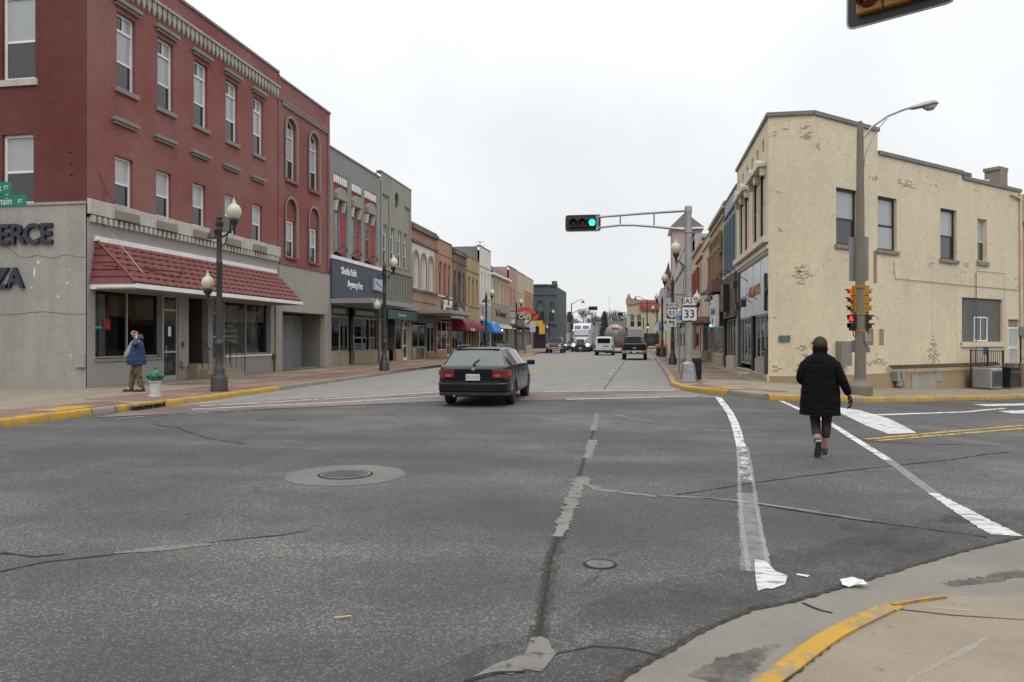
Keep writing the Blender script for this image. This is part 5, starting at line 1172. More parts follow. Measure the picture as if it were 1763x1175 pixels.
mb = MB(); mb.tube([(2, -.02, 5.2), (2, -2.3, 3.16)], .02, 5); mb.tube([(6, -.02, 5.2), (6, -2.3, 3.16)], .02, 5); mb.build('canopy_stay', DGRAY, b)
b, w = front('red_teal_building', 58.62, 70.5, 9.3, CRM, 'cream building with red columned bays and teal arched windows', [(x, 1.1, 5.0, 7.7, 'a', dict(style='dh', fm=pm('teal_frame', (.10, .20, .18), .6), up=pm('teal_shutter', (.13, .24, .21), .6), lo=MATS['teal_shutter'])) for x in (1.2, 3.6, 6.0, 9.6)], side='R', X=RX)
redc = pm('red_column', (.30, .05, .04), .65)
for x in (.5, 1.0, 2.4, 2.9, 4.8, 5.3, 7.3, 8.0, 8.6): MB().box(x, x + .18, -.22, -.002, 4.6, 7.4).build('half_column', redc, b)
belt(b, w, 7.9, redc, .12, .15, 5.5); belt(b, w, 8.9, CRM, .2, .2); storefront(b, w, 2.8, redc, 4); MB().box(.2, w - .2, -.1, -.002, 3.3, 4.4).build('sign_board', PNK, b)
MB().box(3, 5.2, .6, 1.5, 9.3, 10.2).build('roof_house', DGRAY, b)
b, w = front('long_gray_building', 70.52, 105, 11.3, LGRAY, 'long pale gray rendered building before the pink tower', [(2 + 3.4 * i, 1.1, 6.0, 8.6, 'r', dict(style='dh', fm=OFFW, up=G_MID)) for i in range(9)], side='R', X=RX)
MB().box(0, w, -.18, -.002, 9.4, 9.6).build('belt_trim', PNK, b); storefront(b, w, 3.0, ALU, 10)
for i in range(4): MB().box(4 + i * 7.5, 4.4 + i * 7.5, -.1, -.002, .1, 11.2).build('pilaster', OFFW, b)
MB().quad((w - 5, -.04, 8.2), (w - 1.5, -.04, 8.2), (w - .3, -.04, 11.2), (w - 1.8, -.04, 11.2)).build('dark_stripe', BLUEG, b)
b = root('pink_tower_building', RX - .25, 116, 'R', 'pale pink corner tower with a dark pyramid roof down the right side')
MB().wall(rect(0, 6.6, -.2, 17.2), [arch(1.4, 2.5, 11.3, 13.6), arch(4.2, 5.3, 11.3, 13.6), rect(1.4, 2.5, 6, 8.5), rect(4.2, 5.3, 6, 8.5)], 0, .3).build('front_wall', PNK, b)
MB().quad((6.6, 0, -.2), (6.6, 3.9, -.2), (6.6, 3.9, 17.2), (6.6, 0, 17.2)).quad((0, 0, -.2), (0, 3.9, -.2), (0, 3.9, 17.2), (0, 0, 17.2)).quad((0, 3.9, -.2), (6.6, 3.9, -.2), (6.6, 3.9, 17.2), (0, 3.9, 17.2)).build('side_wall', PNK, b)
for x, z in ((1.4, 11.3), (4.2, 11.3)): window(b, x + .01, z, 1.08, 2.29, .15, 'dh', arched=True)
for x, z in ((1.4, 6), (4.2, 6)): window(b, x + .01, z, 1.08, 2.49, .15, 'dh')
MB().add([(-.4, -.4, 17.5), (7.0, -.4, 17.5), (7.0, 4.3, 17.5), (-.4, 4.3, 17.5), (3.3, 1.95, 20.2)], [(0, 1, 4), (1, 2, 4), (2, 3, 4), (3, 0, 4), (0, 3, 2, 1)]).build('pyramid_roof', MAUVE, b); MB().box(-.45, 7.05, -.45, 4.35, 17.22, 17.48).build('eaves', WHITE, b)
MB().box(-1.0, 1.6, -.7, .0, 8.0, 11.0).add([(-1.3, -1.0, 11.0), (1.9, -1.0, 11.0), (1.9, .0, 11.0), (-1.3, 0, 11.0), (.3, -.3, 13.4)], [(0, 1, 4), (1, 2, 4), (2, 3, 4), (3, 0, 4)], 1).build('bay_turret', [PNK, MAUVE], b)
MB().box(.1, 6.5, -.06, -.002, .15, 3.2).build('shop_front', G_LO, b)

b = root('curved_cream_building', 3.4, 151, 'R', 'cream corner building with a rounded gray topped bay past the far crossing')
mb = MB(); 
for z0, z1, m in ((-.3, 8.2, 0), (8.2, 10.8, 1)):
    pts = [(0, 0)] + [(13 + 3 * math.sin(PI / 2 * k / 6), 3 - 3 * math.cos(PI / 2 * k / 6)) for k in range(7)] + [(16, 16), (0, 16)]
    n = len(pts); mb.add([(x, y, z0) for x, y in pts] + [(x, y, z1) for x, y in pts], [(i, (i + 1) % n, (i + 1) % n + n, i + n) for i in range(n)] + [tuple(range(n, 2 * n))], m)
mb.build('walls', [CRM, LBLUE], b)
for x in (2, 5, 8, 11): window(b, x, 4.8, 1.1, 2.2, -.06, 'dh', up=G_MID); 
shopwin(b, 1, 12, .6, 2.9, -.09, 5, glass=G_LO)
b = root('red_sign_building', -3.2, 168, 'F', 'tan building with curved gable and a long red sign at the street end')
MB().wall(rect(0, 11, -.3, 10.2), [rect(x, x + 1.0, 4.4, 7.2) for x in (.7, 2.2)], 0, .3).build('front_wall', CRM, b)
MB().box(.0, 11, .31, 14, -.3, 10.0).build('side_wall', CRM, b); 
for x in (.7, 2.2): window(b, x, 4.4, 1.0, 2.8, .1, 'dh', up=G_MID)
MB().prism([(-.2, 9.3), (1.4, 9.3), (2.4, 9.6), (11.2, 9.8), (11.2, 10.2), (2.2, 10.4), (1.2, 10.6), (.8, 11.0), (.6, 11.7), (.3, 11.7), (.1, 11.0), (-.2, 10.4)], -.35, .3).build('curved_gable', pm('dull_pink_trim', (.30, .22, .19), .8), b)
o = MB().box(2.9, 9.4, -.5, -.36, 8.0, 9.9).build('red_sign', pm('red_sign', (.30, .045, .055), .6), b); text('FURNITURE', .95, pm('sign_pink', (.5, .16, .16), .5), o, (6.1, -.53, 8.95), depth=.01, name='sign_lettering')
MB().box(7.2, 8.3, 3, 4, 10.2, 12.2).build('chimney', TAN, b); MB().box(8.0, 11, -.05, -.002, 1, 7.2).build('white_panel', WHITE, b); MB().box(.3, 7.6, -.05, -.002, .3, 3.0).build('shop_front', G_LO, b)
b = root('brown_brick_shop', 4.3, 160, 'R', 'dark brown brick shop right of the red sign building')
MB().wall(rect(0, 8.5, -.3, 7.4), [rect(1 + 2.4 * i, 2.1 + 2.4 * i, 3.6, 6.2) for i in range(3)], 0, .3).build('front_wall', BRN, b); MB().box(0, 8.48, .31, 10, -.3, 7.3).build('side_wall', BRN, b)
for i in range(3): window(b, 1 + 2.4 * i, 3.6, 1.1, 2.6, .1, 'dh', up=G_MID)

# low houses and sheds at the far end
def house(X, Y, w, d, h, rh, wallm, roofm, label, rz=0):
    b = root('house', X, Y, rz, label, 'houses at the far end of the street', cat='house')
    MB().box(0, w, 0, d, -.3, h).build('wall', wallm, b)
    MB().add([(-.4, -.4, h), (w + .4, -.4, h), (w + .4, d + .4, h), (-.4, d + .4, h), (-.4, d / 2, h + rh), (w + .4, d / 2, h + rh)], [(0, 1, 5, 4), (2, 3, 4, 5), (0, 4, 3), (1, 2, 5), (0, 3, 2, 1)]).build('roof', roofm, b)
    wm = MB().box(0, 1, -.04, -.002, 0, 1.4).mesh('window', G_MID)
    for i in range(int(w // 2.6)): inst(wm, 'window', b, (.8 + i * 2.4, 0, h - 2.2))
house(-34, 225, 12, 9, 4.2, 4.0, LGRAY, MAUVE, 'gray house with a purple slate roof beyond the semi truck')
house(-15, 250, 11, 9, 4.2, 3.6, CRM, MAUVE, 'cream house with a dark roof above the tanker')
house(-48, 190, 11, 9, 5.5, 3.6, OFFW, DGRAY, 'white house half hidden by the slate corner building')
house(2, 238, 13, 9, 3.6, 2.6, LGRAY, pm('rusty_roof', (.16, .08, .06), .8), 'long low building with a rusty roof at the street end')

# bare trees and evergreens at the end of the street
BARK = pm('bare_bark', (.13, .115, .105), .9, var=.2); NEED = pm('needles', (.045, .058, .045), .8, var=.35, scale=.8)
def bare_tree(seed, h):
    rnd = random.Random(seed); tr = MB(); cr = MB()
    def grow(p, d, L, r, lv):
        q = [p]; dd = d.copy()
        for k in range(3):
            dd = (dd + Vector((rnd.uniform(-.16, .16), rnd.uniform(-.16, .16), .05))).normalized(); q.append(q[-1] + dd * L / 3)
        (tr if lv == 0 else cr).tube(q, [max(v_, .05) for v_ in (r, r * .85, r * .7, r * .55)], 6 if lv < 2 else 3, cap=False)
        if lv >= 5: return
        for k in range(4 if lv < 3 else 3):
            ax = Vector((rnd.uniform(-1, 1), rnd.uniform(-1, 1), rnd.uniform(-.2, .5))).normalized()
            nd_ = (dd * .75 + ax * .62).normalized(); grow(q[rnd.choice((2, 3, 3))], nd_, L * rnd.uniform(.6, .78), r * .5, lv + 1)
    grow(Vector((0, 0, -.3)), Vector((0, 0, 1)), h * .27, h * .02, 0)
    return tr.mesh('trunk', BARK), cr.mesh('crown', BARK)
TM = [bare_tree(s, 14) for s in (1, 2, 3, 4)]
rt = random.Random(9)
desc = ['bare gray deciduous tree at the far end of the street']
spots = [(-60, 205), (-52, 232), (-44, 218), (-36, 236), (-30, 262), (-24, 242), (-20, 276), (-14, 262), (-9, 282), (-4, 262), (1, 288), (6, 268), (12, 285), (18, 262), (-68, 240), (-40, 280), (-28, 300), (-2, 310), (8, 312), (-16, 315), (24, 300)]
for i, (x, y) in enumerate(spots):
    t_ = empty('bare_tree', (x, y, 0), rt.uniform(0, 6), desc[0], 'tree', 'bare trees at the far end'); s = rt.uniform(.85, 1.25); t_.scale = (s, s, s * rt.uniform(.9, 1.1))
    for me, nm in zip(TM[i % 4], ('trunk', 'crown')): inst(me, nm, t_)
def conifer(x, y, h, label):
    t_ = empty('evergreen_tree', (x, y, 0), 0, label, 'tree'); MB().tube([(0, 0, -.3), (0, 0, h * .97)], [h * .018, .03], 7).build('trunk', BARK, t_)
    mb = MB(); rr = random.Random(int(x * 7))
    for k in range(1500):
        z = h * (.1 + .9 * rr.random() ** 1.2); rad = (1 - z / h) * h * .2 * rr.uniform(.35, 1.08) + .1; a = rr.uniform(0, 2 * PI)
        c = Vector((rad * math.cos(a), rad * math.sin(a), z)); o_ = Vector((math.cos(a), math.sin(a), -.45)) * rr.uniform(.4, 1.0); s_ = Vector((-math.sin(a), math.cos(a), rr.uniform(-.3, .3))) * rr.uniform(.18, .4)
        mb.add([c - s_, c + o_, c + s_, c + Vector((0, 0, .25))], [(0, 1, 2), (0, 2, 3)])
    mb.build('crown', NEED, t_)
conifer(-11.5, 240, 10.5, 'dark tall evergreen beyond the hanging signal'); conifer(-42, 205, 11, 'smaller dark evergreen beside the far left signals'); conifer(-38, 212, 9, 'short dark evergreen behind the semi truck')
wd = MB(); rr = random.Random(21)
for k in range(45000):
    x = rr.uniform(-130, 110); y = rr.uniform(325, 350); z = rr.uniform(0, 13) * (.6 + .4 * math.sin(x * .13) ** 2); L = rr.uniform(1, 3.2)
    a = Vector((x, y, z)); e_ = a + Vector((rr.uniform(-1, 1), rr.uniform(-.5, .5), L)); wd.add([a, a + Vector((.16, 0, 0)), e_], [(0, 1, 2)])
tag(wd.build('far_wood', BARK), 'bare far wood closing the view at the street end', kind='stuff')
# ------------------------------------------------------------------ street furniture
POLE = pm('dark_pole_paint', (.038, .036, .034), .5, .2, var=.2, scale=6)
GLOBE = pm('frosted_globe', (.52, .50, .38), .35, spec=.6, var=.08)
GALV = pm('galvanised_steel', (.33, .335, .34), .45, .55, var=.14, scale=5)
AGED = stucco('spun_concrete', (.21, .185, .15), .5, 3)
SIGY = pm('signal_yellow', (.36, .175, .012), .45, var=.12, scale=5)
SIGB = pm('signal_black', (.015, .015, .016), .5)
SIGN_W = pm('sign_white', (.62, .62, .63), .45, var=.04)
GSIGN = pm('street_sign_green', (.005, .20, .12), .45, var=.05)
LENS = {'r': pm('red_lens', (.09, .008, .006), .25), 'a': pm('amber_lens', (.10, .035, .006), .25), 'g': pm('green_lens', (.008, .04, .03), .25),
        'R': pm('lit_red', (.8, .03, .02), .4, var=0, emit=(1, .03, .015), es=1.6), 'G': pm('lit_green', (.1, .8, .6), .4, var=0, emit=(.03, .95, .62), es=2.2)}
def lamp_meshes():
    mb = MB(); mb.lathe([(.25, 0), (.25, .06), (.235, .09), (.235, .36), (.2, .42), (.165, .50), (.15, .62), (.14, .66), (.11, .70), (.105, 1.30), (.13, 1.34), (.13, 1.40), (.10, 1.44), (.085, 1.5), (.08, 3.6), (.095, 3.64), (.095, 3.7), (.078, 3.74), (.075, 4.55), (.10, 4.6), (.10, 4.68), (.08, 4.72)], 16)
    base = mb.mesh('post', POLE, smooth=40)
    mb = MB(); mb.lathe([(.08, 4.72), (.11, 4.76), (.11, 4.86), (.06, 4.9), (.09, 4.98), (.05, 5.06), (.03, 5.2), (.001, 5.3)], 12); fin = mb.mesh('finial', POLE, smooth=40)
    def arm(sx, z, L, up):
        mb = MB(); mb.tube([(sx * .06, 0, z), (sx * .2, 0, z + .05 * up), (sx * (L - .12), 0, z + .2 * up), (sx * L, 0, z + .22 * up)], .032, 7); mb.tube([(sx * .07, 0, z - .3), (sx * .2, 0, z - .14), (sx * .26, 0, z + .06)], .016, 5)
        mb.lathe([(.02, -.14), (.03, -.1), (.03, .0), (.05, .06), (.06, .14), (.11, .2), (.13, .27), (.13, .30), (.10, .31)], 12, (sx * L, 0, z + .2 * up)); return mb.mesh('arm', POLE, smooth=40)
    gl = MB().lathe([(.10, 0), (.15, .05), (.195, .14), (.205, .22), (.19, .31), (.14, .39), (.07, .44), (.055, .46)], 18).mesh('globe', GLOBE, smooth=50)
    cap = MB().lathe([(.065, .455), (.06, .49), (.03, .53), (.035, .56), (.012, .6), (.001, .68)], 12).mesh('globe_cap', GLOBE, smooth=50)
    bell = MB().lathe([(.02, .1), (.07, .08), (.10, .0), (.16, -.12), (.17, -.16), (.15, -.15)], 14).mesh('bell_shade', POLE, smooth=50)
    return base, fin, arm(1, 4.42, .46, 1), arm(-1, 2.66, .36, -.15), gl, cap, bell
LMP = lamp_meshes()
lamps = [(-11.95, 19.95, 0, 'double globe street lamp in front of the tiled awning beside the hydrant'), (-12.1, 34.5, 0, 'double globe street lamp before the navy sign board'), (-12.0, 58, 0, 'double globe street lamp in front of the blue awning'), (-12.0, 72.5, 0, 'double globe street lamp beside the cafe sign'), (-12.0, 99.5, 0, 'farthest double globe lamp of the left pavement'),
         (1.82, 30.9, PI, 'double globe street lamp right behind the steel mast arm pole'), (1.82, 45.8, PI, 'double globe street lamp carrying the north 51 sign'), (1.75, 66, PI, 'double globe street lamp beyond the black pickup'), (1.8, 90, PI, 'farthest double globe lamp of the right pavement')]
for i, (x, y, rz, lab) in enumerate(lamps):
    t_ = empty('street_lamp', (x, y, .148), rz, lab, 'street lamp', 'double globe street lamps')
    inst(LMP[0], 'post', t_); inst(LMP[1], 'finial', t_)
    a = inst(LMP[2], 'arm', t_); g = inst(LMP[4], 'globe', a, (.46, 0, 4.92)); inst(LMP[5], 'globe_cap', a, (.46, 0, 4.92))
    a = inst(LMP[3], 'arm', t_); g = inst(LMP[4], 'globe', a, (-.36, 0, 2.92), scale=(.88, .88, .88)); inst(LMP[5], 'globe_cap', a, (-.36, 0, 2.92), scale=(.88, .88, .88))
    if i < 3: bl = inst(LMP[6], 'bell_shade', t_, (-.17, -.05, 4.55))

def visor(mb, c, r, L, tilt=0):
    """open cut hood over a lens facing -y"""
    n = 10; vs = []
    for k in range(n + 1):
        a = R(-25) + R(230) * k / n
        for y, rr in ((0, 1), (-L * (1 if 3 <= k <= 7 else .55), 1.0)): vs.append((c[0] + r * rr * math.cos(a), y, c[2] + r * rr * math.sin(a)))
    mb.add([(x, c[1] + y, z) for x, y, z in vs], [(2 * k, 2 * k + 1, 2 * k + 3, 2 * k + 2) for k in range(n)])
def signal(parent, M, lenses, horiz=False, body=SIGB, face=SIGB, back=None, r=.14, vis=.24, name='signal_head'):
    n = len(lenses); s = .36 * r / .14; mb = MB()
    ctr = [((k - (n - 1) / 2) * s, 0, 0) if horiz else (0, 0, ((n - 1) / 2 - k) * s) for k in range(n)]
    W_, H_ = (n * s, s) if horiz else (s, n * s)
    for c in ctr: mb.box(c[0] - s * .48, c[0] + s * .48, .0, .2, c[2] - s * .48, c[2] + s * .48)
    o = inst(mb.mesh(name, body), name, parent, M=M); o.modifiers.new('b', 'BEVEL').width = .015
    if back:
        mb = MB(); bo = .13; pl = []
        for sx, sz, a0 in ((1, 1, 0), (-1, 1, 90), (-1, -1, 180), (1, -1, 270)):
            for q in range(4):
                a = R(a0 + q * 30); pl.append((sx * (W_ / 2 + bo - .08) + .08 * math.cos(a), sz * (H_ / 2 + bo - .08) + .08 * math.sin(a)))
        mb.prism(pl, .09, .10); mb.build('backplate', back, o)
        mb = MB(); mb.tube([(x, .095, z) for x, z in pl + pl[:1]], .012, 5, cap=False); mb.build('backplate_rim', GALV, o)
    for c, l in zip(ctr, lenses):
        q = MB(); q.lathe([(r * .88, 0), (r * .8, .02), (r * .4, .04), (.001, .045)], 18); 
        inst(q.mesh('lens', LENS[l], smooth=60), 'lens', o, (c[0], -.003, c[2]), (PI / 2, 0, 0))
        vm = MB(); visor(vm, (c[0], -.004, c[2]), r, vis)
        v = vm.build('visor', face, o, smooth=40); sol = v.modifiers.new('s', 'SOLIDIFY'); sol.thickness = .006
    return o

# steel mast arm with the horizontal green signal
t_ = empty('traffic_mast', (1.63, 27.4, .148), 0, 'gray steel mast arm pole with a horizontal signal showing green', 'traffic signal')
MB().lathe([(.33, 0), (.33, .03), (.30, .05), (.22, .62), (.17, .66), (.135, .7)], 8).build('base', GALV, t_)
MB().lathe([(.13, .6), (.125, 3), (.115, 5.95), (.13, 5.96), (.13, 6.15), (.12, 6.2), (.001, 6.24)], 16).build('pole', GALV, t_, smooth=40)
mb = MB(); mb.tube([(0, 0, 6.05), (-1.6, 0, 5.99), (-3.2, 0, 5.90)], [.05, .045, .04], 8); mb.tube([(0, 0, 5.36), (-1.19, 0, 5.51), (-1.9, 0, 5.58), (-2.4, 0, 5.59), (-3.2, 0, 5.52)], [.05, .045, .042, .04, .04], 8)
mb.tube([(-1.19, 0, 5.5), (-1.19, 0, 6.0)], .028, 6); mb.tube([(-2.38, 0, 5.58), (-2.38, 0, 5.95)], .028, 6); mb.lathe([(.15, -.1), (.15, .1)], 14, (0, 0, 5.36)); mb.build('arm', GALV, t_, smooth=40)
signal(t_, Matrix.Translation((-3.72, -.1, 5.70)), 'raG', True, SIGB, SIGB, SIGB, .13)
MB().box(-3.25, -3.16, -.08, .08, 5.42, 6.0).build('bracket', GALV, t_)
def roundsq(w, h, r, x=0, z=0):
    pl = []
    for sx, sz, a0 in ((1, 1, 0), (-1, 1, 90), (-1, -1, 180), (1, -1, 270)):
        for q in range(4): a = R(a0 + q * 30); pl.append((x + sx * (w / 2 - r) + r * math.cos(a), z + sz * (h / 2 - r) + r * math.sin(a)))
    return pl
def plate(name, w, h, parent, loc, border=True, col=None, r=.04):
    o = MB().prism(roundsq(w, h, r), -.004, 0).build(name, SIGB if border else (col or SIGN_W), parent, loc=loc)
    if border: MB().prism(roundsq(w - .035, h - .035, r), -.007, -.0045).build('face', col or SIGN_W, o)
    return o
def words_(o, s, size, y=-.009, z=0, m=None, sx=1, b_=.004): return text(s, size, m or SIGB, o, (0, y, z), depth=.002, bold=b_, name='lettering', sx=sx)
s_ = empty('route_sign', (1.66, 27.4, .148), 0, 'EAST 33 highway marker on the gray steel mast pole', 'road sign', 'white highway route signs')
o = plate('direction_plate', .52, .31, s_, (0, -.16, 2.83)); words_(o, 'EAST', .25, sx=.95)
o = MB().prism(roundsq(.56, .54, .05), -.004, 0).build('marker_plate', SIGB, s_, loc=(0, -.16, 2.38))
MB().prism([(-.235, .235), (.235, .235), (.255, .20), (.245, .10), (.25, -.15), (.24, -.225), (.14, -.235), (0, -.215), (-.14, -.235), (-.24, -.225), (-.25, -.15), (-.245, .10), (-.255, .20)], -.008, -.0045).build('face', SIGN_W, o); words_(o, '33', .40, z=-.01, sx=.95, b_=.006)
MB().box(-.03, .03, -.155, -.1, 2.0, 3.0).build('bracket', GALV, s_)
s_ = empty('route_sign', (1.8, 45.8, .148), 0, 'NORTH 51 highway marker with a left arrow on a lamp post', 'road sign', 'white highway route signs')
o = plate('direction_plate', .62, .32, s_, (-.03, -.13, 3.52)); words_(o, 'NORTH', .22, sx=.9)
o = MB().prism(roundsq(.62, .60, .04), -.004, 0).build('marker_plate', SIGB, s_, loc=(-.03, -.13, 3.04))
MB().prism([(-.24, .27), (-.1, .25), (0, .27), (.1, .25), (.24, .27), (.28, .12), (.26, -.05), (.2, -.18), (0, -.28), (-.2, -.18), (-.26, -.05), (-.28, .12)], -.008, -.0045).build('face', SIGN_W, o); words_(o, '51', .38, sx=.95, b_=.006)
o = plate('arrow_plate', .62, .5, s_, (-.03, -.13, 2.47)); MB().prism([(-.2, .06), (-.06, .16), (-.06, .09), (.14, .09), (.14, -.17), (.07, -.17), (.07, .02), (-.06, .02), (-.06, -.04)], -.012, -.0075).build('arrow', SIGB, o)
MB().box(-.06, 0, -.125, -.06, 2.2, 3.7).build('bracket', GALV, s_)
s_ = empty('parking_sign', (1.66, 34.6, .148), 0, 'accessible parking sign on a thin steel post', 'road sign')
MB().tube([(0, 0, 0), (0, 0, 2.75)], .035, 8).build('post', GALV, s_)
o = plate('sign_plate', .32, .48, s_, (0, -.04, 2.48), False, pm('pale_teal_sign', (.38, .47, .46), .4, var=.03)); MB().prism(roundsq(.2, .2, .02, 0, -.02), -.008, -.0045).build('symbol_field', pm('accessible_blue', (.02, .12, .42), .4), o)
mb = MB(); mb.tube([(-.02 + .05 * math.cos(a), -.011, -.05 + .05 * math.sin(a)) for a in [R(130 + 25 * k) for k in range(10)]], .007, 4); mb.box(-.03, -.012, -.014, -.009, -.04, .03); mb.box(-.03, .03, -.014, -.009, -.03, -.014); mb.box(-.035, -.01, -.014, -.009, .038, .06); mb.build('symbol', SIGN_W, o)
s_ = empty('parking_sign', (1.6, 51, .148), 0, 'small pale sign on a thin post far up the right pavement', 'road sign')
MB().tube([(0, 0, 0), (0, 0, 2.6)], .03, 8).build('post', GALV, s_); plate('sign_plate', .26, .45, s_, (0, -.04, 2.3), False, SIGN_W)
s_ = empty('hospital_sign', (1.9, 84, .148), 0, 'blue hospital H sign beside a 51 marker far up the right pavement', 'road sign')
MB().tube([(0, 0, 0), (0, 0, 3.6)], .04, 8).build('post', GALV, s_); o = plate('hospital_plate', .62, .95, s_, (.36, -.05, 2.9), False, pm('hospital_blue', (.01, .13, .55), .4, var=.03)); words_(o, 'H', .55, z=.12, m=SIGN_W, b_=.02); MB().prism([(-.18, -.3), (-.05, -.22), (-.05, -.27), (.18, -.27), (.18, -.33), (-.05, -.33), (-.05, -.38)], -.009, -.0045).build('arrow', SIGN_W, o)
o = plate('marker_plate', .55, 1.0, s_, (-.35, -.05, 2.9)); words_(o, '51', .32, z=.15); words_(o, 'NORTH', .13, z=.4)

# concrete pole with the yellow signals and cobra head lamp
px, py = gp(1481, 680, .148); pz = gz(px) + .148
t_ = empty('signal_pole', (px, py, pz), 0, 'tall concrete lamp pole with yellow side mounted signals showing red', 'traffic signal')
MB().lathe([(.36, 0), (.36, .25), (.33, .30), (.19, .42), (.17, .48)], 12).build('base', AGED, t_)
MB().lathe([(.165, .4), (.14, 3.0), (.115, 6.0), (.095, 7.9), (.09, 8.18), (.06, 8.27), (.001, 8.3)], 16).build('pole', AGED, t_, smooth=40)
for z in (2.0, 3.35, 5.0, 6.6, 7.6): MB().lathe([(.165 - z * .009, -.03), (.165 - z * .009, .03)], 16, (0, 0, z)).build('band', GALV, t_)
mb = MB(); rt_ = Matrix.Rotation(R(8), 4, 'Z'); mb.tube([(.05, 0, 7.7), (.35, 0, 8.1), (.8, 0, 8.42), (1.3, 0, 8.62), (1.55, 0, 8.69)], .035, 8, 0, rt_); mb.tube([(.08, 0, 6.6), (.15, 0, 7.3), (.45, 0, 7.95), (.8, 0, 8.35)], .014, 5, 0, rt_); ar = mb.build('lamp_arm', GALV, t_, smooth=40)
def ell(mb, c0, L, prof, tilt):   # long lamp body: elliptical sections along x
    vs = []; n = 14
    for f, w, hu, hd in prof:
        for k in range(n):
            a = 2 * PI * k / n; s_ = math.sin(a); vs.append(rt_ @ Vector((c0[0] + f * L, w * math.cos(a), c0[1] + f * L * tilt + (hu if s_ > 0 else hd) * s_)))
    m_ = len(prof); mb.add(vs, [(i * n + k, i * n + (k + 1) % n, (i + 1) * n + (k + 1) % n, (i + 1) * n + k) for i in range(m_ - 1) for k in range(n)] + [tuple(range(n - 1, -1, -1)), tuple((m_ - 1) * n + k for k in range(n))])
mb = MB(); ell(mb, (1.5, 8.66), .82, [(0, .05, .05, .05), (.1, .07, .07, .06), (.35, .12, .1, .06), (.6, .17, .13, .05), (.85, .15, .11, .03), (1, .04, .03, .02)], .17); mb.build('lamp_head', GALV, t_, smooth=50)
mb = MB(); ell(mb, (1.9, 8.69), .38, [(0, .08, .01, .06), (.3, .13, .01, .14), (.7, .12, .01, .14), (1, .05, .01, .03)], .17); mb.build('lamp_lens', pm('lamp_refractor', (.40, .39, .36), .25), t_, smooth=50)
mb = MB()
for z in (3.27, 2.45, 1.95): mb.box(-.21, .23, -.03, .03, z - .025, z + .025); mb.lathe([(.165, -.04), (.165, .04)], 14, (0, 0, z))
mb.box(-.23, -.17, -.04, .04, 1.93, 3.3); mb.box(.18, .24, -.04, .04, 1.93, 3.3); mb.build('signal_bracket', SIGY, t_)
RZ = lambda a: Matrix.Rotation(R(a), 4, 'Z')
signal(t_, Matrix.Translation((-.22, .02, 2.86)) @ RZ(-72), 'Rag', False, SIGY, SIGY, None, .098, .18, name='left_signal')
signal(t_, Matrix.Translation((.19, .05, 2.86)) @ RZ(110), 'rag', False, SIGY, SIGY, None, .098, .18, name='rear_signal')
signal(t_, Matrix.Translation((-.24, -.02, 2.19)) @ RZ(-50), 'Rg', False, SIGB, SIGB, None, .098, .16, name='walk_signal'); signal(t_, Matrix.Translation((.24, .0, 2.19)) @ RZ(75), 'rg', False, SIGB, SIGB, None, .098, .16, name='walk_signal')
mb = MB(); mb.tube([(-.2, 0, 1.95), (-.2, 0, 1.8), (-.1, 0, 1.7)], .015, 6); mb.tube([(.2, 0, 1.95), (.2, 0, 1.8)], .02, 6); mb.build('conduit', POLE, t_)
MB().box(.08, .26, -.2, -.05, 1.62, 1.85).build('control_box', MGRAY, t_)
SBK = pm('sign_back_grey', (.24, .245, .255), .6, var=.1); MB().prism([(-.27, 3.45), (.26, 3.45), (.28, 3.48), (.28, 4.77), (.26, 4.80), (-.26, 4.80), (-.28, 4.77), (-.28, 3.48)], .15, .158).build('sign_back', SBK, t_)
MB().prism([(-.33, 1.28), (.33, 1.28), (.33, 1.38), (.2, 1.64), (-.2, 1.64), (-.33, 1.38)], .17, .178).build('sign_back', SBK, t_)

# near signal hanging into the top of the picture on its own mast
ax = Vector((.84, -.545, 0)).normalized(); sc_ = Vector((3.17, 10.2, 0)); pb = sc_ + ax * 5.2
t_ = empty('near_signal_mast', (pb.x, pb.y, gz(pb.x)), 0, 'dark horizontal signal head hanging at the top edge close to the camera', 'traffic signal')
za = 6.06 - gz(pb.x)
MB().lathe([(.3, 0), (.3, .04), (.16, .1), (.12, za + .2), (.001, za + .25)], 14).build('pole', GALV, t_, smooth=40)
e_ = -ax * 4.6
MB().tube([(0, 0, za + .05), tuple(e_ + Vector((0, 0, za)))], .06, 8).build('arm', GALV, t_)
ang_ = math.atan2(ax.y, ax.x)
signal(t_, Matrix.Translation(tuple(-ax * 5.2 + Vector((0, 0, za - .03)))) @ Matrix.Rotation(ang_, 4, 'Z'), 'rag', True, SIGY, pm('amber_visor', (.14, .05, .008), .4), SIGB, .13, .22)
# green street name signs at the left picture edge
q = Vector((-10.6, 11.6)); sx_, sy_ = -9.35, 11.0
t_ = empty('street_name_sign', (-12.25, 12.43, .148), 0, 'green street name signs at the left picture edge', 'street sign')
MB().lathe([(.07, 0), (.06, 4.9), (.001, 4.95)], 12).build('pole', GALV, t_)
o = MB().prism(roundsq(1.62, .235, .03, .06, 4.09), -.004, .004).build('name_plate', GSIGN, t_); 
text('Wisconsin', .19, SIGN_W, o, (.17, -.006, 4.085), depth=.002, bold=.003, sx=1.0); text('ST', .10, SIGN_W, o, (.74, -.006, 4.08), depth=.002, bold=.002)
o = MB().prism(roundsq(1.1, .235, .03, .0, 4.345), -.004, .004).build('name_plate', GSIGN, t_)
text('Cook', .19, SIGN_W, o, (.12, -.006, 4.345), depth=.002, bold=.003); text('ST', .10, SIGN_W, o, (.44, -.006, 4.35), depth=.002, bold=.002)

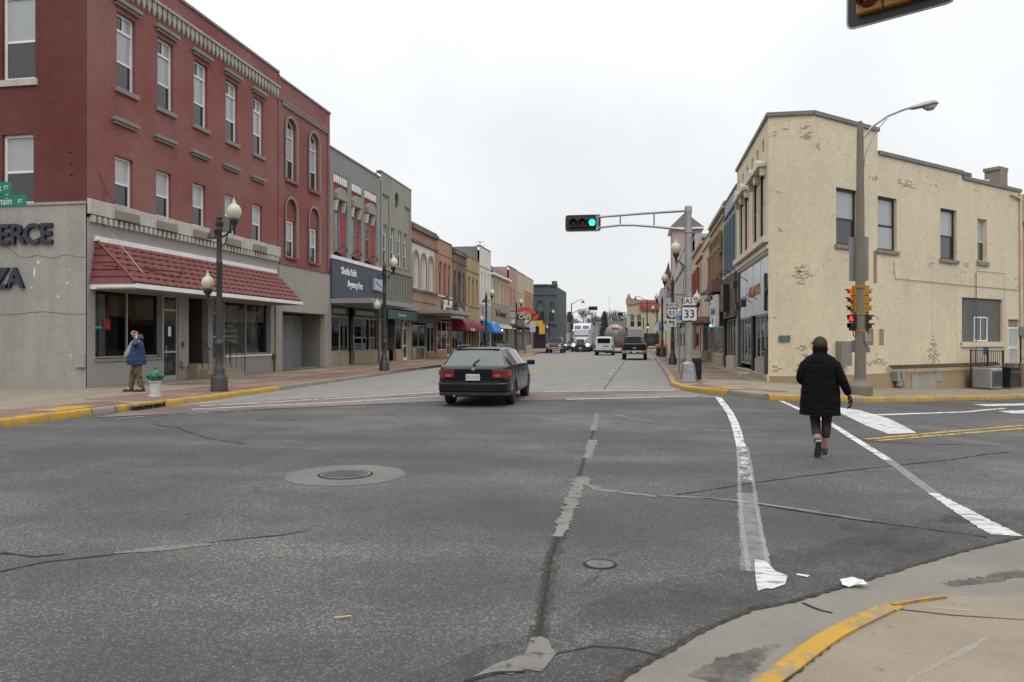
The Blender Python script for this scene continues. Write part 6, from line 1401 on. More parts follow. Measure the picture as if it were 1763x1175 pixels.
# hydrant
hx_, hy_ = gp(267, 683, .148)
t_ = empty('fire_hydrant', (hx_, hy_, .148), 0, 'fire hydrant with white barrel and green top by the yellow kerb', 'fire hydrant')
GRNP = pm('hydrant_green', (.012, .14, .075), .4, var=.12, scale=8); HWH = pm('hydrant_white', (.50, .50, .48), .5, var=.12, scale=8)
MB().lathe([(.16, 0), (.16, .03), (.13, .04), (.13, .36), (.15, .37), (.15, .42), (.12, .42)], 16).build('barrel', HWH, t_, smooth=40)
MB().lathe([(.15, .421), (.165, .44), (.165, .47), (.13, .48), (.135, .56), (.13, .61), (.09, .67), (.05, .695), (.035, .70), (.035, .75), (.001, .755)], 16).build('bonnet', GRNP, t_, smooth=40)
for a, r_ in ((0, .075), (PI, .075), (-PI / 2 + .4, .095)): inst(MB().lathe([(r_ * .8, .1), (r_ * .85, .17), (r_, .175), (r_, .205), (r_ * .5, .22), (.02, .235), (.02, .26), (.001, .26)], 12).mesh('outlet_cap', GRNP, smooth=40), 'outlet_cap', t_, (0, 0, .535), (0, PI / 2, a))
# bins, drums, bench, side street things
def bin_(name, x, y, z, r, h, m, label):
    t_ = empty(name, (x, y, z), 0, label, 'trash can'); MB().lathe([(r * .86, .02), (r * .9, .1), (r * .88, h - .1)], 20).build('liner', BLACK, t_)
    sl = MB().box(-.022, .022, -r - .01, -r + .012, .03, h).mesh('slat', m)
    for k in range(24): inst(sl, 'slat', t_, rot=(0, 0, k * PI / 12))
    mb = MB()
    for z_ in (.05, h * .5, h): mb.tube([((r + .015) * math.cos(a / 20 * 2 * PI), (r + .015) * math.sin(a / 20 * 2 * PI), z_) for a in range(21)], .018, 5, cap=False)
    mb.build('hoop', m, t_); return t_
bin_('trash_can', 1.86, 28.6, .15, .31, .78, BLACK, 'black slatted trash can behind the steel mast pole')
bin_('trash_can', 1.75, 68, .15, .46, .78, BLACK, 'black bin on the right pavement beside the parked pickup')
ODR = pm('orange_drum', (.55, .10, .03), .6, var=.08)
for x, y, lab in ((1.6, 78, 'orange traffic drum beside the black pickup roof, nearer one'), (2.4, 81, 'orange traffic drum beside the lamp post, farther one')):
    t_ = empty('traffic_drum', (x, y, .15), 0, lab, 'traffic drum'); MB().lathe([(.29, 0), (.26, .3), (.25, .32), (.24, .9), (.18, 1.0), (.001, 1.02)], 14).build('drum', ODR, t_); MB().lathe([(.272, .35), (.262, .5)], 14).build('white_band', SIGN_W, t_)
t_ = empty('bench', (-13.0, 76.5, .15), R(8), 'dark gray street bench on the kerb bulge beyond the wagon', 'bench'); MB().box(-.9, 1.3, -.3, .3, .42, .50).build('seat', DGRAY, t_); MB().box(-.9, 1.3, .28, .36, .5, .95).build('backrest', DGRAY, t_)
for x in (-.8, 1.15): MB().box(x, x + .08, -.28, .3, 0, .42).build('leg', BLACK, t_)
def at_d(u, v, off): # point at pixel on the plane parallel to the oblique wall
    a = (u - CXP) / F_PX; t_, d = dgt(u); return None
ODV = Vector((DG.y, -DG.x)); OW = Vector((6.1, 28.7))
def side(t, off): p = OW + DG * t + ODV * off; return (p.x, p.y, gz(p.x) + .15)
t0 = T(1668); p = side(t0, .75)
t_ = empty('air_conditioner', p, R(43), 'gray air conditioning unit standing against the cream side wall', 'air conditioner'); MB().box(-.5, .5, -.4, .4, .03, .92).build('casing', MGRAY, t_, bevel=.05); MB().lathe([(.36, .921), (.36, .95), (.3, .96), (.001, .96)], 20).build('fan_guard', DGRAY, t_)
fin_ = MB().box(-.008, .008, -.42, -.402, .12, .78).mesh('grille_bar', DGRAY)
for k in range(16): inst(fin_, 'grille_bar', t_, (-.42 + k * .056, 0, 0))
p = side(T(1699), .8)
t_ = empty('wheeled_bin', p, R(43), 'black wheeled bin beside the air conditioning unit', 'bin'); mb = MB(); mb.add([(-.33, -.3, .05), (.33, -.3, .05), (.33, .3, .05), (-.33, .3, .05), (-.42, -.38, .88), (.42, -.38, .88), (.42, .38, .88), (-.42, .38, .88)], [(0, 1, 5, 4), (1, 2, 6, 5), (2, 3, 7, 6), (3, 0, 4, 7), (0, 3, 2, 1)]); mb.build('bin_body', BLACK, t_); MB().box(-.45, .45, -.42, .42, .885, .96).build('lid', BLACK, t_, bevel=.02); MB().tube([(-.42, -.39, .72), (.42, -.39, .72)], .02, 6).build('handle', DGRAY, t_)
# iron fences on the side pavement
def railing(name, label, pa, pb, h, m, sp=.13, z0=0, top2=False):
    a, b_ = Vector(pa), Vector(pb); d = b_ - a; L = Vector((d.x, d.y)).length
    t_ = empty(name, pa, math.atan2(d.y, d.x), label, 'railing'); dzs = (b_.z - a.z) / L
    MB().tube([(0, 0, h), (L, 0, h + dzs * L)], .022, 6).build('top_rail', m, t_); MB().tube([(0, 0, z0 + .12), (L, 0, z0 + .12 + dzs * L)], .018, 6).build('bottom_rail', m, t_)
    bm_ = MB().box(-.01, .01, -.01, .01, z0 + .12, h).mesh('bar', m); k = sp
    while k < L - .02: inst(bm_, 'bar', t_, (k, 0, dzs * k)); k += sp
    pm_ = MB().box(-.028, .028, -.028, .028, 0, h + .06).mesh('post', m)
    for k in (0, L / 2, L): inst(pm_, 'post', t_, (k, 0, dzs * k))
    return t_
FEN = pm('brown_iron', (.035, .024, .018), .6, var=.2)
railing('railing', 'rusty brown stair railing against the cream wall above the air conditioner', side(T(1657), .35), side(T(1713), .35), 1.65, FEN, .2, .9)
railing('railing', 'black iron fence beside the wheeled bin along the side pavement', side(T(1712), .5), side(T(1740), .9), 1.05, FEN, .13)
railing('railing', 'black iron fence below the white grilled door at the picture edge', side(T(1741), .9), side(T(1800), .9), 1.05, FEN, .13)
railing('railing', 'upper iron rail at the white grilled door landing', side(T(1739), .45), side(T(1775), .45), 2.3, FEN, .5, 1.2)
a_ = side(T(1730), .02)
lnd = empty('door_landing', a_, R(43), 'cream concrete landing below the white grilled side door', 'landing'); MB().box(-.1, 4, -.45, -.06, -.2, 1.1).build('slab', BEIGE, lnd)
# cafe sign over the left pavement
t_ = empty('cafe_sign', (-16.72, 96.2, 0), 0, 'red and dark green CAFE arrow sign projecting over the left pavement', 'sign')
REDS = pm('cafe_red', (.55, .06, .025), .5, var=.06)
o = MB().box(.85, 3.0, -.14, .14, 4.2, 4.88).build('name_board', pm('cafe_dark_green', (.012, .035, .022), .5), t_); text('CAFE', .72, pm('cafe_cream', (.6, .62, .5), .5), o, (1.95, -.15, 4.54), depth=.01, bold=.025)
ou = [(2.0 + 1.35 * math.cos(R(a)), 4.6 + 1.2 * math.sin(R(a))) for a in range(150, 5, -12)]; inn = [(1.95 + .95 * math.cos(R(a)), 4.55 + .75 * math.sin(R(a))) for a in range(18, 150, 12)]
MB().prism(ou + inn, -.1, .1).build('red_arc', REDS, t_); MB().prism([(3.0, 4.2), (3.5, 4.2), (3.9, 5.1), (3.45, 4.85), (3.0, 4.9)], -.1, .1).build('arrow_head', REDS, t_); MB().prism([(2.6, 4.18), (1.9, 3.55), (2.35, 3.5), (3.1, 4.18)], -.1, .1).build('arrow_tail', REDS, t_)
mb = MB(); mb.tube([(0, 0, 5.3), (1.2, 0, 5.3)], .05, 6); mb.tube([(0, 0, 4.4), (.9, 0, 4.4)], .05, 6); mb.build('bracket', BLACK, t_); MB().box(2.6, 3.3, -.3, -.16, 2.6, 3.9).build('blank_panel', pm('pale_blue_panel', (.45, .55, .58), .5), t_)
# bump-out and lamps of the far crossing
drape('far_corner_walk', [(.0, 135.5), (3.2, 134.6), (4.4, 134.6), (4.4, 170), (1.6, 170), (.6, 142)], .15, M_WALK); drape('far_corner_walk', [(-31, 134.6), (-13, 134.6), (-11.4, 137), (-12.0, 200), (-16.8, 200), (-16.8, 150), (-31, 134.7)], .15, M_WALK)
def far_mast(x, y, sgn, H, armL, label, heads):
    t_ = empty('signal_mast', (x, y, .15), 0, label, 'traffic signal', 'dark signal masts of the far crossing')
    MB().lathe([(.16, 0), (.13, .4), (.09, H)], 10).build('pole', POLE, t_)
    mb = MB(); mb.tube([(0, 0, H), (sgn * .5, 0, H + .05), (sgn * 1.2, 0, H + .55), (sgn * 1.9, 0, H + .7), (sgn * 2.1, 0, H + .6)], .05, 6); mb.lathe([(.05, .1), (.1, 0), (.22, -.25), (.45, -.4), (.4, -.41)], 12, (sgn * 2.1, 0, H + .5)); mb.build('bell_lamp', POLE, t_, smooth=40)
    if armL: MB().tube([(0, 0, 6.2), (sgn * armL * .5, 0, 6.9), (sgn * armL, 0, 7.1)], .06, 6).build('signal_arm', POLE, t_)
    for hx, hz, ls, hr, bk, rz in heads: signal(t_, Matrix.Translation((hx, -.2, hz)) @ RZ(rz), ls, hr, bk, SIGB, SIGB if hr else None, .17)
    mb = MB(); mb.box(-.75, -.1, -.1, .3, 4.6, 6.5); mb.box(-.3, .3, -.3, .1, 5.2, 6.0); mb.build('control_cabinet', POLE, t_) if sgn > 0 else None
    return t_
far_mast(-12.5, 136.5, 1, 8.0, 3.2, 'signal mast with curved bell lamp at the left far corner', [(3.9, 7.1, 'rag', True, pm('brown_signal', (.14, .055, .035), .6), 0), (.35, 3.6, 'raG', False, SIGB, 0)])
far_mast(1.0, 137.8, -1, 8.6, 0, 'signal mast with curved bell lamp at the right far corner', [(.1, 3.9, 'rG', False, SIGB, 0)])
t_ = empty('signal_mast', (.35, 138.6, .15), 0, 'slim arm with a single green light before the red sign building', 'traffic signal', 'dark signal masts of the far crossing'); MB().lathe([(.12, 0), (.09, 5.4)], 8).build('pole', POLE, t_); MB().tube([(0, 0, 5.2), (-1.4, 0, 5.7), (-3.6, 0, 6.1)], .05, 6).build('signal_arm', POLE, t_); signal(t_, Matrix.Translation((-3.9, -.2, 6.1)), 'raG', True, SIGB, SIGB, SIGB, .15)
t_ = empty('flag_pole', (-8.6, 205, 0), 0, 'tall thin white flagpole far beyond the crossing', 'flagpole'); MB().lathe([(.09, 0), (.04, 13), (.001, 13.1)], 8).build('pole', GALV, t_)
t_ = empty('banner_pole', (RX, 50.6, 4.55), 0, 'thin dark rod sticking out from the yellow facade', 'rod'); MB().tube([(0, 0, 0), (-2.7, 0, .02)], .03, 6).build('rod', BLACK, t_)
# ------------------------------------------------------------------ vehicles
CGL = glassy('car_glass', (.05, .06, .06), .03, .9); CDK = glassy('dark_car_glass', (.010, .012, .013), .06, .18)
def paint(name, col, rough=.25): return pm(name, col, rough, .0, .3, .03, 2, coat=.25)
RUB = pm('tyre_rubber', (.018, .018, .018), .85, var=.15, scale=12); RIMM = pm('alloy_rim', (.42, .42, .43), .35, .7, var=.05); TAIL = pm('tail_light', (.17, .007, .006), .2, spec=.7, var=.05); TAILO = pm('indicator_lens', (.27, .03, .008), .2, spec=.7, var=.05)
CHR = pm('chrome', (.58, .58, .58), .2, .9, var=.05); PLAS = pm('black_plastic', (.022, .022, .023), .55, var=.1); HEADL = pm('headlight_glass', (.55, .56, .58), .15, spec=.8)
LIT = pm('lit_headlight', (.9, .9, .88), .3, var=0, emit=(1, .95, .92), es=6); PLATE = pm('plate_white', (.55, .56, .58), .45, var=.04)
def wheel(parent, x, y, r, w, rim=RIMM, spokes=10):
    """tyre with a spoked rim; x is the outer face side"""
    s = 1 if x > 0 else -1
    key = ('wheel', round(r, 2), round(w, 2), rim.name)
    def mk():
        q = MB(); q.lathe([(r * .62, -w / 2), (r * .92, -w / 2), (r, -w * .32), (r, w * .32), (r * .92, w / 2), (r * .64, w / 2)], 26); ty = q.mesh('tyre', RUB, smooth=40)
        q = MB(); q.lathe([(r * .655, -w * .3), (r * .655, w * .47), (r * .6, w * .47), (r * .58, w * .1), (.02, w * .1)], 26)
        for k in range(spokes): q.box(-.018, .018, r * .08, r * .6, w * .1, w * .4, 0, Matrix.Rotation(2 * PI * k / spokes, 4, 'Z'))
        q.lathe([(r * .16, w * .1), (r * .16, w * .43), (.001, w * .45)], 14); return ty, q.mesh('rim', rim, smooth=30)
    ty, rm = cached(key, mk); o = inst(ty, 'wheel', parent, (x - s * w / 2, y, r), (0, PI / 2 if s > 0 else -PI / 2, 0)); inst(rm, 'rim', o); return o
def loft(parent, keys, wheels, body, glass, under=PLAS, rwin=None):
    """keys: (y, z_low, z_belt, z_roof, half widths low/belt/roof, interval flag)"""
    st = []
    for k, (a, b_) in enumerate(zip(keys, keys[1:])):
        n = max(1, int((b_[0] - a[0]) / .07))
        for i in range(n): f = i / n; st.append(([a[j] + (b_[j] - a[j]) * f for j in range(7)], a[7]))
    st.append((list(keys[-1][:7]), ''))
    rows = []
    for (y, zl, zb, zr, wl, wb, wr), fl in st:
        za = zl
        for yw, r in wheels:
            if abs(y - yw) < r: za = max(za, math.sqrt(r * r - (y - yw) ** 2) + r * .86)
        h = zr - zb; p = [(wl * .93, zl), (wl, zl + .1), (wl * 1.012, (zl + zb) / 2), (wb * 1.008, zb - .05), (wb, zb), (wr, zb + h * .9), (wr * .9, zb + h * .975), (wr * .55, zr), (0, zr + .008 * (h > .1))]
        za = min(za, zb - .12); p = [(x, max(z, za + .012 * j)) if j < 3 else (x, z) for j, (x, z) in enumerate(p)]
        rows.append((y, p))
    sets = {'b': MB(), 'side_window': MB(), 'side_window2': MB(), 'windscreen': MB(), 'rear_window': MB()}
    for i in range(len(rows) - 1):
        fl = st[i][1]; (y0, p0), (y1, p1) = rows[i], rows[i + 1]
        for j in range(8):
            key = 'b'
            if j == 4 and 's' in fl: key = 'side_window'
            if j >= 5 and 'w' in fl: key = 'windscreen'
            if j >= 5 and 'r' in fl: key = 'rear_window'
            if j == 4 and 'p' in fl: key = 'side_window'
            for s in (1, -1):
                q = [(s * p0[j][0], y0, p0[j][1]), (s * p1[j][0], y1, p1[j][1]), (s * p1[j + 1][0], y1, p1[j + 1][1]), (s * p0[j + 1][0], y0, p0[j + 1][1])]
                sets[key + '2' if key == 'side_window' and s < 0 else key].add(q if s < 0 else q[::-1], [(0, 1, 2, 3)])
    for i in (0, len(rows) - 1):
        y, p = rows[i]; pl = [(x, y, z) for x, z in p] + [(-x, y, z) for x, z in p[-2::-1]]; sets['b'].add(pl, [tuple(range(len(pl)))])
    def fin(mb, nm, m):
        if not mb.v: return None
        me = mb.mesh(nm, m); bm = bmesh.new(); bm.from_mesh(me); bmesh.ops.remove_doubles(bm, verts=bm.verts, dist=.0005); bmesh.ops.recalc_face_normals(bm, faces=bm.faces); bm.to_mesh(me); bm.free()
        me.polygons.foreach_set('use_smooth', [True] * len(me.polygons)); me.set_sharp_from_angle(angle=R(32)); return inst(me, nm, parent)
    bo = fin(sets['b'], 'body', body)
    fin(sets['side_window2'], 'side_window', glass)
    for nm in ('side_window', 'windscreen', 'rear_window'): fin(sets[nm], nm, (rwin or glass) if nm == 'rear_window' else glass)
    y0, y1 = keys[0][0] + .1, keys[-1][0] - .15; zl = min(k[1] for k in keys); w = max(k[4] for k in keys)
    MB().box(-w * .78, w * .78, y0, y1, zl - .02, zl + .25).build('underbody', under, parent)
    return bo
def prismz(poly, z0, z1):
    n = len(poly); mb = MB(); return mb.add([(x, y, z0) for x, y in poly] + [(x, y, z1) for x, y in poly], [tuple(range(n - 1, -1, -1)), tuple(range(n, 2 * n))] + [(i, (i + 1) % n, (i + 1) % n + n, i + n) for i in range(n)])
def mirror_(parent, x, y, z, m):
    for s in (1, -1):
        mb = MB(); mb.box(-.02 if s > 0 else -.2, .2 if s > 0 else .02, -.06, .06, -.07, .07); mb.build('side_mirror', m, parent, loc=(s * x, y, z), bevel=.03)
# dark blue estate car
DB = paint('dark_blue_paint', (.004, .007, .011))
t_ = empty('estate_car', (-4.0, 17.78, 0), R(1.6), 'dark blue estate car driving away across the crosswalk', 'car')
K = [(.0, .46, .90, .915, .70, .70, .66, ''), (.05, .38, .955, .97, .80, .77, .71, ''), (.14, .31, .985, 1.0, .86, .825, .735, 'r'), (.60, .27, 1.0, 1.375, .885, .85, .60, ''), (.72, .27, 1.0, 1.40, .89, .855, .615, 's'), (1.50, .26, .99, 1.425, .90, .865, .63, ''), (1.58, .26, .99, 1.425, .90, .865, .63, 's'),
     (2.38, .26, .98, 1.43, .90, .865, .63, ''), (2.46, .26, .98, 1.43, .90, .865, .63, 's'), (3.05, .26, .965, 1.39, .895, .86, .61, 'wp'), (3.72, .26, .95, .975, .89, .85, .78, ''), (4.45, .27, .85, .875, .86, .80, .7, ''), (4.68, .30, .74, .76, .80, .74, .64, ''), (4.79, .38, .62, .64, .68, .66, .55, '')]
loft(t_, K, [(.98, .355), (3.81, .355)], DB, CDK, rwin=CGL)
for y in (.98, 3.81):
    for s in (1, -1): wheel(t_, s * .875, y, .318, .215)
bp = [(-.885, .75), (-.90, .2), (-.84, -.03), (-.6, -.085), (0, -.10), (.6, -.085), (.84, -.03), (.90, .2), (.885, .75)]
prismz([(x * .985, y + .03) for x, y in bp], .27, .37).build('valance', PLAS, t_, bevel=.03); mb = prismz(bp, .36, .60); o = mb.build('rear_bumper', DB, t_, bevel=.045); prismz([(x * 1.008, y - .006) for x, y in bp], .545, .575).build('bumper_strip', PLAS, o)
for s in (1, -1):
    pl = [(s * .46, -.03), (s * .74, -.005), (s * .845, .09), (s * .868, .36), (s * .80, .36), (s * .7, .1), (s * .46, .06)]
    a = [(x, y) for x, y in (pl if s < 0 else pl[::-1])]
    prismz(a, .70, .785).build('tail_light', TAIL, t_, bevel=.008); prismz([(x * .998, y + .002) for x, y in a], .79, .90).build('tail_light', TAIL, t_, bevel=.008)
    MB().box(s * .60 - .07, s * .60 + .07, -.038, -.02, .73, .80).build('reversing_lens', pm('pale_pink_lens', (.34, .10, .07), .3), t_)
    prismz([(s * .80, .06), (s * .872, .10), (s * .885, .34), (s * .84, .34)] if s < 0 else [(.84, .34), (.885, .34), (.872, .10), (.80, .06)], .76, .895).build('indicator_lens', TAILO, t_)
    mb = MB(); mb.tube([(s * .56, .85, 1.435), (s * .58, 1.0, 1.475), (s * .59, 2.6, 1.475), (s * .575, 2.8, 1.43)], .018, 6); mb.build('roof_rail', DB, t_)
    MB().box(s * .89 - .012, s * .89 + .012, .75, 3.6, .60, .64).build('side_moulding', PLAS, t_)
    MB().tube([(s * .858, .70, 1.01), (s * .866, 1.5, 1.0), (s * .866, 3.6, .965)], .011, 5).build('window_trim', CHR, t_)
    for y in (1.7, 2.6): MB().box(s * .885 - .02, s * .885 + .02, y, y + .18, .82, .85).build('door_handle', DB, t_)
    MB().tube([(s * .9, 1.56, .35), (s * .895, 1.54, .95)], .005, 4).build('door_gap', PLAS, t_)
o = MB().box(-.17, .17, -.05, -.025, .645, .80).build('number_plate', PLATE, t_); text('831 KYZ', .105, pm('plate_print', (.25, .24, .28), .5), o, (0, -.052, .72), depth=.001, bold=.0, sx=.8)
MB().box(-.42, .42, -.03, .03, .835, .86).build('plate_lamp_bar', DB, t_)
inst(MB().lathe([(.04, 0), (.035, .01), (.001, .012)], 16).mesh('badge', CHR), 'badge', t_, (0, -.0, .905), (PI / 2, 0, 0))
text('528i', .07, CHR, t_, (.55, .045, .925), depth=.004, name='model_badge')
mb = MB(); mb.tube([(0, .15, 1.01), (.0, .2, 1.07), (.12, .3, 1.15)], [.03, .022, .01], 6); mb.lathe([(.04, -.02), (.04, .04)], 10, (0, .13, 1.0)); mb.build('rear_wiper', PLAS, t_)
MB().box(-.55, .55, .585, .70, 1.375, 1.405).build('roof_spoiler', DB, t_, bevel=.01); MB().tube([(-.05, .9, 1.43), (-.05, .98, 1.62)], .006, 5).build('antenna', PLAS, t_)
mb = MB(); mb.tube([(-.70, .0, .97), (-.68, -.012, .62), (.68, -.012, .62), (.70, .0, .97)], .005, 4); mb.build('tailgate_gap', PLAS, t_); mirror_(t_, .93, 3.25, 1.0, DB); MB().tube([(-.45, -.1, .27), (-.45, .4, .29)], .03, 8).build('exhaust', CHR, t_)
for s in (1, -1): MB().box(s * .35 - .14, s * .35 + .14, 1.35, 1.5, .95, 1.25).build('headrest', PLAS, t_, bevel=.04)

def pickup(x, y, rz, col, label, front=False):
    t_ = empty('pickup_truck', (x, y, 0), rz, label, 'pickup truck')
    K = [(.05, .62, 1.26, 1.275, .90, .93, .88, ''), (.12, .55, 1.30, 1.315, .95, .95, .90, ''), (1.75, .52, 1.30, 1.315, .97, .95, .90, ''), (1.77, .52, 1.30, 1.32, .97, .95, .88, 'r'), (1.98, .5, 1.29, 1.87, .97, .94, .74, ''), (2.08, .5, 1.28, 1.90, .97, .94, .75, 's'), (2.95, .5, 1.27, 1.91, .97, .94, .75, ''), (3.05, .5, 1.27, 1.91, .97, .94, .75, 's'), (3.75, .5, 1.25, 1.87, .97, .93, .73, 'wp'), (4.45, .5, 1.22, 1.26, .96, .91, .85, ''), (5.5, .52, 1.10, 1.14, .94, .88, .8, ''), (5.65, .55, .98, 1.0, .88, .84, .74, '')]
    loft(t_, K, [(1.1, .46), (4.7, .46)], col, CDK)
    for yy in (1.1, 4.7):
        for s in (1, -1): wheel(t_, s * .98, yy, .40, .27)
    for s in (1, -1): MB().box(s * .90 - .075, s * .90 + .075, .0, .12, .86, 1.27).build('tail_light', TAIL, t_, bevel=.015); MB().box(s * .72 - .17, s * .72 + .17, 5.5, 5.68, .82, 1.0).build('headlight', HEADL, t_, bevel=.02)
    MB().box(-.80, .80, .035, .06, .66, 1.25).build('tailgate', col, t_, bevel=.012); MB().box(-.15, .15, -.0, .03, 1.12, 1.17).build('tailgate_handle', PLAS, t_)
    MB().prism([(-.17, .98), (-.06, .98), (-.04, 1.02), (.04, 1.02), (.06, .98), (.17, .98), (.15, .93), (.05, .93), (.04, .90), (-.04, .90), (-.05, .93), (-.15, .93)], .02, .034).build('badge', pm('gold_badge', (.55, .45, .25), .3, .5), t_)
    prismz([(-.98, .25), (-.98, -.05), (-.6, -.14), (.6, -.14), (.98, -.05), (.98, .25)], .54, .74).build('rear_bumper', CHR, t_, bevel=.02); MB().box(-.35, .35, -.147, -.13, .56, .72).build('bumper_recess', PLAS, t_); MB().box(-.15, .15, -.155, -.148, .57, .70).build('number_plate', PLATE, t_)
    prismz([(-.97, 5.4), (.97, 5.4), (.97, 5.65), (.6, 5.8), (-.6, 5.8), (-.97, 5.65)], .50, .74).build('front_bumper', CHR, t_, bevel=.02); MB().box(-.52, .52, 5.55, 5.70, .78, 1.02).build('grille', PLAS, t_); MB().box(-.54, .54, 5.69, 5.72, .88, .92).build('grille_bar', CHR, t_); MB().box(-.12, .12, 5.70, 5.73, .85, .95).build('badge', CHR, t_)
    mirror_(t_, .98, 3.6, 1.32, PLAS); return t_
pickup(-.55, 60.3, 0, paint('black_paint', (.006, .006, .007)), 'black pickup truck waiting at the right kerb, seen from behind')
pickup(-10.2, 94.0, PI, paint('maroon_paint', (.10, .012, .022)), 'maroon pickup truck coming along the left kerb, seen from the front')
# white van
WP = paint('white_paint', (.55, .57, .59), .3)
t_ = empty('white_van', (-3.8, 77.6, 0), 0, 'white delivery van driving away, red lamps at its rear', 'van')
K = [(.0, .42, 1.12, 1.80, .93, .93, .78, ''), (.06, .36, 1.12, 1.88, .95, .95, .80, ''), (.5, .34, 1.12, 1.93, .96, .95, .82, ''), (3.4, .34, 1.1, 1.93, .96, .95, .82, 's'), (4.0, .34, 1.08, 1.86, .96, .95, .78, 'wp'), (4.7, .34, 1.05, 1.1, .95, .93, .84, ''), (5.1, .38, .8, .84, .85, .82, .7, '')]
loft(t_, K, [(.95, .38), (4.1, .38)], WP, CDK)
MB().prism(roundsq(1.28, .48, .07, 0, 1.50), -.02, .0).build('rear_window', CDK, t_); MB().box(-.03, .47, -.03, -.0, .92, 1.0).build('plate_handle', PLAS, t_); MB().box(-.17, .17, -.025, -.0, .76, .88).build('number_plate', PLATE, t_)
for s in (1, -1): MB().box(s * .885 - .055, s * .885 + .055, -.02, .1, .72, 1.10).build('tail_light', TAIL, t_, bevel=.015)
prismz([(-.96, .3), (-.96, -.02), (-.7, -.08), (.7, -.08), (.96, -.02), (.96, .3)], .33, .55).build('rear_bumper', PLAS, t_, bevel=.02)
for yy in (.95, 4.1):
    for s in (1, -1): wheel(t_, s * .95, yy, .33, .22)
mirror_(t_, .97, 3.7, 1.2, PLAS); MB().box(-.004, .004, -.012, .0, .6, 1.24).build('door_gap', PLAS, t_)
# semi truck facing the camera
TW = paint('truck_white', (.60, .62, .65), .3)
t_ = empty('semi_truck', (-7.85, 100.5, 0), PI, 'white long nosed semi truck with lit headlights coming towards the camera', 'truck')
K = [(-2.0, .9, 1.5, 1.55, .55, .62, .55, ''), (-.4, .7, 1.75, 1.8, .75, .72, .66, ''), (.0, .7, 1.85, 1.95, .95, .85, .78, '')]
loft(t_, [(-y, a, b_, c, d, e, f, '') for y, a, b_, c, d, e, f, _ in K], [], TW, CDK)     # hood, towards +y
for o_ in CH[t_.name]: o_.location.y = .0
MB().box(-1.02, 1.02, -1.5, .02, .75, 2.9).build('cab', TW, t_, bevel=.08); MB().box(-1.2, 1.2, -4.0, -1.52, .8, 3.15).build('sleeper', TW, t_, bevel=.1)
mb = MB(); mb.add([(-1.1, .0, 2.92), (1.1, .0, 2.92), (1.2, -1.0, 3.75), (-1.2, -1.0, 3.75), (1.2, -4.0, 3.9), (-1.2, -4.0, 3.9), (1.2, -4.0, 2.92), (-1.2, -4.0, 2.92)], [(0, 1, 2, 3), (3, 2, 4, 5), (1, 6, 4, 2), (0, 3, 5, 7), (5, 4, 6, 7)]); mb.build('roof_fairing', TW, t_, bevel=.05)
MB().quad((-.92, .03, 2.05), (.92, .03, 2.05), (.86, -.02, 2.78), (-.86, -.02, 2.78)).build('windscreen', CDK, t_)
for s in (1, -1): MB().quad((s * .12, -.14, 3.1), (s * .95, -.14, 3.1), (s * .98, -.62, 3.5), (s * .12, -.62, 3.5)).build('fairing_window', glassy('fairing_glass', (.06, .05, .12), .1, .6), t_)
MB().box(-.5, .5, 1.96, 2.06, .75, 1.62).build('grille', pm('grille_grey', (.12, .12, .125), .35, .6), t_); mb = MB()
for k in range(9): mb.box(-.47 + k * .115, -.45 + k * .115, 2.061, 2.075, .78, 1.58)
mb.box(-.54, .54, 1.95, 2.08, 1.62, 1.68); mb.build('grille_bar', CHR, t_)
MB().prism(roundsq(2.4, .46, .1, 0, .48), 2.05, 2.3).build('front_bumper', PLAS, t_); MB().box(-.2, .2, 2.31, 2.33, .42, .58).build('number_plate', PLATE, t_)
for s in (1, -1):
    mb = MB(); pts = [(s * .9, 1.1 + .62 * math.cos(a), .52 + .62 * math.sin(a)) for a in [R(10 + 16 * k) for k in range(11)]]
    for p0, p1 in zip(pts, pts[1:]): mb.quad(p0, p1, (s * 1.22, p1[1], p1[2] - .03), (s * 1.22, p0[1], p0[2] - .03))
    mb.build('mudguard', TW, t_); MB().box(s * .86 - .2, s * .86 + .2, 1.7, 1.95, .78, 1.05).build('headlight_pod', TW, t_, bevel=.05)
    inst(MB().lathe([(.15, 0), (.12, .03), (.001, .04)], 16).mesh('headlight', LIT), 'headlight', t_, (s * .86, 1.95, .92), (-PI / 2, 0, 0))
    wheel(t_, s * 1.22, 1.1, .5, .3, CHR); wheel(t_, s * 1.22, -3.2, .5, .5, CHR); wheel(t_, s * 1.22, -4.5, .5, .5, CHR)
    MB().lathe([(.08, .8), (.08, 4.0), (.06, 4.1)], 10, (s * 1.08, -1.6, 0)).build('exhaust_stack', CHR, t_); mb = MB(); mb.tube([(s * 1.02, .0, 2.6), (s * 1.35, .05, 2.6), (s * 1.35, .05, 1.95), (s * 1.02, .0, 1.95)], .02, 5); mb.box(s * 1.42 - .1, s * 1.42 + .1, .0, .08, 1.9, 2.55); mb.build('side_mirror', CHR, t_)
for k in range(5): MB().box(-.85 + k * .4, -.75 + k * .4, -.1, -.02, 2.93, 3.0).build('roof_marker', TAILO, t_)
MB().box(-1.25, 1.25, -17, -5.0, 1.1, 3.6).build('trailer', pm('trailer_grey', (.36, .36, .37), .6), t_); MB().box(-.5, .5, -16.5, -1, .6, 1.1).build('chassis', PLAS, t_)
for s in (1, -1):
    for yy in (-15.2, -14): wheel(t_, s * 1.22, yy, .5, .5, CHR)
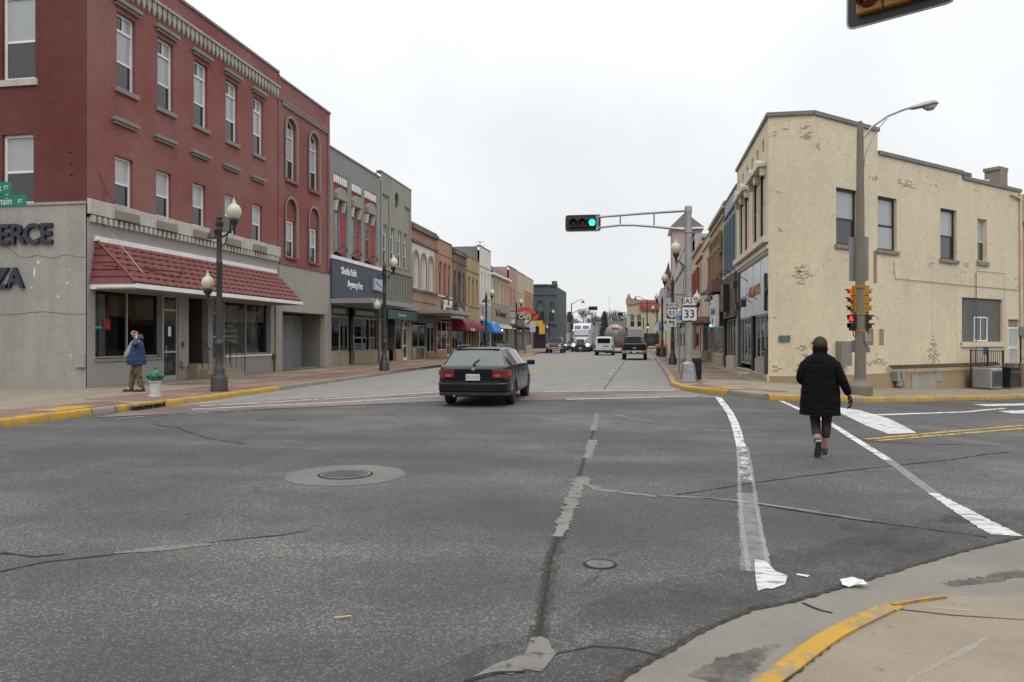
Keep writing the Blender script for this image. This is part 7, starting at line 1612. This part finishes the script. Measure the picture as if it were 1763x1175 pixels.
# tanker trailer
t_ = empty('tanker_truck', (-3.1, 90.5, 0), 0, 'gray steel tanker truck driving away ahead of the white van', 'truck')
TK = pm('tank_steel', (.26, .255, .235), .4, .5, var=.12, scale=1)
inst(MB().lathe([(.02, -.38), (.5, -.33), (.95, -.16), (1.2, .0), (1.24, .03), (1.24, 11.4), (.9, 11.7), (.02, 11.8)], 32).mesh('tank', TK, smooth=40), 'tank', t_, (0, 0, 2.2), (-PI / 2, 0, 0))
for k in range(7): inst(MB().lathe([(1.245, 0), (1.27, .02), (1.27, .1), (1.245, .12)], 32).mesh('tank_ring', TK), 'tank_ring', t_, (0, .1 + k * 1.8, 2.2), (-PI / 2, 0, 0))
MB().box(-.45, .45, -.37, -.32, 2.85, 3.05).build('red_placard', pm('red_placard', (.45, .06, .04), .5), t_); MB().box(-1.2, 1.2, -.3, -.1, .65, .85).build('rear_bumper', RUST, t_); MB().box(-1.2, 1.2, -.2, .3, .9, 1.1).build('light_bar', pm('rusty_red_bar', (.24, .07, .05), .6), t_)
for s in (1, -1):
    for k in range(2): MB().box(s * (.6 + k * .35) - .12, s * (.6 + k * .35) + .12, -.23, -.201, .93, 1.07).build('tail_light', TAIL, t_)
    for yy in (.9, 2.2, 12.2, 13.5): wheel(t_, s * 1.24, yy, .5, .5, CHR)
mb = MB(); mb.box(-1.1, 1.1, .2, 12, .75, 1.05); mb.box(-.06, .06, -.35, -.1, 1.1, 1.5); mb.build('chassis', PLAS, t_); MB().box(-1.22, 1.22, 12.2, 15.2, .8, 3.3).build('cab', pm('navy_cab', (.02, .03, .08), .4), t_, bevel=.1)
mb = MB()
for s in (1, -1): mb.tube([(s * .2 + .75, -.36, .9), (s * .2 + .75, -.42, 3.3)], .025, 5)
for k in range(6): mb.tube([(.55, -.38, 1.2 + k * .35), (.95, -.38, 1.2 + k * .35)], .018, 5)
mb.build('ladder', GALV, t_)
# parked box truck and far cars
t_ = empty('box_truck', (-.9, 112, 0), 0, 'white box truck beyond the black pickup', 'truck')
MB().box(-1.2, 1.2, 0, 5, .9, 3.2).build('cargo_box', WP, t_); MB().box(-1.1, 1.1, -.02, -.002, .95, 3.1).build('rear_door', MGRAY, t_); MB().box(-1.05, 1.05, 5.1, 6.8, .6, 2.4).build('cab', WP, t_, bevel=.1); MB().box(-1.15, 1.15, -.2, .2, .6, .78).build('rear_bumper', PLAS, t_)
for s in (1, -1): wheel(t_, s * 1.1, 1.2, .42, .4); wheel(t_, s * 1.0, 6.0, .42, .3)
def sedan(x, y, rz, col, label):
    t_ = empty('parked_car', (x, y, 0), rz, label, 'car'); K = [(0, .45, .85, .87, .7, .7, .62, ''), (.12, .3, .97, .99, .84, .8, .7, ''), (.75, .27, .98, 1.0, .88, .84, .74, 'r'), (1.45, .26, .98, 1.38, .89, .85, .6, ''), (1.55, .26, .97, 1.41, .89, .85, .6, 's'), (2.7, .26, .95, 1.41, .89, .85, .6, 'wp'), (3.4, .26, .93, .96, .88, .83, .75, ''), (4.4, .3, .78, .8, .82, .75, .66, ''), (4.6, .4, .62, .64, .7, .66, .55, '')]
    loft(t_, K, [(.95, .36), (3.7, .36)], col, CDK)
    for yy in (.95, 3.7):
        for s in (1, -1): wheel(t_, s * .87, yy, .32, .21)
    for s in (1, -1): MB().box(s * .6 - .16, s * .6 + .16, 4.4, 4.58, .6, .72).build('headlight', HEADL, t_, bevel=.02); MB().box(s * .65 - .15, s * .65 + .15, .0, .12, .72, .88).build('tail_light', TAIL, t_, bevel=.02)
    prismz([(-.84, 4.2), (.84, 4.2), (.8, 4.55), (.4, 4.7), (-.4, 4.7), (-.8, 4.55)], .3, .52).build('front_bumper', col, t_, bevel=.03); mirror_(t_, .9, 2.95, 1.0, col)
sedan(-10.4, 117.5, PI, paint('graphite_paint', (.03, .03, .033)), 'dark parked car behind the maroon pickup'); sedan(-10.6, 126, PI, paint('silver_paint', (.4, .4, .41)), 'silver car farther up the left kerb'); sedan(-5.2 + 4.6, 102, 0, paint('dark_green_paint', (.015, .03, .025)), 'dark car parked ahead of the black pickup')
# ------------------------------------------------------------------ people
SKIN = pm('skin', (.42, .22, .16), .55, var=.06, scale=12); 
def skinned(name, J, E_, mat, parent, sub=2):
    names = list(J); me = bpy.data.meshes.new(name); me.from_pydata([J[n][:3] for n in names], [(names.index(a), names.index(b_)) for a, b_ in E_], []); me.materials.append(mat)
    o = inst(me, name, parent); md = o.modifiers.new('skin', 'SKIN'); md.use_smooth_shade = True
    for i, n in enumerate(names):
        sv = me.skin_vertices[0].data[i]; r = J[n][3]; ry = J[n][4] if len(J[n]) > 4 else r; sv.radius = (r, ry); sv.use_root = (i == 0)
    o.modifiers.new('sub', 'SUBSURF').levels = sub; o.modifiers['sub'].render_levels = sub; return o
def rings(name, R_, mat, parent, n=28, gap=None, wob=.0, thick=0, mbx=None, seed=1):
    """cloth shell: elliptical rings (cx, cy, z, rx, ry); gap opens the front"""
    rr = random.Random(seed); ph = [rr.uniform(0, 6) for _ in range(6)]; mb = mbx or MB(); vs = []; m_ = n + 1 if gap else n
    # finer in height
    fine = []
    for a, b_ in zip(R_, R_[1:]):
        for i in range(4): fine.append([a[k] + (b_[k] - a[k]) * i / 4 for k in range(5)])
    fine.append(list(R_[-1]))
    for i, (cx, cy, z, rx, ry) in enumerate(fine):
        for k in range(m_):
            a = (R(90) + gap + (2 * PI - 2 * gap) * k / n) if gap else 2 * PI * k / n
            f = 1 + wob * (math.sin(5 * a + ph[0] + z * 7) + .7 * math.sin(9 * a + ph[1] - z * 11) + .9 * math.sin(z * 38 + ph[2] + math.sin(3 * a)))
            vs.append((cx + rx * f * math.cos(a), cy + ry * f * math.sin(a), z))
    fs = []
    for i in range(len(fine) - 1):
        for k in range(n if not gap else n): k2 = (k + 1) % m_ if not gap else k + 1; fs.append((i * m_ + k, i * m_ + k2, (i + 1) * m_ + k2, (i + 1) * m_ + k))
    mb.add(vs, fs)
    if mbx: return None
    o = mb.build(name, mat, parent, smooth=80)
    if thick: s = o.modifiers.new('s', 'SOLIDIFY'); s.thickness = thick
    return o
def hand_chain(J, E_, wrist, d, side_, curl, s=1.0):
    """five fingers rooted in the palm; d points along the hand, side_ across it, curl towards the palm"""
    d, side_, curl = Vector(d).normalized(), Vector(side_).normalized(), Vector(curl).normalized(); w = Vector(J[wrist][:3])
    J['palm'] = (*(w + d * .055 * s), .034 * s, .018 * s); E_.append((wrist, 'palm'))
    for k, (o_, L) in enumerate(((-.03, .066), (-.01, .076), (.011, .07), (.03, .054))):
        b_ = w + d * .09 * s + side_ * o_ * s; J[f'f{k}a'] = (*b_, .0095 * s); J[f'f{k}b'] = (*(b_ + (d * .8 + curl * .5).normalized() * L * .55 * s), .009 * s); J[f'f{k}c'] = (*(b_ + (d * .8 + curl * .5).normalized() * L * .55 * s + (d * .35 + curl).normalized() * L * .5 * s), .0075 * s)
        E_ += [('palm', f'f{k}a'), (f'f{k}a', f'f{k}b'), (f'f{k}b', f'f{k}c')]
    t0 = w + d * .03 * s - side_ * .035 * s; J['ta'] = (*t0, .012 * s); J['tb'] = (*(t0 + (d * .7 - side_ * .6 + curl * .3).normalized() * .04 * s), .0105 * s); J['tc'] = (*(t0 + (d * .8 - side_ * .45 + curl * .5).normalized() * .068 * s), .0085 * s); E_ += [('palm', 'ta'), ('ta', 'tb'), ('tb', 'tc')]
COATM = pm('black_coat_cloth', (.0045, .0045, .0055), .85, spec=.12, var=.25, scale=14); _t = COATM.node_tree; bump(_t, _t.nodes['Principled BSDF'], noise(_t, pos(_t, (1, 1, 3.2)), 6, 4, .6, .3, .7), .6, .03); LEGM = pm('plum_leggings', (.030, .018, .026), .8, var=.2, scale=10); HAIRB = pm('dark_brown_hair', (.045, .022, .014), .6, var=.4, scale=25); SHOET = pm('teal_shoe', (.025, .06, .075), .7, var=.2, scale=20); SOLE = pm('shoe_sole', (.30, .30, .28), .7, var=.3, scale=20); SOLED = pm('dark_sole', (.05, .05, .048), .85, var=.3, scale=25)
# woman walking away, seen from behind (faces +y)
wx_, wy_ = gp(1412, 786.5)
t_ = empty('person', (wx_, wy_, gz(wx_)), R(-10), 'woman in a long black coat walking away over the asphalt', 'person')
J = {'pel': (0, 0, .93, .13, .10), 'abd': (0, .0, 1.1, .12, .09), 'chest': (0, .0, 1.28, .14, .095), 'neck0': (0, .0, 1.41, .06, .055), 'neck': (0, .015, 1.46, .05), 'head0': (0, .03, 1.53, .068, .08), 'head': (0, .035, 1.585, .076, .088), 'top': (0, .03, 1.625, .05, .06),
     'shR': (.17, 0, 1.36, .055), 'elR': (.265, -.06, 1.10, .042), 'wrR': (.375, -.015, .845, .028), 'shL': (-.17, 0, 1.36, .055), 'elL': (-.255, -.03, 1.09, .042), 'wrL': (-.17, .2, 1.02, .03),
     'hipR': (.085, 0, .86, .09), 'knR': (.085, .02, .46, .058), 'caR': (.075, -.01, .33, .058), 'anR': (.065, .02, .10, .036), 'ftR': (.065, .13, .035, .032),
     'hipL': (-.085, 0, .86, .09), 'knL': (-.06, .05, .47, .058), 'caL': (-.05, -.08, .33, .056), 'anL': (-.035, -.17, .235, .036), 'ftL': (-.035, -.13, .11, .028)}
E_ = [('pel', 'abd'), ('abd', 'chest'), ('chest', 'neck0'), ('neck0', 'neck'), ('neck', 'head0'), ('head0', 'head'), ('head', 'top'), ('chest', 'shR'), ('shR', 'elR'), ('elR', 'wrR'), ('chest', 'shL'), ('shL', 'elL'), ('elL', 'wrL'), ('pel', 'hipR'), ('hipR', 'knR'), ('knR', 'caR'), ('caR', 'anR'), ('anR', 'ftR'), ('pel', 'hipL'), ('hipL', 'knL'), ('knL', 'caL'), ('caL', 'anL'), ('anL', 'ftL')]
skinned('body', J, E_, SKIN, t_)
c = rings('coat', [(0, 0, .585, .268, .215), (0, 0, .66, .265, .215), (0, 0, .80, .262, .205), (0, 0, .95, .25, .19), (0, 0, 1.10, .235, .17), (0, 0, 1.24, .238, .165), (0, 0, 1.33, .225, .15), (0, 0, 1.385, .185, .13), (0, .0, 1.42, .12, .105), (0, .01, 1.44, .092, .095), (0, .01, 1.50, .105, .10), (0, .015, 1.525, .10, .10)], COATM, t_, 40, None, .011)
J2 = {'a': (.165, 0, 1.345, .082), 'b': (.215, -.03, 1.22, .078), 'c': (.27, -.06, 1.09, .07), 'd': (.325, -.04, .97, .062), 'e': (.368, -.018, .865, .052)}
skinned('sleeve', J2, [('a', 'b'), ('b', 'c'), ('c', 'd'), ('d', 'e')], COATM, t_)
J2 = {'a': (-.165, 0, 1.345, .082), 'b': (-.22, -.02, 1.22, .078), 'c': (-.262, -.03, 1.08, .07), 'd': (-.22, .09, 1.04, .062), 'e': (-.18, .19, 1.02, .052)}
skinned('sleeve', J2, [('a', 'b'), ('b', 'c'), ('c', 'd'), ('d', 'e')], COATM, t_)
GLV = pm('navy_glove', (.012, .013, .022), .7, var=.2, scale=20)
J3 = {'w': (.37, -.017, .86, .033)}; E3 = []; hand_chain(J3, E3, 'w', (.25, .1, -.96), (.1, 1, .1), (-.9, .1, -.2), 1.25); skinned('glove', J3, E3, GLV, t_)
J3 = {'w': (-.18, .19, 1.02, .033)}; E3 = []; hand_chain(J3, E3, 'w', (.5, .8, -.1), (.1, .1, 1), (.7, -.5, 0), 1.2); skinned('glove', J3, E3, GLV, t_)
for k, s in (('R', 1), ('L', -1)):
    hip, kn, ca, an = (Vector(J[a + k][:3]) for a in ('hip', 'kn', 'ca', 'an')); f = .45; m_ = ca.lerp(an, f)
    J2 = {'h': (*hip, .105), 't': (*hip.lerp(kn, .5), .09), 'k': (*kn, .068), 'c': (*ca, .066), 'e': (*m_, .052)}
    skinned('leggings', J2, [('h', 't'), ('t', 'k'), ('k', 'c'), ('c', 'e')], LEGM, t_)
def shoe(parent, M, up, sole, L=.27):
    mb = MB(); pf = [(-.5, .03, .075), (-.42, .036, .085), (-.2, .037, .09), (.1, .044, .065), (.32, .046, .048), (.47, .03, .035)]; vs = []; n = 10
    for f, w, h in pf:
        for k in range(n): a = PI * k / (n - 1); vs.append((w * math.cos(a), f * L, .022 + h * math.sin(a) ** .8))
    fs = [(i * n + k, i * n + k + 1, (i + 1) * n + k + 1, (i + 1) * n + k) for i in range(len(pf) - 1) for k in range(n - 1)] + [tuple(range(n)), tuple((len(pf) - 1) * n + k for k in range(n))]
    mb.add(vs, fs, 0, M); o = mb.build('shoe', up, parent, smooth=60)
    pl = [(w * 1.08, f * L * 1.02) for f, w, h in pf]; pl = pl + [(-x, y) for x, y in pl[::-1]]; mb = MB(); q = prismz(pl, 0, .03); q.v = [tuple(M @ Vector(p)) for p in q.v]; q.build('sole', sole[0], o)
    q = prismz([(x * .93, y * .97) for x, y in pl], -.006, .0); q.v = [tuple(M @ Vector(p)) for p in q.v]; q.build('tread', sole[1], o)
    mb = MB(); mb.lathe([(.046, .06), (.047, .1), (.042, .125)], 14, (0, -L * .3, 0), 0, M); mb.build('ankle_cuff', up, o, smooth=50)
shoe(t_, Matrix.Translation((.065, .075, 0)) @ RZ(-6), SHOET, (SOLE, SOLED)); shoe(t_, Matrix.Translation((-.035, -.20, .122)) @ RZ(8) @ Matrix.Rotation(R(-62), 4, 'X'), SHOET, (SOLE, SOLED))
def hair(parent, c, rx, ry, rz, mat, cut, seed, strands=900):
    """short hair: a close cap of fine tapering locks"""
    rr = random.Random(seed); mb = MB(); vs = []
    n, m_ = 18, 12
    for i in range(m_ + 1):
        for k in range(n): a = 2 * PI * k / n; p = PI * .98 * i / m_; vs.append(Vector((math.sin(p) * math.cos(a), math.sin(p) * math.sin(a), math.cos(p))))
    ok = lambda v: cut(v)
    pts = [(c[0] + v.x * rx, c[1] + v.y * ry, c[2] + v.z * rz) for v in vs]
    fs = [(i * n + k, i * n + (k + 1) % n, (i + 1) * n + (k + 1) % n, (i + 1) * n + k) for i in range(m_) for k in range(n) if ok((vs[i * n + k] + vs[(i + 1) * n + (k + 1) % n]) / 2)]
    mb.add(pts, fs)
    for _ in range(strands):
        v = Vector((rr.gauss(0, 1), rr.gauss(0, 1), rr.gauss(0, 1))).normalized()
        if not ok(v): continue
        p = Vector((c[0] + v.x * rx, c[1] + v.y * ry, c[2] + v.z * rz)); dn = (Vector((0, 0, -1)) - v * v.dot(Vector((0, 0, -1)))); dn = dn.normalized() if dn.length > .1 else Vector((0, -1, 0))
        tip = p + dn * rr.uniform(.02, .045) + v * rr.uniform(.004, .012); sd = v.cross(dn) * .004; mb.add([p - sd, p + sd, tip], [(0, 1, 2)])
    return mb.build('hair', mat, parent, smooth=80)
hair(t_, (0, .026, 1.575), .092, .105, .10, HAIRB, lambda v: v.z > -.72 and not (v.y > .55 and v.z < .45), 4)
for s in (1, -1): inst(MB().lathe([(.001, -.008), (.022, -.006), (.026, .0), (.02, .008), (.001, .006)], 10).mesh('ear', SKIN, smooth=60), 'ear', t_, (s * .088, .03, 1.555), (0, PI / 2, 0), (1.3, .8, 1))
mb = MB(); mb.tube([(0, .115, 1.585), (0, .135, 1.56), (0, .142, 1.545), (0, .12, 1.535)], [.008, .011, .014, .009], 8); mb.build('nose', SKIN, t_, smooth=60)
for s in (1, -1): inst(MB().lathe([(.012, -.006), (.012, .0), (.001, .006)], 10).mesh('eye', pm('eye_dark', (.05, .04, .035), .2), smooth=60), 'eye', t_, (s * .032, .112, 1.59), (-PI / 2, 0, 0))
MB().box(-.024, .024, .112, .122, 1.505, 1.514).build('mouth', pm('lip', (.30, .11, .09), .5), t_)

# man on the left pavement, phone at his ear
mx_, my_ = gp(236, 674.5, .148)
t_ = empty('person', (mx_, my_, .148), R(128), 'balding man in a blue jacket and camouflage trousers holding a phone to his ear', 'person')
J = {'pel': (0, 0, .93, .16, .14), 'abd': (0, .06, 1.10, .17, .17), 'chest': (0, .02, 1.33, .16, .12), 'neck0': (0, .0, 1.48, .07, .065), 'neck': (0, .025, 1.54, .058), 'head0': (0, .06, 1.61, .074, .088), 'head': (0, .065, 1.68, .08, .096), 'top': (0, .055, 1.73, .055, .07),
     'shL': (-.20, 0, 1.43, .065), 'elL': (-.34, .09, 1.33, .052), 'wrL': (-.165, .02, 1.545, .033), 'shR': (.20, 0, 1.43, .065), 'elR': (.29, -.02, 1.17, .05), 'wrR': (.27, .16, .98, .033),
     'hipR': (.10, 0, .86, .11), 'knR': (.12, .10, .48, .07), 'anR': (.12, .16, .10, .045), 'ftR': (.12, .28, .035, .038), 'hipL': (-.10, 0, .86, .11), 'knL': (-.11, -.03, .48, .07), 'anL': (-.11, -.12, .11, .045), 'ftL': (-.11, .0, .035, .038)}
E_ = [('pel', 'abd'), ('abd', 'chest'), ('chest', 'neck0'), ('neck0', 'neck'), ('neck', 'head0'), ('head0', 'head'), ('head', 'top'), ('chest', 'shR'), ('shR', 'elR'), ('elR', 'wrR'), ('chest', 'shL'), ('shL', 'elL'), ('elL', 'wrL'), ('pel', 'hipR'), ('hipR', 'knR'), ('knR', 'anR'), ('anR', 'ftR'), ('pel', 'hipL'), ('hipL', 'knL'), ('knL', 'anL'), ('anL', 'ftL')]
hand_chain(J, E_, 'wrL', (.12, .12, 1), (0, 1, .1), (.9, 0, .2), .95)
skinned('body', J, E_, pm('fair_skin', (.50, .28, .21), .55, var=.08, scale=12), t_)
JKT = pm('blue_jacket', (.014, .034, .10), .55, spec=.4, var=.25, scale=9); JKD = pm('navy_jacket', (.010, .015, .035), .7, var=.25, scale=9); _t = JKT.node_tree; bump(_t, _t.nodes['Principled BSDF'], noise(_t, pos(_t, (1, 1, 2)), 7, 3, .6, .3, .7), .45, .02); SHIRT = pm('gray_shirt', (.22, .25, .28), .85, var=.1, scale=10)
m, tn, b_ = mnew('camouflage'); vo = nd(tn, 'ShaderNodeTexVoronoi', Scale=16.0); wv = nd(tn, 'ShaderNodeTexNoise', Scale=11.0, Detail=3.0); tcn = tn.nodes.new('ShaderNodeTexCoord'); tn.links.new(tcn.outputs['Object'], wv.inputs['Vector'])
c_ = ramp(tn, wv.outputs['Fac'], [(.0, (.035, .03, .018)), (.42, (.10, .085, .045)), (.5, (.17, .13, .075)), (.57, (.055, .05, .03)), (.66, (.20, .16, .10))]); tn.nodes[-1].color_ramp.interpolation = 'CONSTANT'; tn.links.new(c_, b_.inputs['Base Color']); b_.inputs['Roughness'].default_value = .85; CAMO = m
rings('shirt', [(0, .03, .84, .15, .16), (0, .07, .93, .185, .225), (0, .088, 1.02, .195, .248), (0, .088, 1.10, .195, .243), (0, .05, 1.25, .18, .20), (0, .02, 1.4, .16, .15), (0, .01, 1.48, .10, .09)], SHIRT, t_, 30, None, .006)
rings('jacket', [(0, .02, .77, .265, .265), (0, .03, .86, .262, .27), (0, .04, 1.0, .255, .265), (0, .025, 1.2, .25, .215), (0, .0, 1.36, .24, .165), (0, -.01, 1.45, .17, .13), (0, -.01, 1.51, .11, .105)], JKT, t_, 34, R(28), .016, .02, seed=5)
rings('hood', [(0, -.04, 1.46, .16, .11), (0, -.07, 1.52, .16, .11), (0, -.075, 1.585, .13, .085), (0, -.07, 1.63, .10, .06)], JKT, t_, 26, R(62), .02, .025, seed=8)
skinned('sleeve', {'a': (-.19, 0, 1.41, .10), 'b': (-.28, .06, 1.37, .095), 'c': (-.345, .088, 1.345, .085), 'd': (-.265, .06, 1.43, .07), 'e': (-.19, .03, 1.515, .055)}, [('a', 'b'), ('b', 'c'), ('c', 'd'), ('d', 'e')], JKT, t_)
skinned('sleeve', {'a': (.19, 0, 1.41, .10), 'b': (.26, -.01, 1.28, .092), 'c': (.292, -.015, 1.15, .082), 'd': (.285, .08, 1.06, .07), 'e': (.272, .15, .985, .058)}, [('a', 'b'), ('b', 'c'), ('c', 'd'), ('d', 'e')], JKD, t_)
J3 = {'w': (.27, .16, .98, .033)}; E3 = []; hand_chain(J3, E3, 'w', (-.1, .5, -.85), (.1, .9, .4), (-1, 0, 0), 1.0); skinned('hand', J3, E3, MATS['fair_skin'], t_)
for k in 'RL':
    hip, kn, an = (Vector(J[a + k][:3]) for a in ('hip', 'kn', 'an')); skinned('trousers', {'w': (hip.x * .5, hip.y, hip.z + .08, .15), 'h': (*hip, .135), 't': (*hip.lerp(kn, .5), .115), 'k': (*kn, .095), 'c': (*kn.lerp(an, .5), .09), 'e': (an.x, an.y, an.z + .0, .078)}, [('w', 'h'), ('h', 't'), ('t', 'k'), ('k', 'c'), ('c', 'e')], CAMO, t_)
BSH = pm('dark_shoe', (.03, .028, .028), .7, var=.2, scale=20)
shoe(t_, Matrix.Translation((.12, .225, 0)), BSH, (SOLED, SOLED), .29); shoe(t_, Matrix.Translation((-.11, -.055, .005)) @ RZ(8), BSH, (SOLED, SOLED), .29)
hair(t_, (0, .05, 1.665), .096, .112, .105, pm('dark_gray_hair', (.045, .038, .034), .7, var=.3, scale=25), lambda v: -.7 < v.z < .38 and v.y < .0, 6, 600)
for s in (1, -1): inst(MB().lathe([(.001, -.008), (.024, -.006), (.03, .0), (.022, .008), (.001, .006)], 10).mesh('ear', MATS['fair_skin'], smooth=60), 'ear', t_, (s * .092, .055, 1.65), (0, PI / 2, 0), (1.3, .8, 1)); inst(MB().lathe([(.012, -.006), (.012, .0), (.001, .006)], 10).mesh('eye', MATS['eye_dark'], smooth=60), 'eye', t_, (s * .034, .132, 1.69), (-PI / 2, 0, 0))
mb = MB(); mb.tube([(0, .138, 1.695), (0, .152, 1.665), (0, .157, 1.65), (0, .138, 1.64)], [.008, .012, .016, .01], 8); mb.build('nose', MATS['fair_skin'], t_, smooth=60); MB().box(-.026, .026, .134, .143, 1.606, 1.616).build('mouth', MATS['lip'], t_)
mb = MB(); 
for s in (1, -1): mb.tube([(s * (.034 + .02 * math.cos(a)), .145, 1.69 + .016 * math.sin(a)) for a in [R(36 * k) for k in range(11)]], .0022, 4, cap=False); mb.tube([(s * .055, .143, 1.692), (s * .088, .06, 1.685)], .002, 4)
mb.build('glasses', BLACK, t_)
tag(MB().box(-.006, .006, -.035, .035, -.07, .07).build('mobile_phone', BLACK, None, bevel=.006), 'black mobile phone held at the balding man\'s ear', 'phone').matrix_world = t_.matrix_basis @ Matrix.Translation((-.125, .05, 1.645)) @ Matrix.Rotation(R(-18), 4, 'X')
# ------------------------------------------------------------------ lettering becomes plain mesh
dg = bpy.context.evaluated_depsgraph_get()
for o in [o for o in COL.objects if o.type == 'FONT']:
    me = bpy.data.meshes.new_from_object(o.evaluated_get(dg)); q = bpy.data.objects.new(o.name, me); nm = o.name
    q.parent = o.parent; q.matrix_parent_inverse = o.matrix_parent_inverse; q.matrix_basis = o.matrix_basis.copy()
    COL.objects.link(q); bpy.data.objects.remove(o); q.name = nm
